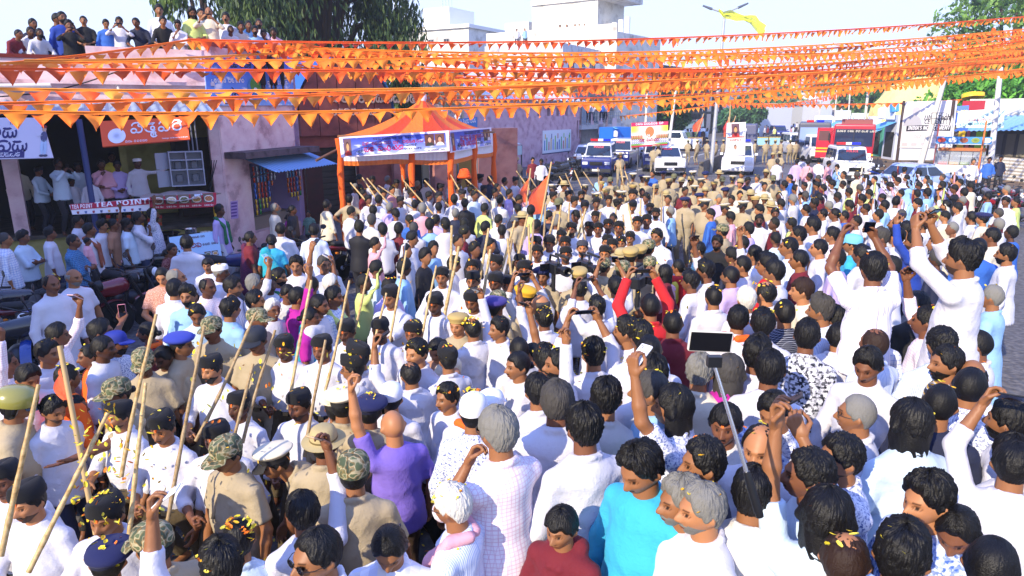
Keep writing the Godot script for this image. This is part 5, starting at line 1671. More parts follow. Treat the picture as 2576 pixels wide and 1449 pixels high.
func car(label:String,x:float,y:float,d:float,yaw:float,o:Dictionary,group:="")->Node3D:
	var pos:=flat(at(x,y,d))
	yaw+=atan2(-pos.x,-pos.z)
	var t:=thing(o.get("name","parked_car"),label,o.get("cat","car"),pos,yaw,group)
	var L:float=o.len
	var W:float=o.wid
	var belt:float=o.belt
	var H:float=o.high
	var r:float=o.get("r",0.16)
	var paint:=mat(o.col,0.28,{"coat":0.8})
	var hood:float=o.hood
	var tail:float=o.tail
	var b:=MB.new()
	b.loft([rrect(W*0.92,L*0.95,r,0.22),rrect(W,L,r,0.42),rrect(W,L,r,belt*0.78),rrect(W*0.97,L*0.985,r,belt-0.03),rrect(W*0.92,L*0.95,r,belt)],true,true,true,true)
	part("body",b.done(),paint,t)
	# cabin
	var cl:=L-hood-tail
	var zc:=(tail-hood)*0.5
	var rk:float=o.get("rake",0.35)
	var rt:float=o.get("rear",0.15)
	b=MB.new()
	var lo:=rrect(W*0.93,cl,0.08,belt-0.01,zc)
	var hi:=rrect(W*0.80,cl-rk-rt,0.10,H-0.05,zc-(rk-rt)*0.5)
	var hi2:=rrect(W*0.72,cl-rk-rt-0.12,0.10,H,zc-(rk-rt)*0.5)
	b.loft([lo,hi,hi2],true,false,true,true)
	part("cabin",b.done(),mat(o.get("roof",o.col),0.28,{"coat":0.8}),t)
	# glass, laid just proud of the cabin's sides
	var gm:=mat("1d2a3e",0.06,{"spec":0.7})
	var zf0:=zc+cl*0.5
	var zf1:=zc-(rk-rt)*0.5+(cl-rk-rt)*0.5
	var zb0:=zc-cl*0.5
	var zb1:=zc-(rk-rt)*0.5-(cl-rk-rt)*0.5
	var f0:=0.10
	var f1:=0.86
	var hh:=H-0.05-belt
	var pt:=func(side:float,f:float,z:float)->Vector3:return V3(side*lerpf(W*0.465,W*0.40,f)*1.01+side*0.004,belt+hh*f,z)
	var wf:=func(xs:float,f:float)->Vector3:return V3(xs*lerpf(W*0.465,W*0.40,f)*0.90,belt+hh*f,lerpf(zf0,zf1,f)+0.012)
	var wr:=func(xs:float,f:float)->Vector3:return V3(xs*lerpf(W*0.465,W*0.40,f)*0.88,belt+hh*f,lerpf(zb0,zb1,f)-0.012)
	part("windscreen",slab([wf.call(-1.0,f1),wf.call(1.0,f1),wf.call(1.0,f0*0.6),wf.call(-1.0,f0*0.6)],0.008),gm,t)
	part("rear_window",slab([wr.call(1.0,f1),wr.call(-1.0,f1),wr.call(-1.0,f0*1.4),wr.call(1.0,f0*1.4)],0.008),gm,t)
	for s in [-1.0,1.0]:
		for k in int(o.get("sidewins",2)):
			var n:=float(o.get("sidewins",2))
			var u0:=(k+0.05)/n
			var u1:=(k+0.95)/n
			var q:=[]
			for e in [[u1,f1],[u0,f1],[u0,f0],[u1,f0]]:
				var za:float=lerpf(zb0+0.12,zb1+0.08,e[1])
				var zb:float=lerpf(zf0-0.14,zf1-0.08,e[1])
				q.append(pt.call(s,e[1],lerpf(za,zb,e[0])))
			if s<0:q=[q[1],q[0],q[3],q[2]]
			part("side_window",slab(q,0.006),gm,t)
		wheel(t,V3(s*(W*0.5-0.09),o.get("wr",0.31),L*0.5-hood*0.58-0.1),o.get("wr",0.31),0.2,"a8acb4")
		wheel(t,V3(s*(W*0.5-0.09),o.get("wr",0.31),-L*0.5+maxf(tail,0.5)*0.55+0.3),o.get("wr",0.31),0.2,"a8acb4")
		part("headlight",box_mesh(V3(0.30,0.16,0.05),V3(s*W*0.36,belt*0.72,L*0.5-0.005)),mat("e6eaf0",0.1,{"coat":1.0}),t)
		part("tail_light",box_mesh(V3(0.20,0.22,0.05),V3(s*W*0.40,belt*0.78,-L*0.5+0.005)),mat("a01820",0.2,{"coat":1.0}),t)
		part("mirror",box_mesh(V3(0.16,0.13,0.10),V3(s*(W*0.5+0.08),belt+0.12,zf0-0.25)),mat(o.get("mirror",o.col),0.3),t)
	part("grille",box_mesh(V3(W*0.42,0.20,0.03),V3(0,belt*0.70,L*0.5+0.003)),mat("16171a",0.4),t)
	part("bumper",box_mesh(V3(W*0.96,0.20,0.10),V3(0,0.40,L*0.5+0.01)),mat(o.get("bump","2a2b30"),0.5),t)
	part("number_plate",box_mesh(V3(0.42,0.12,0.02),V3(0,0.42,L*0.5+0.07)),mat("e8e8e4",0.5),t)
	part("bumper",box_mesh(V3(W*0.96,0.20,0.10),V3(0,0.40,-L*0.5-0.01)),mat(o.get("bump","2a2b30"),0.5),t)
	for q in 2:part("wiper",tube_mesh([wf.call(-0.5+q*0.9,0.05)+V3(0,0,0.02),wf.call(-0.9+q*0.9,0.30)+V3(0,0,0.02)],[0.012],4),mat("101010",0.6),t)
	if o.get("bar",false):
		var zr:=zc-(rk-rt)*0.5+0.3
		var g:=part("light_bar",box_mesh(V3(1.15,0.06,0.22),V3(0,H+0.05,zr)),mat("3a3a40",0.5),t)
		part("red_lamp",box_mesh(V3(0.45,0.13,0.24),V3(-0.38,H+0.14,zr)),mat("c01a24",0.15,{"coat":1.0}),g)
		part("clear_lamp",box_mesh(V3(0.28,0.13,0.24),V3(0,H+0.14,zr)),mat("e6e6ea",0.15,{"coat":1.0}),g)
		part("blue_lamp",box_mesh(V3(0.45,0.13,0.24),V3(0.38,H+0.14,zr)),mat("1c2cb8",0.15,{"coat":1.0}),g)
	if o.has("word"):
		var lm:=letters(o.word,0.17,0.01)
		var lt:=part("lettering",lm,mat(o.get("wordcol","f0f0f4"),0.5),t)
		var up:Vector3=((wf.call(0.0,f1) as Vector3)-(wf.call(0.0,f0) as Vector3)).normalized()
		lt.transform=Transform3D(Basis(Vector3.RIGHT,up,Vector3.RIGHT.cross(up)),wf.call(0.0,0.76)+V3(0,0,0.03))
	return t

func build_vehicles()->void:
	var jeep:={"len":4.1,"wid":1.75,"belt":1.12,"high":1.88,"hood":1.15,"tail":0.05,"rake":0.28,"rear":0.05,"sidewins":3,"wr":0.36,"r":0.10,"cat":"jeep","name":"police_jeep"}
	var navy:=jeep.duplicate()
	navy.merge({"col":"1b2a7a","roof":"c9cdd8","bar":true,"word":"POLICE","wordcol":"e85a6a","mirror":"14141a"},true)
	car("navy police jeep with red and blue light bar, nearest the pink wall",1508,420,41.0,-0.1,navy)
	var n2:=navy.duplicate()
	n2.bar=false
	car("navy police jeep without light bar behind the white hatchback",1565,400,47.0,-0.2,n2)
	var n3:=navy.duplicate()
	n3.wordcol="f0f0f6"
	car("navy police jeep with roof lights below the event banner",1651,400,44.0,0.05,n3)
	car("white hatchback seen from behind beside the pink wall",1492,405,45.5,PI-0.25,{"len":4.0,"wid":1.75,"belt":0.98,"high":1.58,"hood":0.95,"tail":0.12,"rake":0.75,"rear":0.42,"col":"eceef2","wr":0.32,"name":"parked_car"})
	car("silver blue car parked under the event banner",1618,388,56.0,0.2,{"len":4.0,"wid":1.7,"belt":0.95,"high":1.5,"hood":1.0,"tail":0.3,"rake":0.7,"rear":0.4,"col":"8d9ac4","name":"parked_car"})
	car("white police car with lettering on its windscreen behind the brimmed hats",1672,428,42.0,0.15,{"len":4.4,"wid":1.82,"belt":1.02,"high":1.68,"hood":1.15,"tail":0.4,"rake":0.75,"rear":0.4,"col":"eef0f4","word":"POLICE","wordcol":"c83a5a","wr":0.34,"name":"police_car"})
	car("white police car with red and blue lamps on its roof by the median wall",1856,428,42.5,-0.02,{"len":4.6,"wid":1.85,"belt":1.05,"high":1.80,"hood":1.25,"tail":0.3,"rake":0.7,"rear":0.3,"col":"f0f1f5","bar":true,"word":"POLICE","wordcol":"d03a4a","wr":0.36,"bump":"e0e2e8","name":"police_car"})
	car("white police jeep with a dark bonnet grille in front of the fire engine",2130,432,37.0,0.22,{"len":4.1,"wid":1.75,"belt":1.12,"high":1.86,"hood":1.2,"tail":0.05,"rake":0.28,"rear":0.05,"sidewins":3,"col":"f2f3f6","wr":0.36,"r":0.1,"bar":true,"word":"POLICE","wordcol":"d04a5a","name":"police_jeep","cat":"jeep"})
	car("white van parked left of the fire engine",2046,385,52.0,0.3,{"len":4.6,"wid":1.8,"belt":1.1,"high":2.0,"hood":0.5,"tail":0.05,"rake":0.45,"rear":0.05,"sidewins":3,"col":"eff0f3","r":0.12,"name":"van","cat":"van"})
	car("white small bus far along the road",1998,372,60.0,0.25,{"len":4.4,"wid":1.7,"belt":1.05,"high":1.85,"hood":0.6,"tail":0.05,"rake":0.5,"rear":0.05,"sidewins":3,"col":"e9eaee","name":"van","cat":"van"})
	car("silver blue saloon parked beside the food cart",2305,428,30.0,PI-0.75,{"len":4.5,"wid":1.72,"belt":0.95,"high":1.48,"hood":1.25,"tail":1.0,"rake":0.7,"rear":0.55,"col":"9fb4d8","bump":"9fb4d8","name":"parked_car"})
	car("white saloon with tinted windscreen facing the crowd at right",2312,462,21.5,0.25,{"len":4.4,"wid":1.72,"belt":0.96,"high":1.48,"hood":1.25,"tail":0.9,"rake":0.75,"rear":0.5,"col":"f3f1ee","bump":"ece9e6","name":"parked_car"})
	car("white jeep by the far barricades left of the lamp post",1706,372,66.0,1.35,{"len":4.2,"wid":1.75,"belt":1.12,"high":1.86,"hood":1.4,"tail":0.05,"rake":0.3,"rear":0.05,"sidewins":2,"col":"f2f3f6","wr":0.38,"name":"parked_jeep","cat":"jeep"})
	for e in [[1845,330,120.0,"1f2850","dark blue far jeep in the far street crowd"],[1958,340,95.0,"2a3580","blue far police jeep beyond the barricades"],[1985,318,130.0,"5a6aa8","bluish car in the far traffic"],[2075,300,170.0,"c84a3a","red far car coming down the hill road"]]:
		car(e[3+1],e[0],e[1],e[2],0.3,{"len":4.2,"wid":1.75,"belt":1.05,"high":1.75,"hood":1.1,"tail":0.2,"rake":0.5,"rear":0.2,"col":e[3],"name":"far_car"})
	# fire engine
	var f:=thing("fire_engine","red fire engine with wide windscreen and yellow stripes","fire engine",flat(at(2136,440,44.0)),-0.46)
	var red:=mat("b01830",0.3,{"coat":0.8})
	var b:=MB.new()
	b.loft([rrect(2.35,7.0,0.12,0.55,-3.5),rrect(2.40,7.1,0.12,0.8,-3.5),rrect(2.40,7.1,0.12,2.75,-3.5),rrect(2.30,6.9,0.12,2.88,-3.5)],true,true,true,true)
	part("body",b.done(),red,f)
	part("windscreen",slab([V3(-1.08,2.58,0.075),V3(1.08,2.58,0.075),V3(1.10,1.52,0.085),V3(-1.10,1.52,0.085)],0.02),mat("27304a",0.05,{"spec":0.7}),f)
	part("screen_divider",box_mesh(V3(0.05,1.08,0.03),V3(0,2.05,0.09)),mat("14141a",0.5),f)
	var g:=part("lettering",kannada_row("ka,na,ta,ka, ,ra,ja,ya, ,ga,na, ,sa,ma,ka, ,ma,ta,ra",0.13,0.02,0.006),mat("d8d4c8",0.6),f,V3(-1.0,2.40,0.088))
	part("lettering",letters("FIRE",0.20,0.01),mat("e0a82a",0.5),f,V3(0.35,1.25,0.065))
	part("stripe",box_mesh(V3(2.42,0.10,0.02),V3(0,1.0,0.056)),mat("e8b41e",0.5),f)
	part("bumper",box_mesh(V3(2.42,0.30,0.22),V3(0,0.66,0.12)),mat("e2e2e6",0.4),f)
	for s in [-1.0,1.0]:
		part("headlight",box_mesh(V3(0.35,0.24,0.04),V3(s*0.92,0.98,0.065)),mat("e8ecf2",0.1,{"coat":1.0}),f)
		for z in [-0.9,-5.2]:wheel(f,V3(s*1.08,0.5,z),0.5,0.28,"8a8d94")
		part("mirror",box_mesh(V3(0.10,0.42,0.2),V3(s*1.42,2.1,0.12)),mat("16161a",0.4),f)
		part("mirror_arm",tube_mesh([V3(s*1.18,2.5,0.0),V3(s*1.42,2.3,0.12)],[0.02],5),mat("16161a",0.4),f)
		for q in 4:part("locker",box_mesh(V3(0.03,1.3,1.1),V3(s*1.205,1.6,-2.3-q*1.2)),mat("c2253c",0.4),f)
	# its open cab door
	var dr:=MB.new()
	dr.box(V3(0.95,1.9,0.06))
	var door:=part("cab_door",dr.done(),mat("d02038",0.3,{"coat":0.8}),f,V3(-1.68,1.70,-0.15))
	part("door_window",box_mesh(V3(0.62,0.62,0.015),V3(-0.05,0.45,0.033)),mat("6a4a4a",0.1),door)
	for q in 2:part("stripe",box_mesh(V3(0.93,0.09,0.012),V3(0,-0.35-q*0.2,0.034)),mat("e8b41e",0.5),door)
	part("roof_rack",box_mesh(V3(1.8,0.28,4.5),V3(0.1,3.02,-3.2)),mat("8a4a4a",0.6),f)
	for q in 6:part("ladder_rung",tube_mesh([V3(-0.8+q*0.32,3.18,-0.9),V3(-0.8+q*0.32,3.3,-5.0)],[0.03],5),mat("c8ccd2",0.4,{"metal":0.6}),f)
	# dark lorry behind the white police car and a grey police bus
	var l:=thing("lorry","dark grey box lorry parked behind the white police car","lorry",flat(at(1862,400,52.0)),-0.36)
	b=MB.new()
	b.loft([rrect(2.1,4.2,0.12,0.9),rrect(2.14,4.25,0.12,1.0),rrect(2.14,4.25,0.12,2.65),rrect(2.0,4.1,0.12,2.75)],true,true,true,true)
	part("body",b.done(),mat("565a78",0.5),l)
	for q in 5:part("vent",box_mesh(V3(0.08,0.35,0.03),V3(-0.35+q*0.17,2.3,2.13)),mat("cfd2da",0.5),l)
	for s in [-1.0,1.0]:
		for z in [-1.4,1.4]:wheel(l,V3(s*0.95,0.42,z),0.42,0.24,"8a8d94")
	var bs:=thing("police_bus","dark police bus with roof lights left of the fire engine","bus",flat(at(2040,415,52.0)),-0.40)
	b=MB.new()
	b.loft([rrect(2.2,7.0,0.12,0.5,-3.5),rrect(2.25,7.1,0.12,0.7,-3.5),rrect(2.25,7.1,0.12,2.7,-3.5),rrect(2.1,6.9,0.12,2.85,-3.5)],true,true,true,true)
	part("body",b.done(),mat("4a4f60",0.4),bs)
	part("windscreen",slab([V3(-1.0,2.5,0.075),V3(1.0,2.5,0.075),V3(1.02,1.4,0.08),V3(-1.02,1.4,0.08)],0.02),mat("8fa6d0",0.05,{"spec":0.8}),bs)
	part("red_lamp",box_mesh(V3(0.5,0.16,0.25),V3(-0.35,2.95,-0.3)),mat("c01a24",0.2),bs)
	part("blue_lamp",box_mesh(V3(0.5,0.16,0.25),V3(0.35,2.95,-0.3)),mat("1c2cb8",0.2),bs)
	for s in [-1.0,1.0]:
		for z in [-1.0,-5.2]:wheel(bs,V3(s*1.0,0.45,z),0.45,0.25,"8a8d94")
		for q in 4:part("side_window",box_mesh(V3(0.02,0.7,1.2),V3(s*1.13,2.0,-1.0-q*1.5)),mat("20283a",0.08),bs)
	var wb:=thing("bus","white bus coming along the far road","bus",flat(at(2068,345,92.0)),-0.42)
	b=MB.new()
	b.loft([rrect(2.3,7.0,0.15,0.5,-3.5),rrect(2.4,7.1,0.15,0.8,-3.5),rrect(2.4,7.1,0.15,2.9,-3.5),rrect(2.2,6.9,0.15,3.05,-3.5)],true,true,true,true)
	part("body",b.done(),mat("f0f0f2",0.4),wb)
	part("windscreen",slab([V3(-1.05,2.6,0.075),V3(1.05,2.6,0.075),V3(1.05,1.5,0.08),V3(-1.05,1.5,0.08)],0.02),mat("6f86b8",0.06),wb)
	for s in [-1.0,1.0]:
		for z in [-1.0,-5.2]:wheel(wb,V3(s*1.05,0.48,z),0.48,0.25,"8a8d94")
# ---------------------------------------------------------------- motorcycles: +z is the front

func make_bike(tank:String,label:String,pos:Vector3,yaw:float,group:String,fine:=true)->Node3D:
	var t:=thing("motorcycle",label,"motorcycle",pos,yaw,group)
	t.rotation=V3(0,yaw,0)
	var key:="bike"
	if not shared.has("bike_tyre"):
		var b:=MB.new()
		var bas:=Basis(Vector3.FORWARD,PI*0.5)
		b.lathe([V2(0.245,-0.04),V2(0.285,-0.05),V2(0.305,-0.025),V2(0.308,0.0),V2(0.305,0.025),V2(0.285,0.05),V2(0.245,0.04),V2(0.245,-0.04)],26,Vector3.ZERO,bas)
		shared.bike_tyre=b.done()
		b=MB.new()
		b.lathe([V2(0.225,-0.025),V2(0.25,-0.03),V2(0.25,0.03),V2(0.225,0.025),V2(0.225,-0.025)],26,Vector3.ZERO,bas)
		b.lathe([V2(0.0,-0.06),V2(0.055,-0.06),V2(0.055,0.06),V2(0.0,0.06)],12,Vector3.ZERO,bas)
		for q in 6:
			var a:=q*TAU/6
			b.tube([V3(0,cos(a)*0.04,sin(a)*0.04),V3(0,cos(a+0.25)*0.235,sin(a+0.25)*0.235)],[0.016,0.012],5)
		shared.bike_rim=b.done()
		shared.bike_tank=grow_mesh([bn(V3(0,0.83,0.30),V3(0,0.80,-0.05),0.135,0.11,0.05,0.95,1.0),bn(V3(0,0.74,0.20),V3(0,0.74,-0.05),0.09,0.08,0.05,1.1,1.0)],0.02)
		shared.bike_seat=grow_mesh([bn(V3(0,0.78,-0.12),V3(0,0.80,-0.40),0.085,0.10,0.04,1.25,1.0),bn(V3(0,0.80,-0.40),V3(0,0.88,-0.80),0.09,0.06,0.04,1.35,1.0)],0.02)
		shared.bike_tail=grow_mesh([bn(V3(0,0.72,-0.35),V3(0,0.80,-0.92),0.10,0.05,0.04,1.1,1.0)],0.02)
		shared.bike_engine=grow_mesh([bn(V3(-0.06,0.42,0.08),V3(0.06,0.42,0.08),0.15,0.15,0.03),bn(V3(0,0.45,0.14),V3(0,0.64,0.22),0.09,0.095,0.02),bn(V3(-0.10,0.36,-0.08),V3(0.10,0.36,-0.08),0.11,0.11,0.03)],0.022)
		b=MB.new()
		for s in [-1,1]:
			b.tube([V3(s*0.085,0.30,0.70),V3(s*0.085,0.98,0.42)],[0.024],8)
			b.tube([V3(s*0.07,0.34,-0.62),V3(s*0.08,0.38,-0.05)],[0.022],6)
			b.tube([V3(s*0.11,0.38,-0.58),V3(s*0.11,0.72,-0.42)],[0.028],8)
		b.tube([V3(0,0.92,0.42),V3(0,0.55,0.34),V3(0,0.28,0.20),V3(0,0.28,-0.15)],[0.028],8)
		b.tube([V3(0,0.72,0.35),V3(0,0.70,-0.85)],[0.022],6)
		shared.bike_frame=b.done()
		b=MB.new()
		b.tube([V3(-0.36,1.06,0.26),V3(-0.22,1.05,0.36),V3(-0.06,1.00,0.42),V3(0.06,1.00,0.42),V3(0.22,1.05,0.36),V3(0.36,1.06,0.26)],[0.013],8)
		for s in [-1,1]:b.tube([V3(s*0.26,1.055,0.335),V3(s*0.37,1.06,0.25)],[0.02],8)
		shared.bike_bar=b.done()
		b=MB.new()
		b.tube([V3(0.12,0.28,0.12),V3(0.14,0.25,-0.2),V3(0.16,0.32,-0.35),V3(0.17,0.42,-0.85)],[0.022,0.022,0.042,0.05],10)
		shared.bike_exhaust=b.done()
		b=MB.new()
		var rings:=[]
		for q in 8:
			var a:=lerpf(0.2,2.3,q/7.0)
			var ring:=[]
			for s in [-1.0,-0.6,0.0,0.6,1.0]:ring.append(V3(s*0.065,0.31+sin(a)*(0.345-0.02*absf(s)),0.70+cos(a)*0.345))
			rings.append(ring)
		b.loft(rings,false,false,false,true)
		shared.bike_guard=b.done()
		b=MB.new()
		b.lathe([V2(0.0,0.0),V2(0.085,0.0),V2(0.09,-0.02),V2(0.07,-0.12),V2(0.0,-0.15)],16,V3(0,0.92,0.56),Basis(Vector3.RIGHT,PI*0.5))
		shared.bike_lamp=b.done()
		b=MB.new()
		b.lathe([V2(0.078,0.0),V2(0.05,0.018),V2(0.0,0.022)],16,V3(0,0.92,0.563),Basis(Vector3.RIGHT,PI*0.5))
		shared.bike_lens=b.done()
		b=MB.new()
		b.lathe([V2(0,-0.006),V2(0.05,-0.006),V2(0.055,0.0),V2(0.05,0.006),V2(0,0.006)],14,Vector3.ZERO,Basis(Vector3.RIGHT,PI*0.5),1.15,1.0)
		shared.bike_mirror=b.done()
	var dark:=mat("17181b",0.5)
	var paint:=mat(tank,0.25,{"coat":0.9})
	for z in [0.70,-0.62]:
		var w:=part("wheel",shared.bike_tyre,mat("121212",0.85),t,V3(0,0.308,z))
		part("rim",shared.bike_rim,mat("3a3b40" if tank!="8a1a20" else "9a9ca2",0.4,{"metal":0.7}),w)
	part("frame",shared.bike_frame,mat("2a2b30",0.4,{"metal":0.5}),t)
	part("engine",shared.bike_engine,mat("3d3e43",0.45,{"metal":0.7}),t)
	part("fuel_tank",shared.bike_tank,paint,t)
	part("seat",shared.bike_seat,mat("141416",0.7),t)
	part("tail_panel",shared.bike_tail,paint,t)
	part("mudguard",shared.bike_guard,paint,t)
	part("handlebar",shared.bike_bar,dark,t)
	part("exhaust",shared.bike_exhaust,mat("55565a",0.35,{"metal":0.8}),t)
	var h:=part("headlight",shared.bike_lamp,dark,t)
	part("lens",shared.bike_lens,mat("dfe6ee",0.08,{"coat":1.0}),h)
	part("tail_light",box_mesh(V3(0.12,0.05,0.04),V3(0,0.80,-0.98)),mat("b01820",0.2,{"coat":1.0}),t)
	for s in [-1,1]:
		var m:=part("mirror",shared.bike_mirror,dark,t,V3(s*0.34,1.28,0.30))
		part("mirror_glass",box_mesh(V3(0.085,0.07,0.003),V3(0,0,-0.008)),mat("cfd6de",0.04,{"metal":0.9}),m)
		part("mirror_stem",tube_mesh([V3(0,-0.04,0.0),V3(-s*0.09,-0.23,0.04)],[0.007],5),dark,m)
		part("indicator",box_mesh(V3(0.08,0.04,0.04),V3(s*0.16,0.70,-0.86)),mat("d87a1e",0.3),t)
	var pl:=part("number_plate",box_mesh(V3(0.24,0.19,0.008),V3(0,0,0)),mat("e4e6ea",0.5),t,V3(0,0.62,-0.98),V3(-0.35,0,0))
	return t

func plate_text(t:Node3D,a:String,b:String)->void:
	var pl:=t.get_node("number_plate")
	for q in 2:
		var l:=letters([a,b][q],0.085,0.004)
		part("lettering",l,mat("101014",0.6),pl,V3(0,0.02-q*0.085 if q==0 else -0.065,-0.0065),V3(0,PI,0))

func grow_mesh(bones:Array,h:float)->ArrayMesh:
	var b:=MB.new()
	b.add(grow(bones,h))
	return b.done()

func build_bikes()->void:
	var list:=[[330,735,1.35,"17181c","black motorcycle with raised tail parked across the left pavement","KA 32 H","B4390"],[262,772,2.3,"7a1420","maroon motorcycle behind the two standing men in white","32 ES","1354"],[170,800,2.5,"5a161c","red motorcycle with the plate ending 7446 at left","KA 32 LA","7446"],[70,790,-0.7,"1a1c24","black motorcycle with two mirrors at the left kerb","KA 32","1177"],[85,845,0.5,"123a8a","blue motorcycle with round headlamp facing the street at left","KA 32","6250"],[400,690,1.9,"15161a","dark motorcycle under the tea stall queue","KA 32","8021"],[775,655,0.4,"c8ccd4","white and black sports motorcycle right of the teal saree","KA 32","5510"],[745,668,1.2,"1c1d22","black motorcycle between the teal saree and the sports motorcycle","KA 32","9004"],[590,690,1.6,"1b2a66","blue seated motorcycle left of the maroon saree","KA 32","4417"],[30,880,2.0,"20222a","white fronted black motorcycle cut by the left frame edge","KA 32","3306"],[905,640,2.6,"8a1a20","red and white motorcycle behind the man in the red tee","KA 32","2209"]]
	for e in list:
		var p:=on_level(e[0],e[1],0.5)
		p.y=ground_height(p.x,p.z)
		var t:=make_bike(e[3],e[4],p,e[2],"motorcycles parked along the left shops")
		plate_text(t,e[5],e[6])
	rng.seed=31
	var spots:=[[2215,428,31.0,"red racer beside the silver saloon"],[2205,415,34.0,"black bike left of the silver saloon"],[2240,420,33.0,"blue bike behind the silver saloon"],[2185,405,36.0,"dark bike next to the fire engine"],[2425,440,27.0,"silver bike beside the man in yellow"],[2455,448,26.0,"black bike right of the man in yellow"],[2490,452,25.0,"grey bike before the square pole"],[2520,446,26.0,"dark blue bike right of the square pole"],[2550,455,25.0,"red tanked bike at the right edge"],[2500,470,22.5,"red bike nearest the right crowd"],[2540,478,21.5,"black bike lowest at the right edge"],[2570,468,22.0,"maroon bike cut by the right edge"],[2225,445,27.5,"black bike before the silver saloon"],[2400,452,25.5,"white bike beside the white saloon"],[1395,415,35.0,"bike nearest the mural among the parked row"],[1415,412,37.0,"second bike of the row along the pink wall"],[1432,408,39.0,"third bike of the row along the pink wall"],[1385,428,32.0,"bike closest to the crowd by the pink wall"],[1448,405,41.0,"last bike of the row before the hatchback"],[1720,355,74.0,"far bike under the far roadside stall"],[1755,352,74.0,"far bike right of the roadside stall"],[1860,330,95.0,"far bike in the shaded street"]]
	var cs:=["a01a24","17181c","1f3f9a","222329","b8bcc4","17181c","55585f","1b2450","9a1a20","b01a2a","17181c","6a1620","1a1a1e","e0e2e6","1a1c24","2a2c34","14151a","20222a","3a3c44","20222a","30323a","1a2a5a"]
	for k in spots.size():
		var e:Array=spots[k]
		make_bike(cs[k],"parked motorcycle, "+e[3],flat(at(e[0],e[1],e[2])),rng.randf_range(0.0,TAU),"motorcycles parked further off")
# ---------------------------------------------------------------- saffron bunting across the street

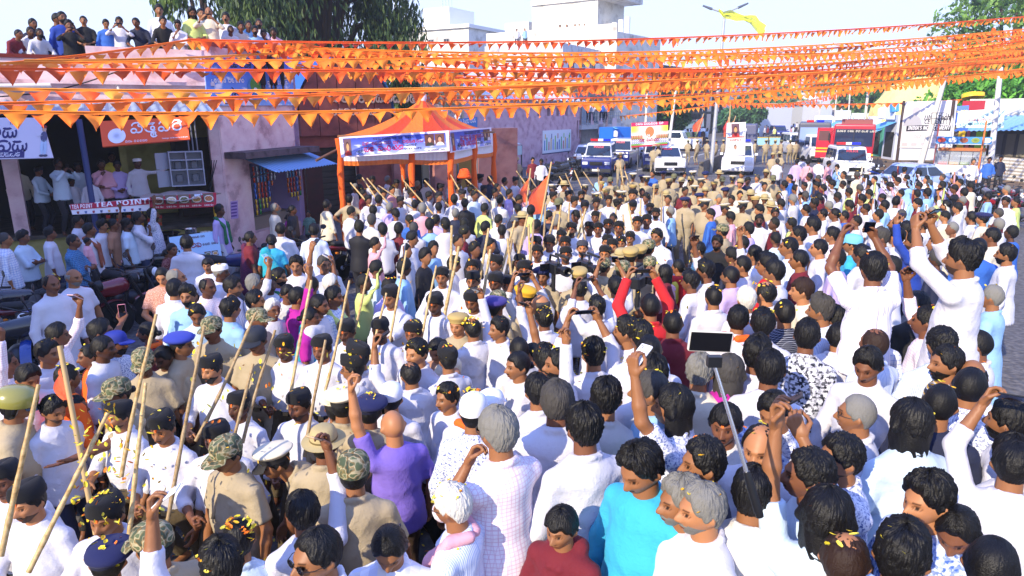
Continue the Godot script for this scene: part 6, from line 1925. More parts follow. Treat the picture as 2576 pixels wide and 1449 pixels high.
func build_bunting()->void:
	rng.seed=99
	var tones:=["ff8c1c","ff7612","ffa030","f85c0e"]
	var mesh:=[]
	for k in 6:
		var m:=MB.new()
		var rings:=[]
		var sw:=rng.randf_range(-0.35,0.35)
		for r in 6:
			var f:=r/5.0
			var ring:=[]
			var half:=(1.0-f)*0.5
			for s in 5:
				var u:=s/4.0*2.0-1.0
				ring.append(V3(u*half+sw*0.25*f,-f*(0.95-0.1*absf(sw)),sin(f*3.0+u*1.5+k)*0.16*f+0.10*sin(u*2.2+k*2.0)))
			rings.append(ring)
		m.loft(rings,false,false,false,true)
		mesh.append(m.done())
	# left end, sag point, right end on the photograph with their distances; size of a pennant, label
	var S:=[
		[-60,277,9.6,1000,275,2640,168,27.0,0.29,"lowest front string of orange pennants over the shop signs"],
		[-60,259,10.0,900,233,2640,150,27.0,0.31,"second front string of orange pennants, just above the tin awning"],
		[-60,220,10.6,900,224,2640,140,28.0,0.31,"third front string of orange pennants over the veranda roof"],
		[-60,171,11.8,900,176,2640,178,30.0,0.31,"red orange string crossing the sunlit parapet wall"],
		[-60,158,12.6,700,150,2640,126,29.0,0.31,"string of red pennants just under the parapet string"],
		[-60,163,13.0,240,133,480,98,16.0,0.27,"short red string climbing to the roof terrace corner"],
		[60,150,13.2,400,146,760,128,18.0,0.27,"red string sagging from the left parapet to the banner"],
		[470,98,16.0,1300,104,2640,36,33.0,0.27,"topmost thin string of pennants against the sky"],
		[470,100,16.2,1280,132,2640,66,31.0,0.27,"first string of the dense middle bundle from the roof corner"],
		[490,104,16.6,1290,141,2640,72,31.0,0.27,"second string of the dense middle bundle"],
		[520,108,16.8,1300,153,2640,79,30.0,0.27,"third string of the dense middle bundle"],
		[735,108,18.4,1300,166,2640,91,31.0,0.27,"fourth string of the dense middle bundle"],
		[735,140,18.6,1300,178,2640,98,30.0,0.27,"fifth string of the dense middle bundle"],
		[736,160,19.6,1300,194,2640,110,32.0,0.27,"sixth string of the dense middle bundle"],
		[736,166,19.8,1250,204,2640,116,31.0,0.27,"lowest string of the dense middle bundle"],
		[900,172,24.0,1400,206,2640,122,33.0,0.27,"string from the red hall's roof to the right poles"],
		[950,178,26.0,1450,214,2640,130,34.0,0.27,"lower string from the red hall's roof"],
		[960,184,26.0,1500,222,2640,138,34.0,0.27,"long low string from the red hall over the police jeeps"],
		[1050,240,33.0,1260,238,1860,205,48.0,0.30,"string of small pennants from the stone wall to the lamp post"],
		[1060,250,33.0,1300,249,2400,190,44.0,0.30,"small pennants string from the canopy peak rightwards"],
		[1090,252,33.0,1500,262,2640,160,36.0,0.30,"string dipping in front of the balcony"],
		[1560,292,60.0,1700,277,1830,258,50.0,0.42,"far thin string before the street tree"],
		[1820,258,48.0,1990,258,2200,205,60.0,0.42,"far string from the lamp post over the far road"],
		[1700,250,60.0,2100,262,2420,250,46.0,0.42,"far low string ending at the shop roofs"],
		[1800,190,45.0,2200,168,2640,96,36.0,0.30,"string rising right across the hazy trees"],
		[1500,176,45.0,2050,152,2640,88,36.0,0.30,"string above the concrete frame building"],
	]
	for k in S.size():
		var e:Array=S[k]
		var t:=thing("bunting",e[9],"bunting",Vector3.ZERO,0.0,"strings of orange bunting over the street")
		var pts:=[]
		var n:=40
		for q in n+1:
			var f:=float(q)/n
			# a parabola through the three points on the photograph, 1/distance running evenly
			var x:=lerpf(e[0],e[5],f)
			var fm:float=(float(e[3])-e[0])/(float(e[5])-e[0])
			var chord:float=lerpf(e[1],e[6],f)
			var sag:float=(e[4]-lerpf(e[1],e[6],fm))/maxf(fm*(1.0-fm),0.02)
			var d:=1.0/lerpf(1.0/e[2],1.0/e[7],f)
			pts.append(at(x,chord+sag*f*(1.0-f),d))
		var cord:=MB.new()
		cord.tube(pts,[0.012],5)
		# the hem band that carries the pennants
		var band:=[]
		for q in [0.0,-0.040]:
			var ring:=[]
			for z in pts:ring.append(z+V3(0,q,0.014*sin(z.x*7.0)))
			band.append(ring)
		cord.loft(band,false,false,false,true)
		part("cord",cord.done(),mat(tones[k % 4],0.75,{"back":0.22}),t)
		var far:=MB.new()
		var seg:=0
		var left:=0.12
		var size:float=e[8]
		var flip:=0.0
		while seg<n:
			var a:Vector3=pts[seg]
			var b:Vector3=pts[seg+1]
			var L:=a.distance_to(b)
			if left>L:
				left -=L
				seg+=1
				continue
			var p:=a.lerp(b,left/L)
			var dir:=(b-a).normalized()
			left+=size*1.12
			var dd:=(p-V3(0,CAMH,0)).dot(CAM_F)
			# the wind lifts some of them
			flip=lerpf(flip,rng.randf_range(-0.5,2.4) if rng.randf()<0.35 else rng.randf_range(-0.25,0.9),0.5)
			if k<3:flip=clampf(flip,-0.3,0.7)
			var z:=dir.cross(Vector3.UP).normalized()
			var bas:=Basis(dir,Vector3.UP,z)*Basis(Vector3.RIGHT,flip*(1.0 if k % 2 else -1.0))*Basis.from_scale(V3(size,size*rng.randf_range(0.66,0.95),size))
			var xf:=Transform3D(bas,p+V3(0,-0.045,0))
			var sx:=(p-V3(0,CAMH,0)).x/dd*FPX+1288.0
			if sx<-60 or sx>2640:continue
			var mk:Mesh=mesh[rng.randi() % 6]
			if dd<23.0:
				var o:=MeshInstance3D.new()
				o.mesh=mk
				o.material_override=mat(tones[(k+rng.randi() % 2) % 4],0.75,{"back":0.22})
				var c:=t.get_child_count()-1
				o.name="pennant" if c==0 else "pennant_%03d" % c
				o.transform=xf
				t.add_child(o)
			else:
				var arr:=mk.surface_get_arrays(0)
				far.add([arr[Mesh.ARRAY_VERTEX],arr[Mesh.ARRAY_NORMAL],arr[Mesh.ARRAY_INDEX]],xf)
		if far.v.size():
			var g:=part("pennants",far.done(),mat(tones[(k+1) % 4],0.75,{"back":0.22}),t)
			g.set_meta("kind","stuff")
	# knots of loose orange cloth where strings are tied
	for e in [[1695,96,33.0],[2500,70,30.0]]:
		var m:=MB.new()
		var p:=at(e[0],e[1],e[2])
		m.tube([p,p+V3(0.03,-0.2,0),p+V3(-0.02,-0.45,0.05)],[0.05,0.12,0.02],8)
		tag(part("cloth_tail",m.done(),mat("ee5a10",0.75),self),"loose orange tail of cloth hanging from the topmost string" if e[0]<2000 else "knot of orange cloth at the right end of the strings","cloth")

func build_shade()->void:
	# the neighbouring house that stands just out of the picture at the left
	var t:=thing("neighbour_house","pink neighbouring house just outside the left frame edge","building")
	part("walls",holed_wall(V3(-26,0,5.0),V3(-12.6,0,5.0),0.0,8.0,13.5,[]),mat("d8b8b4",0.9,PINK),t)
	part("roof_edge",holed_wall(V3(-26.2,0,5.2),V3(-12.4,0,5.2),8.0,8.2,13.9,[]),mat("b8a8a0",0.9),t)
# ---------------------------------------------------------------- people: a body is one surface grown round a skeleton (surface nets)
# bone: [a, b, ra, rb, blend, flat_x, flat_z, flat_end]

static func bn(a:Vector3,b:Vector3,ra:float,rb:float,k:=0.03,fx:=1.0,fz:=1.0,cut:=false)->Array:
	return [a,b,ra,rb,k,fx,fz,cut]

static func grow(bones:Array,h:float,planes:=[])->Array:
	var lo:=Vector3.ONE*1e9
	var hi:=-lo
	for b in bones:
		var r:=maxf(b[2],b[3])
		var e:=V3(r*b[5],r,r*b[6])
		lo=lo.min((b[0] as Vector3).min(b[1])-e)
		hi=hi.max((b[0] as Vector3).max(b[1])+e)
	lo -=Vector3.ONE*h*2.5
	hi+=Vector3.ONE*h*2.5
	var nx:=int((hi.x-lo.x)/h)+2
	var ny:=int((hi.y-lo.y)/h)+2
	var nz:=int((hi.z-lo.z)/h)+2
	var sy:=nx
	var sz:=nx*ny
	var f:=PackedFloat32Array()
	f.resize(nx*ny*nz)
	f.fill(1.0)
	for b in bones:
		var a:Vector3=b[0]
		var e:Vector3=b[1]
		var ra:float=b[2]
		var rb:float=b[3]
		var k:float=b[4]
		var ix:=1.0/float(b[5])
		var iz:=1.0/float(b[6])
		var r:=maxf(ra,rb)
		var pad:=k*0.6+h*2.2
		var q0:=((a.min(e)-V3(r*b[5]+pad,r+pad,r*b[6]+pad)-lo)/h).floor()
		var q1:=((a.max(e)+V3(r*b[5]+pad,r+pad,r*b[6]+pad)-lo)/h).ceil()
		var x0:=maxi(int(q0.x),0)
		var x1:=mini(int(q1.x),nx-1)
		var y0:=maxi(int(q0.y),0)
		var y1:=mini(int(q1.y),ny-1)
		var z0:=maxi(int(q0.z),0)
		var z1:=mini(int(q1.z),nz-1)
		var ab:=e-a
		ab.x*=ix
		ab.z*=iz
		var ll:=maxf(ab.length_squared(),1e-9)
		var inv:=1.0/ll
		var shrink:=minf(minf(b[5],b[6]),1.0)
		shrink=1.0 if shrink>0.99 else (shrink+1.0)*0.5
		var cut:bool=b[7]
		var long:=sqrt(ll)
		var cut_dir:=(e-a).normalized()
		for z in range(z0,z1+1):
			var pz:=(lo.z+z*h-a.z)*iz
			for y in range(y0,y1+1):
				var py:=lo.y+y*h-a.y
				var at0:=z*sz+y*sy
				for x in range(x0,x1+1):
					var p:=V3((lo.x+x*h-a.x)*ix,py,pz)
					var t:=clampf(p.dot(ab)*inv,0.0,1.0)
					var d:=((p-ab*t).length()-(ra+(rb-ra)*t))*shrink
					if cut:d=maxf(d,V3(p.x/ix,p.y,p.z/iz).dot(cut_dir)-long)
					var g:=f[at0+x]
					var w:=k-absf(g-d)
					f[at0+x]=minf(g,d)-(w*w/k*0.25 if w>0.0 else 0.0)
	for pl in planes:
		for z in nz:
			for y in ny:
				for x in nx:
					var o:=z*sz+y*sy+x
					if f[o]<h*2.0:
						f[o]=maxf(f[o],(pl[0] as Vector3).dot(V3(lo.x+x*h,lo.y+y*h,lo.z+z*h))-float(pl[1]))
	# one vertex in each cell that the surface crosses
	var cell:=PackedInt32Array()
	cell.resize(f.size())
	cell.fill(-1)
	var vs:=PackedVector3Array()
	var ns:=PackedVector3Array()
	for z in nz-1:
		for y in ny-1:
			var o0:=z*sz+y*sy
			for x in nx-1:
				var o:=o0+x
				var f0:=f[o]
				if f0>h*2.0 or f0<-h*2.0:continue
				var f1:=f[o+1]
				var f2:=f[o+sy]
				var f3:=f[o+sy+1]
				var f4:=f[o+sz]
				var f5:=f[o+sz+1]
				var f6:=f[o+sz+sy]
				var f7:=f[o+sz+sy+1]
				var inside:=int(f0<0)+int(f1<0)+int(f2<0)+int(f3<0)+int(f4<0)+int(f5<0)+int(f6<0)+int(f7<0)
				if inside==0 or inside==8:continue
				var s:=Vector3.ZERO
				var m:=0
				if (f0<0)!=(f1<0):s+=V3(f0/(f0-f1),0,0); m+=1
				if (f2<0)!=(f3<0):s+=V3(f2/(f2-f3),1,0); m+=1
				if (f4<0)!=(f5<0):s+=V3(f4/(f4-f5),0,1); m+=1
				if (f6<0)!=(f7<0):s+=V3(f6/(f6-f7),1,1); m+=1
				if (f0<0)!=(f2<0):s+=V3(0,f0/(f0-f2),0); m+=1
				if (f1<0)!=(f3<0):s+=V3(1,f1/(f1-f3),0); m+=1
				if (f4<0)!=(f6<0):s+=V3(0,f4/(f4-f6),1); m+=1
				if (f5<0)!=(f7<0):s+=V3(1,f5/(f5-f7),1); m+=1
				if (f0<0)!=(f4<0):s+=V3(0,0,f0/(f0-f4)); m+=1
				if (f1<0)!=(f5<0):s+=V3(1,0,f1/(f1-f5)); m+=1
				if (f2<0)!=(f6<0):s+=V3(0,1,f2/(f2-f6)); m+=1
				if (f3<0)!=(f7<0):s+=V3(1,1,f3/(f3-f7)); m+=1
				cell[o]=vs.size()
				vs.append(lo+(V3(x,y,z)+s/m)*h)
				ns.append(V3(f1+f3+f5+f7-f0-f2-f4-f6,f2+f3+f6+f7-f0-f1-f4-f5,f4+f5+f6+f7-f0-f1-f2-f3).normalized())
	var idx:=PackedInt32Array()
	for z in range(1,nz-1):
		for y in range(1,ny-1):
			var o0:=z*sz+y*sy
			for x in range(1,nx-1):
				var o:=o0+x
				if cell[o]<0:continue
				var c0:=f[o]<0
				for ax in 3:
					var du:=1
					var dv:=sy
					var dw:=sz
					if ax==1:du=sy; dv=sz; dw=1
					elif ax==2:du=sz; dv=1; dw=sy
					if (f[o+du]<0)==c0:continue
					var q0:=cell[o]
					var q1:=cell[o-dv]
					var q2:=cell[o-dv-dw]
					var q3:=cell[o-dw]
					if q0<0 or q1<0 or q2<0 or q3<0:continue
					if c0:idx.append_array(PackedInt32Array([q0,q2,q1,q0,q3,q2]))
					else:idx.append_array(PackedInt32Array([q0,q1,q2,q0,q2,q3]))
	return [vs,ns,idx]

static func wrinkle(m:Array,amp:float,sd:int,low:=-9.0)->Array:
	var n1:=FastNoiseLite.new()
	n1.seed=sd
	n1.noise_type=FastNoiseLite.TYPE_SIMPLEX_SMOOTH
	n1.frequency=3.2
	n1.fractal_type=FastNoiseLite.FRACTAL_RIDGED
	n1.fractal_octaves=2
	n1.domain_warp_enabled=true
	n1.domain_warp_amplitude=0.12
	n1.domain_warp_frequency=2.5
	var v:PackedVector3Array=m[0]
	var n:PackedVector3Array=m[1]
	for i in v.size():
		var p:=v[i]
		var d:=n1.get_noise_3d(p.x*2.0+p.y*0.9,p.y*0.9,p.z*2.0-p.y*0.5)
		v[i]=p+n[i]*(d*amp*sstep_s(1.43,1.34,p.y))
	m[0]=v
	var nn:=PackedVector3Array()
	nn.resize(v.size())
	var ix:PackedInt32Array=m[2]
	for q in range(0,ix.size(),3):
		var a:=v[ix[q]]
		var w:=(v[ix[q+2]]-a).cross(v[ix[q+1]]-a)
		nn[ix[q]]+=w
		nn[ix[q+1]]+=w
		nn[ix[q+2]]+=w
	for i in nn.size():nn[i]=nn[i].normalized()
	m[1]=nn
	return m

static func limb(s:Vector3,w:Vector3,pole:Vector3,l1:float,l2:float)->Array:
	var d:=w-s
	var L:=minf(d.length(),(l1+l2)*0.995)
	d=d.normalized()
	w=s+d*L
	var x:=(L*L+l1*l1-l2*l2)/(2.0*L)
	var y:=sqrt(maxf(l1*l1-x*x,0.0))
	var pd:=(pole-d*pole.dot(d)).normalized()
	return [s+d*x+pd*y,w]
# poses: wrists and elbow directions of the right (-x) and the left (+x) arm, hand kinds, forward lean, stride

const POSES:={
	"stand":{"rw":Vector3(-0.27,0.84,0.06),"lw":Vector3(0.27,0.84,0.05)},
	"fold":{"rw":Vector3(0.07,1.14,0.20),"lw":Vector3(-0.07,1.17,0.22),"rp":Vector3(-1,-0.6,0),"lp":Vector3(1,-0.6,0),"rh":"hold","lh":"hold"},
	"front":{"rw":Vector3(-0.07,1.02,0.27),"lw":Vector3(0.06,1.04,0.27),"rp":Vector3(-1,-0.5,-0.3),"lp":Vector3(1,-0.5,-0.3),"rh":"hold","lh":"hold"},
	"phone":{"rw":Vector3(-0.22,1.86,0.20),"lw":Vector3(0.27,0.84,0.05),"rp":Vector3(-0.8,-0.8,0.4),"rh":"hold"},
	"both":{"rw":Vector3(-0.13,1.80,0.28),"lw":Vector3(0.13,1.80,0.28),"rp":Vector3(-1,-0.7,0.2),"lp":Vector3(1,-0.7,0.2),"rh":"hold","lh":"hold"},
	"face":{"rw":Vector3(-0.10,1.47,0.30),"lw":Vector3(0.10,1.45,0.30),"rp":Vector3(-1,-1,0),"lp":Vector3(1,-1,0),"rh":"hold","lh":"hold"},
	"march":{"rw":Vector3(-0.13,1.06,0.25),"lw":Vector3(0.27,0.87,0.12),"rp":Vector3(-1,-0.4,-0.6),"rh":"grip","lh":"relax","stride":0.22,"tuck":1.0},
	"high":{"rw":Vector3(-0.24,1.93,0.10),"lw":Vector3(0.27,0.84,0.05),"rp":Vector3(-1,0,0.5),"rh":"hold"},
	"point":{"rw":Vector3(-0.16,1.28,0.52),"lw":Vector3(0.27,0.84,0.05),"rp":Vector3(-0.6,-1,0),"rh":"flat"},
	"side":{"rw":Vector3(-0.66,1.50,0.10),"lw":Vector3(0.27,0.84,0.05),"rp":Vector3(0,-1,-0.3),"rh":"hold"},
	"chin":{"rw":Vector3(-0.05,1.38,0.19),"lw":Vector3(-0.05,1.10,0.21),"rp":Vector3(-0.6,-1,0.2),"lp":Vector3(1,-0.6,0),"rh":"hold","lh":"hold"},
	"hips":{"rw":Vector3(-0.19,1.03,-0.03),"lw":Vector3(0.19,1.03,-0.03),"rp":Vector3(-1,0,-0.5),"lp":Vector3(1,0,-0.5)},
	"rail":{"rw":Vector3(-0.13,0.98,0.42),"lw":Vector3(0.13,0.97,0.42),"rp":Vector3(-1,-0.5,-0.5),"lp":Vector3(1,-0.5,-0.5),"lean":0.42,"rh":"hold","lh":"hold"},
	"bend":{"rw":Vector3(-0.20,0.82,0.34),"lw":Vector3(0.24,0.80,0.36),"lean":0.62},
	"sit":{"rw":Vector3(-0.18,0.92,0.40),"lw":Vector3(0.18,0.92,0.40),"rp":Vector3(-1,-0.6,-0.3),"lp":Vector3(1,-0.6,-0.3),"sit":1.0,"rh":"grip","lh":"grip"},
}
# outfits: hem height, sleeve (0 none, 0.5 short, 0.8 rolled, 1 long), trouser width

const OUTFITS:={
	"shirt":{"hem":0.80,"sleeve":1.0,"collar":1.0},
	"rolled":{"hem":0.80,"sleeve":0.72,"collar":1.0},
	"short":{"hem":0.82,"sleeve":0.42,"collar":1.0},
	"tee":{"hem":0.84,"sleeve":0.40,"collar":0.0},
	"kurta":{"hem":0.55,"sleeve":0.95,"collar":0.6},
	"tucked":{"hem":0.955,"sleeve":0.74,"collar":1.0,"belt":1.0},
	"uniform":{"hem":0.945,"sleeve":0.42,"collar":1.0,"belt":1.0,"badge":1.0},
	"hood":{"hem":0.80,"sleeve":1.0,"collar":0.0,"hood":1.0},
	"saree":{"hem":1.0,"sleeve":0.40,"collar":0.0,"saree":1.0},
	"dhoti":{"hem":0.72,"sleeve":0.72,"collar":1.0,"wide":1.0},
}

static func build_body(pose:String,outfit:String,lod:int)->Dictionary:
	var P:Dictionary=POSES[pose]
	var O:Dictionary=OUTFITS[outfit]
	var h:float=[0.015,0.024,0.042,0.074][lod]
	var lean:float=P.get("lean",0.0)
	var hip:=V3(0,0.94,0)
	var sit:bool=P.has("sit")
	var woman:bool=O.has("saree")
	var tilt:=Transform3D(Basis(Vector3.RIGHT,lean),hip)*Transform3D(Basis.IDENTITY,-hip)
	var sw:=0.150 if woman else 0.168
	var sh:={}
	var neck:Vector3=tilt*V3(0,1.445,-0.015)
	var head:Vector3=tilt*V3(0,1.605,0.02)
	var res:={}
	var skin:=[]
	var top:=[]
	var low:=[]
	# skin: neck, a core inside the clothes, arms, legs and feet
	skin.append(bn(neck+V3(0,-0.06,0),head+V3(0,-0.02,-0.012),0.062,0.054,0.03))
	skin.append(bn(hip,tilt*V3(0,1.34,-0.01),0.10,0.105,0.03,1.15,0.8))
	skin.append(bn(tilt*V3(-0.11,1.375,-0.012),tilt*V3(0.11,1.375,-0.012),0.045,0.045,0.04))
	res.hands=[]
	for s in [-1.0,1.0]:
		var S:Vector3=tilt*V3(s*sw,1.362,-0.012)
		var W:Vector3=P.rw if s<0 else P.lw
		if woman:W.y -=0.02
		var pole:Vector3=P.get("rp" if s<0 else "lp",V3(s*1.0,0.0,-0.8))
		var up:=S+(W-S).normalized()*0.02 if W.y>1.55 else S
		var a:=limb(up,W,pole,0.29,0.255)
		var E:Vector3=a[0]
		var H:Vector3=a[1]
		skin.append(bn(up,E,0.044,0.037,0.02))
		skin.append(bn(E,E.lerp(H,0.35),0.037,0.038,0.015))
		skin.append(bn(E.lerp(H,0.35),H,0.038,0.025,0.015))
		var dir:=(H-E).normalized()
		res.hands.append([s,H,dir,P.get("rh" if s<0 else "lh","relax")])
		# sleeve
		var sl:float=O.sleeve
		if sl>0.0:
			var tot:=0.545*sl
			top.append(bn(tilt*V3(s*0.04,1.405,-0.014),up,0.050,0.056,0.05,1.0,1.1))
			if tot<=0.29:
				top.append(bn(up,up.lerp(E,tot/0.29),0.056,0.058 if outfit!="saree" else 0.050,0.022,1.0,1.0,true))
			else:
				top.append(bn(up,E,0.056,0.050,0.022))
				top.append(bn(E,E.lerp(H,(tot-0.29)/0.255),0.051,0.044,0.02,1.0,1.0,true))
				if sl<0.9:top.append(bn(E.lerp(H,(tot-0.33)/0.255),E.lerp(H,(tot-0.28)/0.255),0.049,0.049,0.008,1.0,1.0,true))
		# leg
		var st:float=P.get("stride",0.0)*-s
		var hp:=hip+V3(s*0.09,-0.02,0)
		var an:=V3(s*(0.10+absf(st)*0.05),0.085,st*1.3-0.02)
		var kp:=V3(s*0.15,0.0,1.0)
		if sit:
			an=V3(s*0.20,0.30,0.22)
		elif pose=="stand":an.x=s*0.11
		var lg:=limb(hp,an,kp,0.45,0.43)
		var K:Vector3=lg[0]
		an=lg[1]
		if not woman:skin.append(bn(hp,K,0.07,0.048,0.02))
		skin.append(bn(K,an,0.046,0.034,0.02))
		skin.append(bn(an+V3(0,-0.045,-0.03),an+V3(s*0.015,-0.055,0.13),0.034,0.028,0.02,1.1,1.0))
		if not woman:
			var wide:float=1.25 if O.has("wide") else 1.0
			low.append(bn(hp,K,0.096*wide,0.072*wide,0.03))
			low.append(bn(K,K.lerp(an,0.93),0.071*wide,0.058*wide,0.02,1.0,1.0,true))
	var planes:=[]
	if woman:
		low.append(bn(V3(0,0.98,0),V3(0,0.55,0.01),0.165,0.18,0.05,1.05,0.85))
		low.append(bn(V3(0,0.55,0.01),V3(0,0.10,0.01),0.18,0.235,0.05,1.05,0.85,true))
	else:
		low.append(bn(hip+V3(-0.05,0.0,0),hip+V3(0.05,0.0,0),0.112,0.112,0.05,1.0,1.0))
		low.append(bn(hip,hip+V3(0,0.07,0),0.146,0.142,0.03,1.06,0.80,true))
	# the shirt's trunk
	var hem:float=O.hem
	var belly:=0.0
	if outfit in ["uniform","short"]:belly=0.012
	top.append(bn(tilt*V3(0,1.33,-0.008),tilt*V3(0,1.10,0.008),0.138,0.140+belly,0.06,1.0 if not woman else 0.94,0.78))
	top.append(bn(tilt*V3(0,1.335,-0.012),tilt*V3(0,1.20,0.005),0.125,0.142,0.06,1.05,0.82))
	if hem<0.93:
		var hb:=V3(0,hem,0.0)
		top.append(bn(tilt*V3(0,1.12,0.006),hip,0.142+belly,0.158,0.06,1.08,0.88))
		top.append(bn(hip+V3(0,0.02,0),hb,0.166,0.172+(0.94-hem)*0.14,0.05,1.08,0.96,true))
		if sit:top.append(bn(hip+V3(0,-0.02,0.02),hip+V3(0,-0.06,0.2),0.15,0.15,0.05,1.2,0.8,true))
	elif not woman:
		top.append(bn(tilt*V3(0,1.12,0.006),V3(0,hem,0.0),0.158+belly,0.148,0.06,1.08,0.80,true))
	else:
		top.append(bn(tilt*V3(0,1.12,0.0),V3(0,0.95,0.0),0.142,0.155,0.06,1.0,0.8,true))
	if O.collar>0.0:
		var ring:=[]
		for q in 9:
			var an2:=TAU*(q/8.0)*0.92+PI*0.5+TAU*0.04
			ring.append(tilt*V3(cos(an2)*0.071,1.466+0.022*-sin(an2)-(0.012 if q in [0,8] else 0.0),-0.008+sin(an2)*0.068))
		for q in 8:top.append(bn(ring[q],ring[q+1],0.018,0.018,0.006))
		if lod==0:
			top.append(bn(ring[0],tilt*V3(-0.055,1.395,0.095),0.017,0.008,0.008))
			top.append(bn(ring[8],tilt*V3(0.055,1.395,0.095),0.017,0.008,0.008))
			top.append(bn(tilt*V3(0,1.385,0.098),tilt*V3(0,1.15,0.118),0.010,0.010,0.012))
			if outfit=="uniform":
				for s in [-1.0,1.0]:
					top.append(bn(tilt*V3(s*0.075,1.285,0.102),tilt*V3(s*0.075,1.22,0.106),0.036,0.036,0.008,1.0,0.30))
					top.append(bn(tilt*V3(s*0.08,1.435,-0.012),tilt*V3(s*0.16,1.405,-0.014),0.022,0.026,0.006,1.0,1.1))
	if O.has("hood"):
		top.append(bn(tilt*V3(-0.07,1.46,-0.07),tilt*V3(0.07,1.46,-0.07),0.055,0.055,0.03))
		top.append(bn(tilt*V3(-0.085,1.46,-0.05),tilt*V3(-0.03,1.39,0.10),0.035,0.02,0.02))
		top.append(bn(tilt*V3(0.085,1.46,-0.05),tilt*V3(0.03,1.39,0.10),0.035,0.02,0.02))
	if woman:
		low.append(bn(tilt*V3(-0.10,1.00,0.07),tilt*V3(0.08,1.40,0.05),0.115,0.085,0.03,1.1,0.9))
		low.append(bn(tilt*V3(0.10,1.44,0.03),tilt*V3(0.11,1.43,-0.09),0.055,0.06,0.03))
		low.append(bn(tilt*V3(0.09,1.42,-0.09),tilt*V3(0.0,1.0,-0.12),0.085,0.16,0.05,1.0,0.5))
		low.append(bn(tilt*V3(0.0,1.0,-0.12),V3(-0.04,0.70,-0.15),0.16,0.17,0.05,1.0,0.5))
	res.skin=grow(skin,h)
	res.top=grow(top,h)
	res.low=grow(low,h*1.1)
	if lod<2:
		var sd:=(pose+outfit).hash() % 1000
		wrinkle(res.top,0.0055,sd,0.0)
		wrinkle(res.low,0.007,sd+5)
	res.head=head
	res.neck=neck
	res.tilt=tilt
	res.hem=hem
	return res
# hands: wrist at the origin, fingers along +y, palm towards +z, thumb on the +x side (the left hand seen from its palm is mirrored later)

static func build_hand(kind:String,h:float)->Array:
	var curl:Array={"relax":[0.35,0.45,0.3],"grip":[1.35,1.5,0.9],"hold":[0.75,0.8,0.4],"flat":[0.08,0.1,0.08]}[kind]
	var b:=[]
	var base:=[V3(0.030,0.088,0),V3(0.010,0.093,0),V3(-0.011,0.089,0),V3(-0.030,0.080,0)]
	var lens:=[0.068,0.076,0.070,0.054]
	b.append(bn(V3(0,-0.03,0),V3(0,0.02,0),0.024,0.027,0.012,1.1,0.8))
	for q in 4:
		b.append(bn(V3(base[q].x*0.5,0.015,0),base[q],0.017,0.0125,0.012,1.0,0.85))
		var p:Vector3=base[q]
		var a:=0.0
		var spread:float=(1.5-q)*(0.07 if kind!="grip" else 0.0)
		for k in 3:
			a+=curl[k]*(1.0+0.06*q)
			var L:float=lens[q]*[0.45,0.32,0.26][k]
			var e:=p+V3(sin(spread)*cos(a),cos(spread)*cos(a),sin(a))*L
			b.append(bn(p,e,0.0098-0.0007*k,0.0092-0.0009*k,0.003))
			p=e
	var tc:float={"relax":0.3,"grip":1.0,"hold":0.7,"flat":0.05}[kind]
	var t0:=V3(0.022,0.018,0.006)
	var t1:=t0+V3(0.030,0.030,0.010+0.020*tc)
	var t2:=t1+V3(0.012-0.028*tc,0.026,0.008+0.014*tc)
	var t3:=t2+V3(0.004-0.026*tc,0.022,0.004+0.006*tc)
	b.append(bn(t0,t1,0.016,0.0115,0.01))
	b.append(bn(t1,t2,0.0112,0.0102,0.003))
	b.append(bn(t2,t3,0.0102,0.0085,0.003))
	return grow(b,h)
# head: a closed skin of rings, finer towards the face; eyes lie at half its height

static func head_point(lon:float,lat:float,kid:float)->Vector3:
	var cl:=cos(lat)
	var d:=V3(sin(lon)*cl,sin(lat),cos(lon)*cl)
	var p:=V3(d.x*0.077,d.y*0.116,d.z*0.097)
	p.z -=0.004
	var face:=sstep_s(0.1,0.75,d.z)
	var lower:=sstep_s(0.02,-0.11,p.y)
	p.x*=1.0-0.30*lower*lower-0.06*lower
	if d.z<0.3:p.z*=1.0-0.32*lower*sstep_s(0.3,-0.6,d.z)
	p.z+=0.012*lower*face
	p.z -=0.012*face*sstep_s(0.02,0.10,p.y)
	var x:=p.x
	var y:=p.y
	if d.z>0.0:
		p.z+=0.0055*g2(x,0.045,y-0.028,0.010)
		p.z -=0.0125*g2(absf(x)-0.031,0.015,y-0.006,0.012)*face
		p.z+=0.0050*g2(absf(x)-0.031,0.0095,y-0.004,0.0062)*face
		p.z+=0.0045*g2(absf(x)-0.040,0.016,y+0.024,0.016)
		var nose:=sstep_s(0.020,-0.030,y)*(1.0-sstep_s(-0.032,-0.047,y))
		p.z+=0.026*nose*exp(-pow(x/(0.0085+0.007*nose),2.0))*face
		p.z+=0.008*g2(absf(x)-0.013,0.006,y+0.036,0.007)
		p.z+=0.0070*g2(x,0.022,y+0.059,0.0065)+0.0065*g2(x,0.018,y+0.073,0.007)
		p.z -=0.0050*g2(x,0.024,y+0.066,0.0026)
		p.z -=0.004*g2(x,0.03,y+0.083,0.006)
		p.z+=0.008*g2(x,0.020,y+0.100,0.012)
	# ears
	var ear:=exp(-pow((p.z+0.008)/0.015,2.0)-pow((y+0.006)/0.028,2.0))*absf(d.x)
	p.x+=signf(d.x)*0.021*ear
	p.z -=0.008*ear
	return p

static func sstep_s(a:float,b:float,x:float)->float:
	var t:=clampf((x-a)/(b-a),0.0,1.0)
	return t*t*(3.0-2.0*t)

static func g2(x:float,sx:float,y:float,sy:float)->float:
	return exp(-(x*x)/(sx*sx)-(y*y)/(sy*sy))

static func lon_of(u:float,dense:float)->float:
	return u*PI-dense*sin(u*PI)*0.62

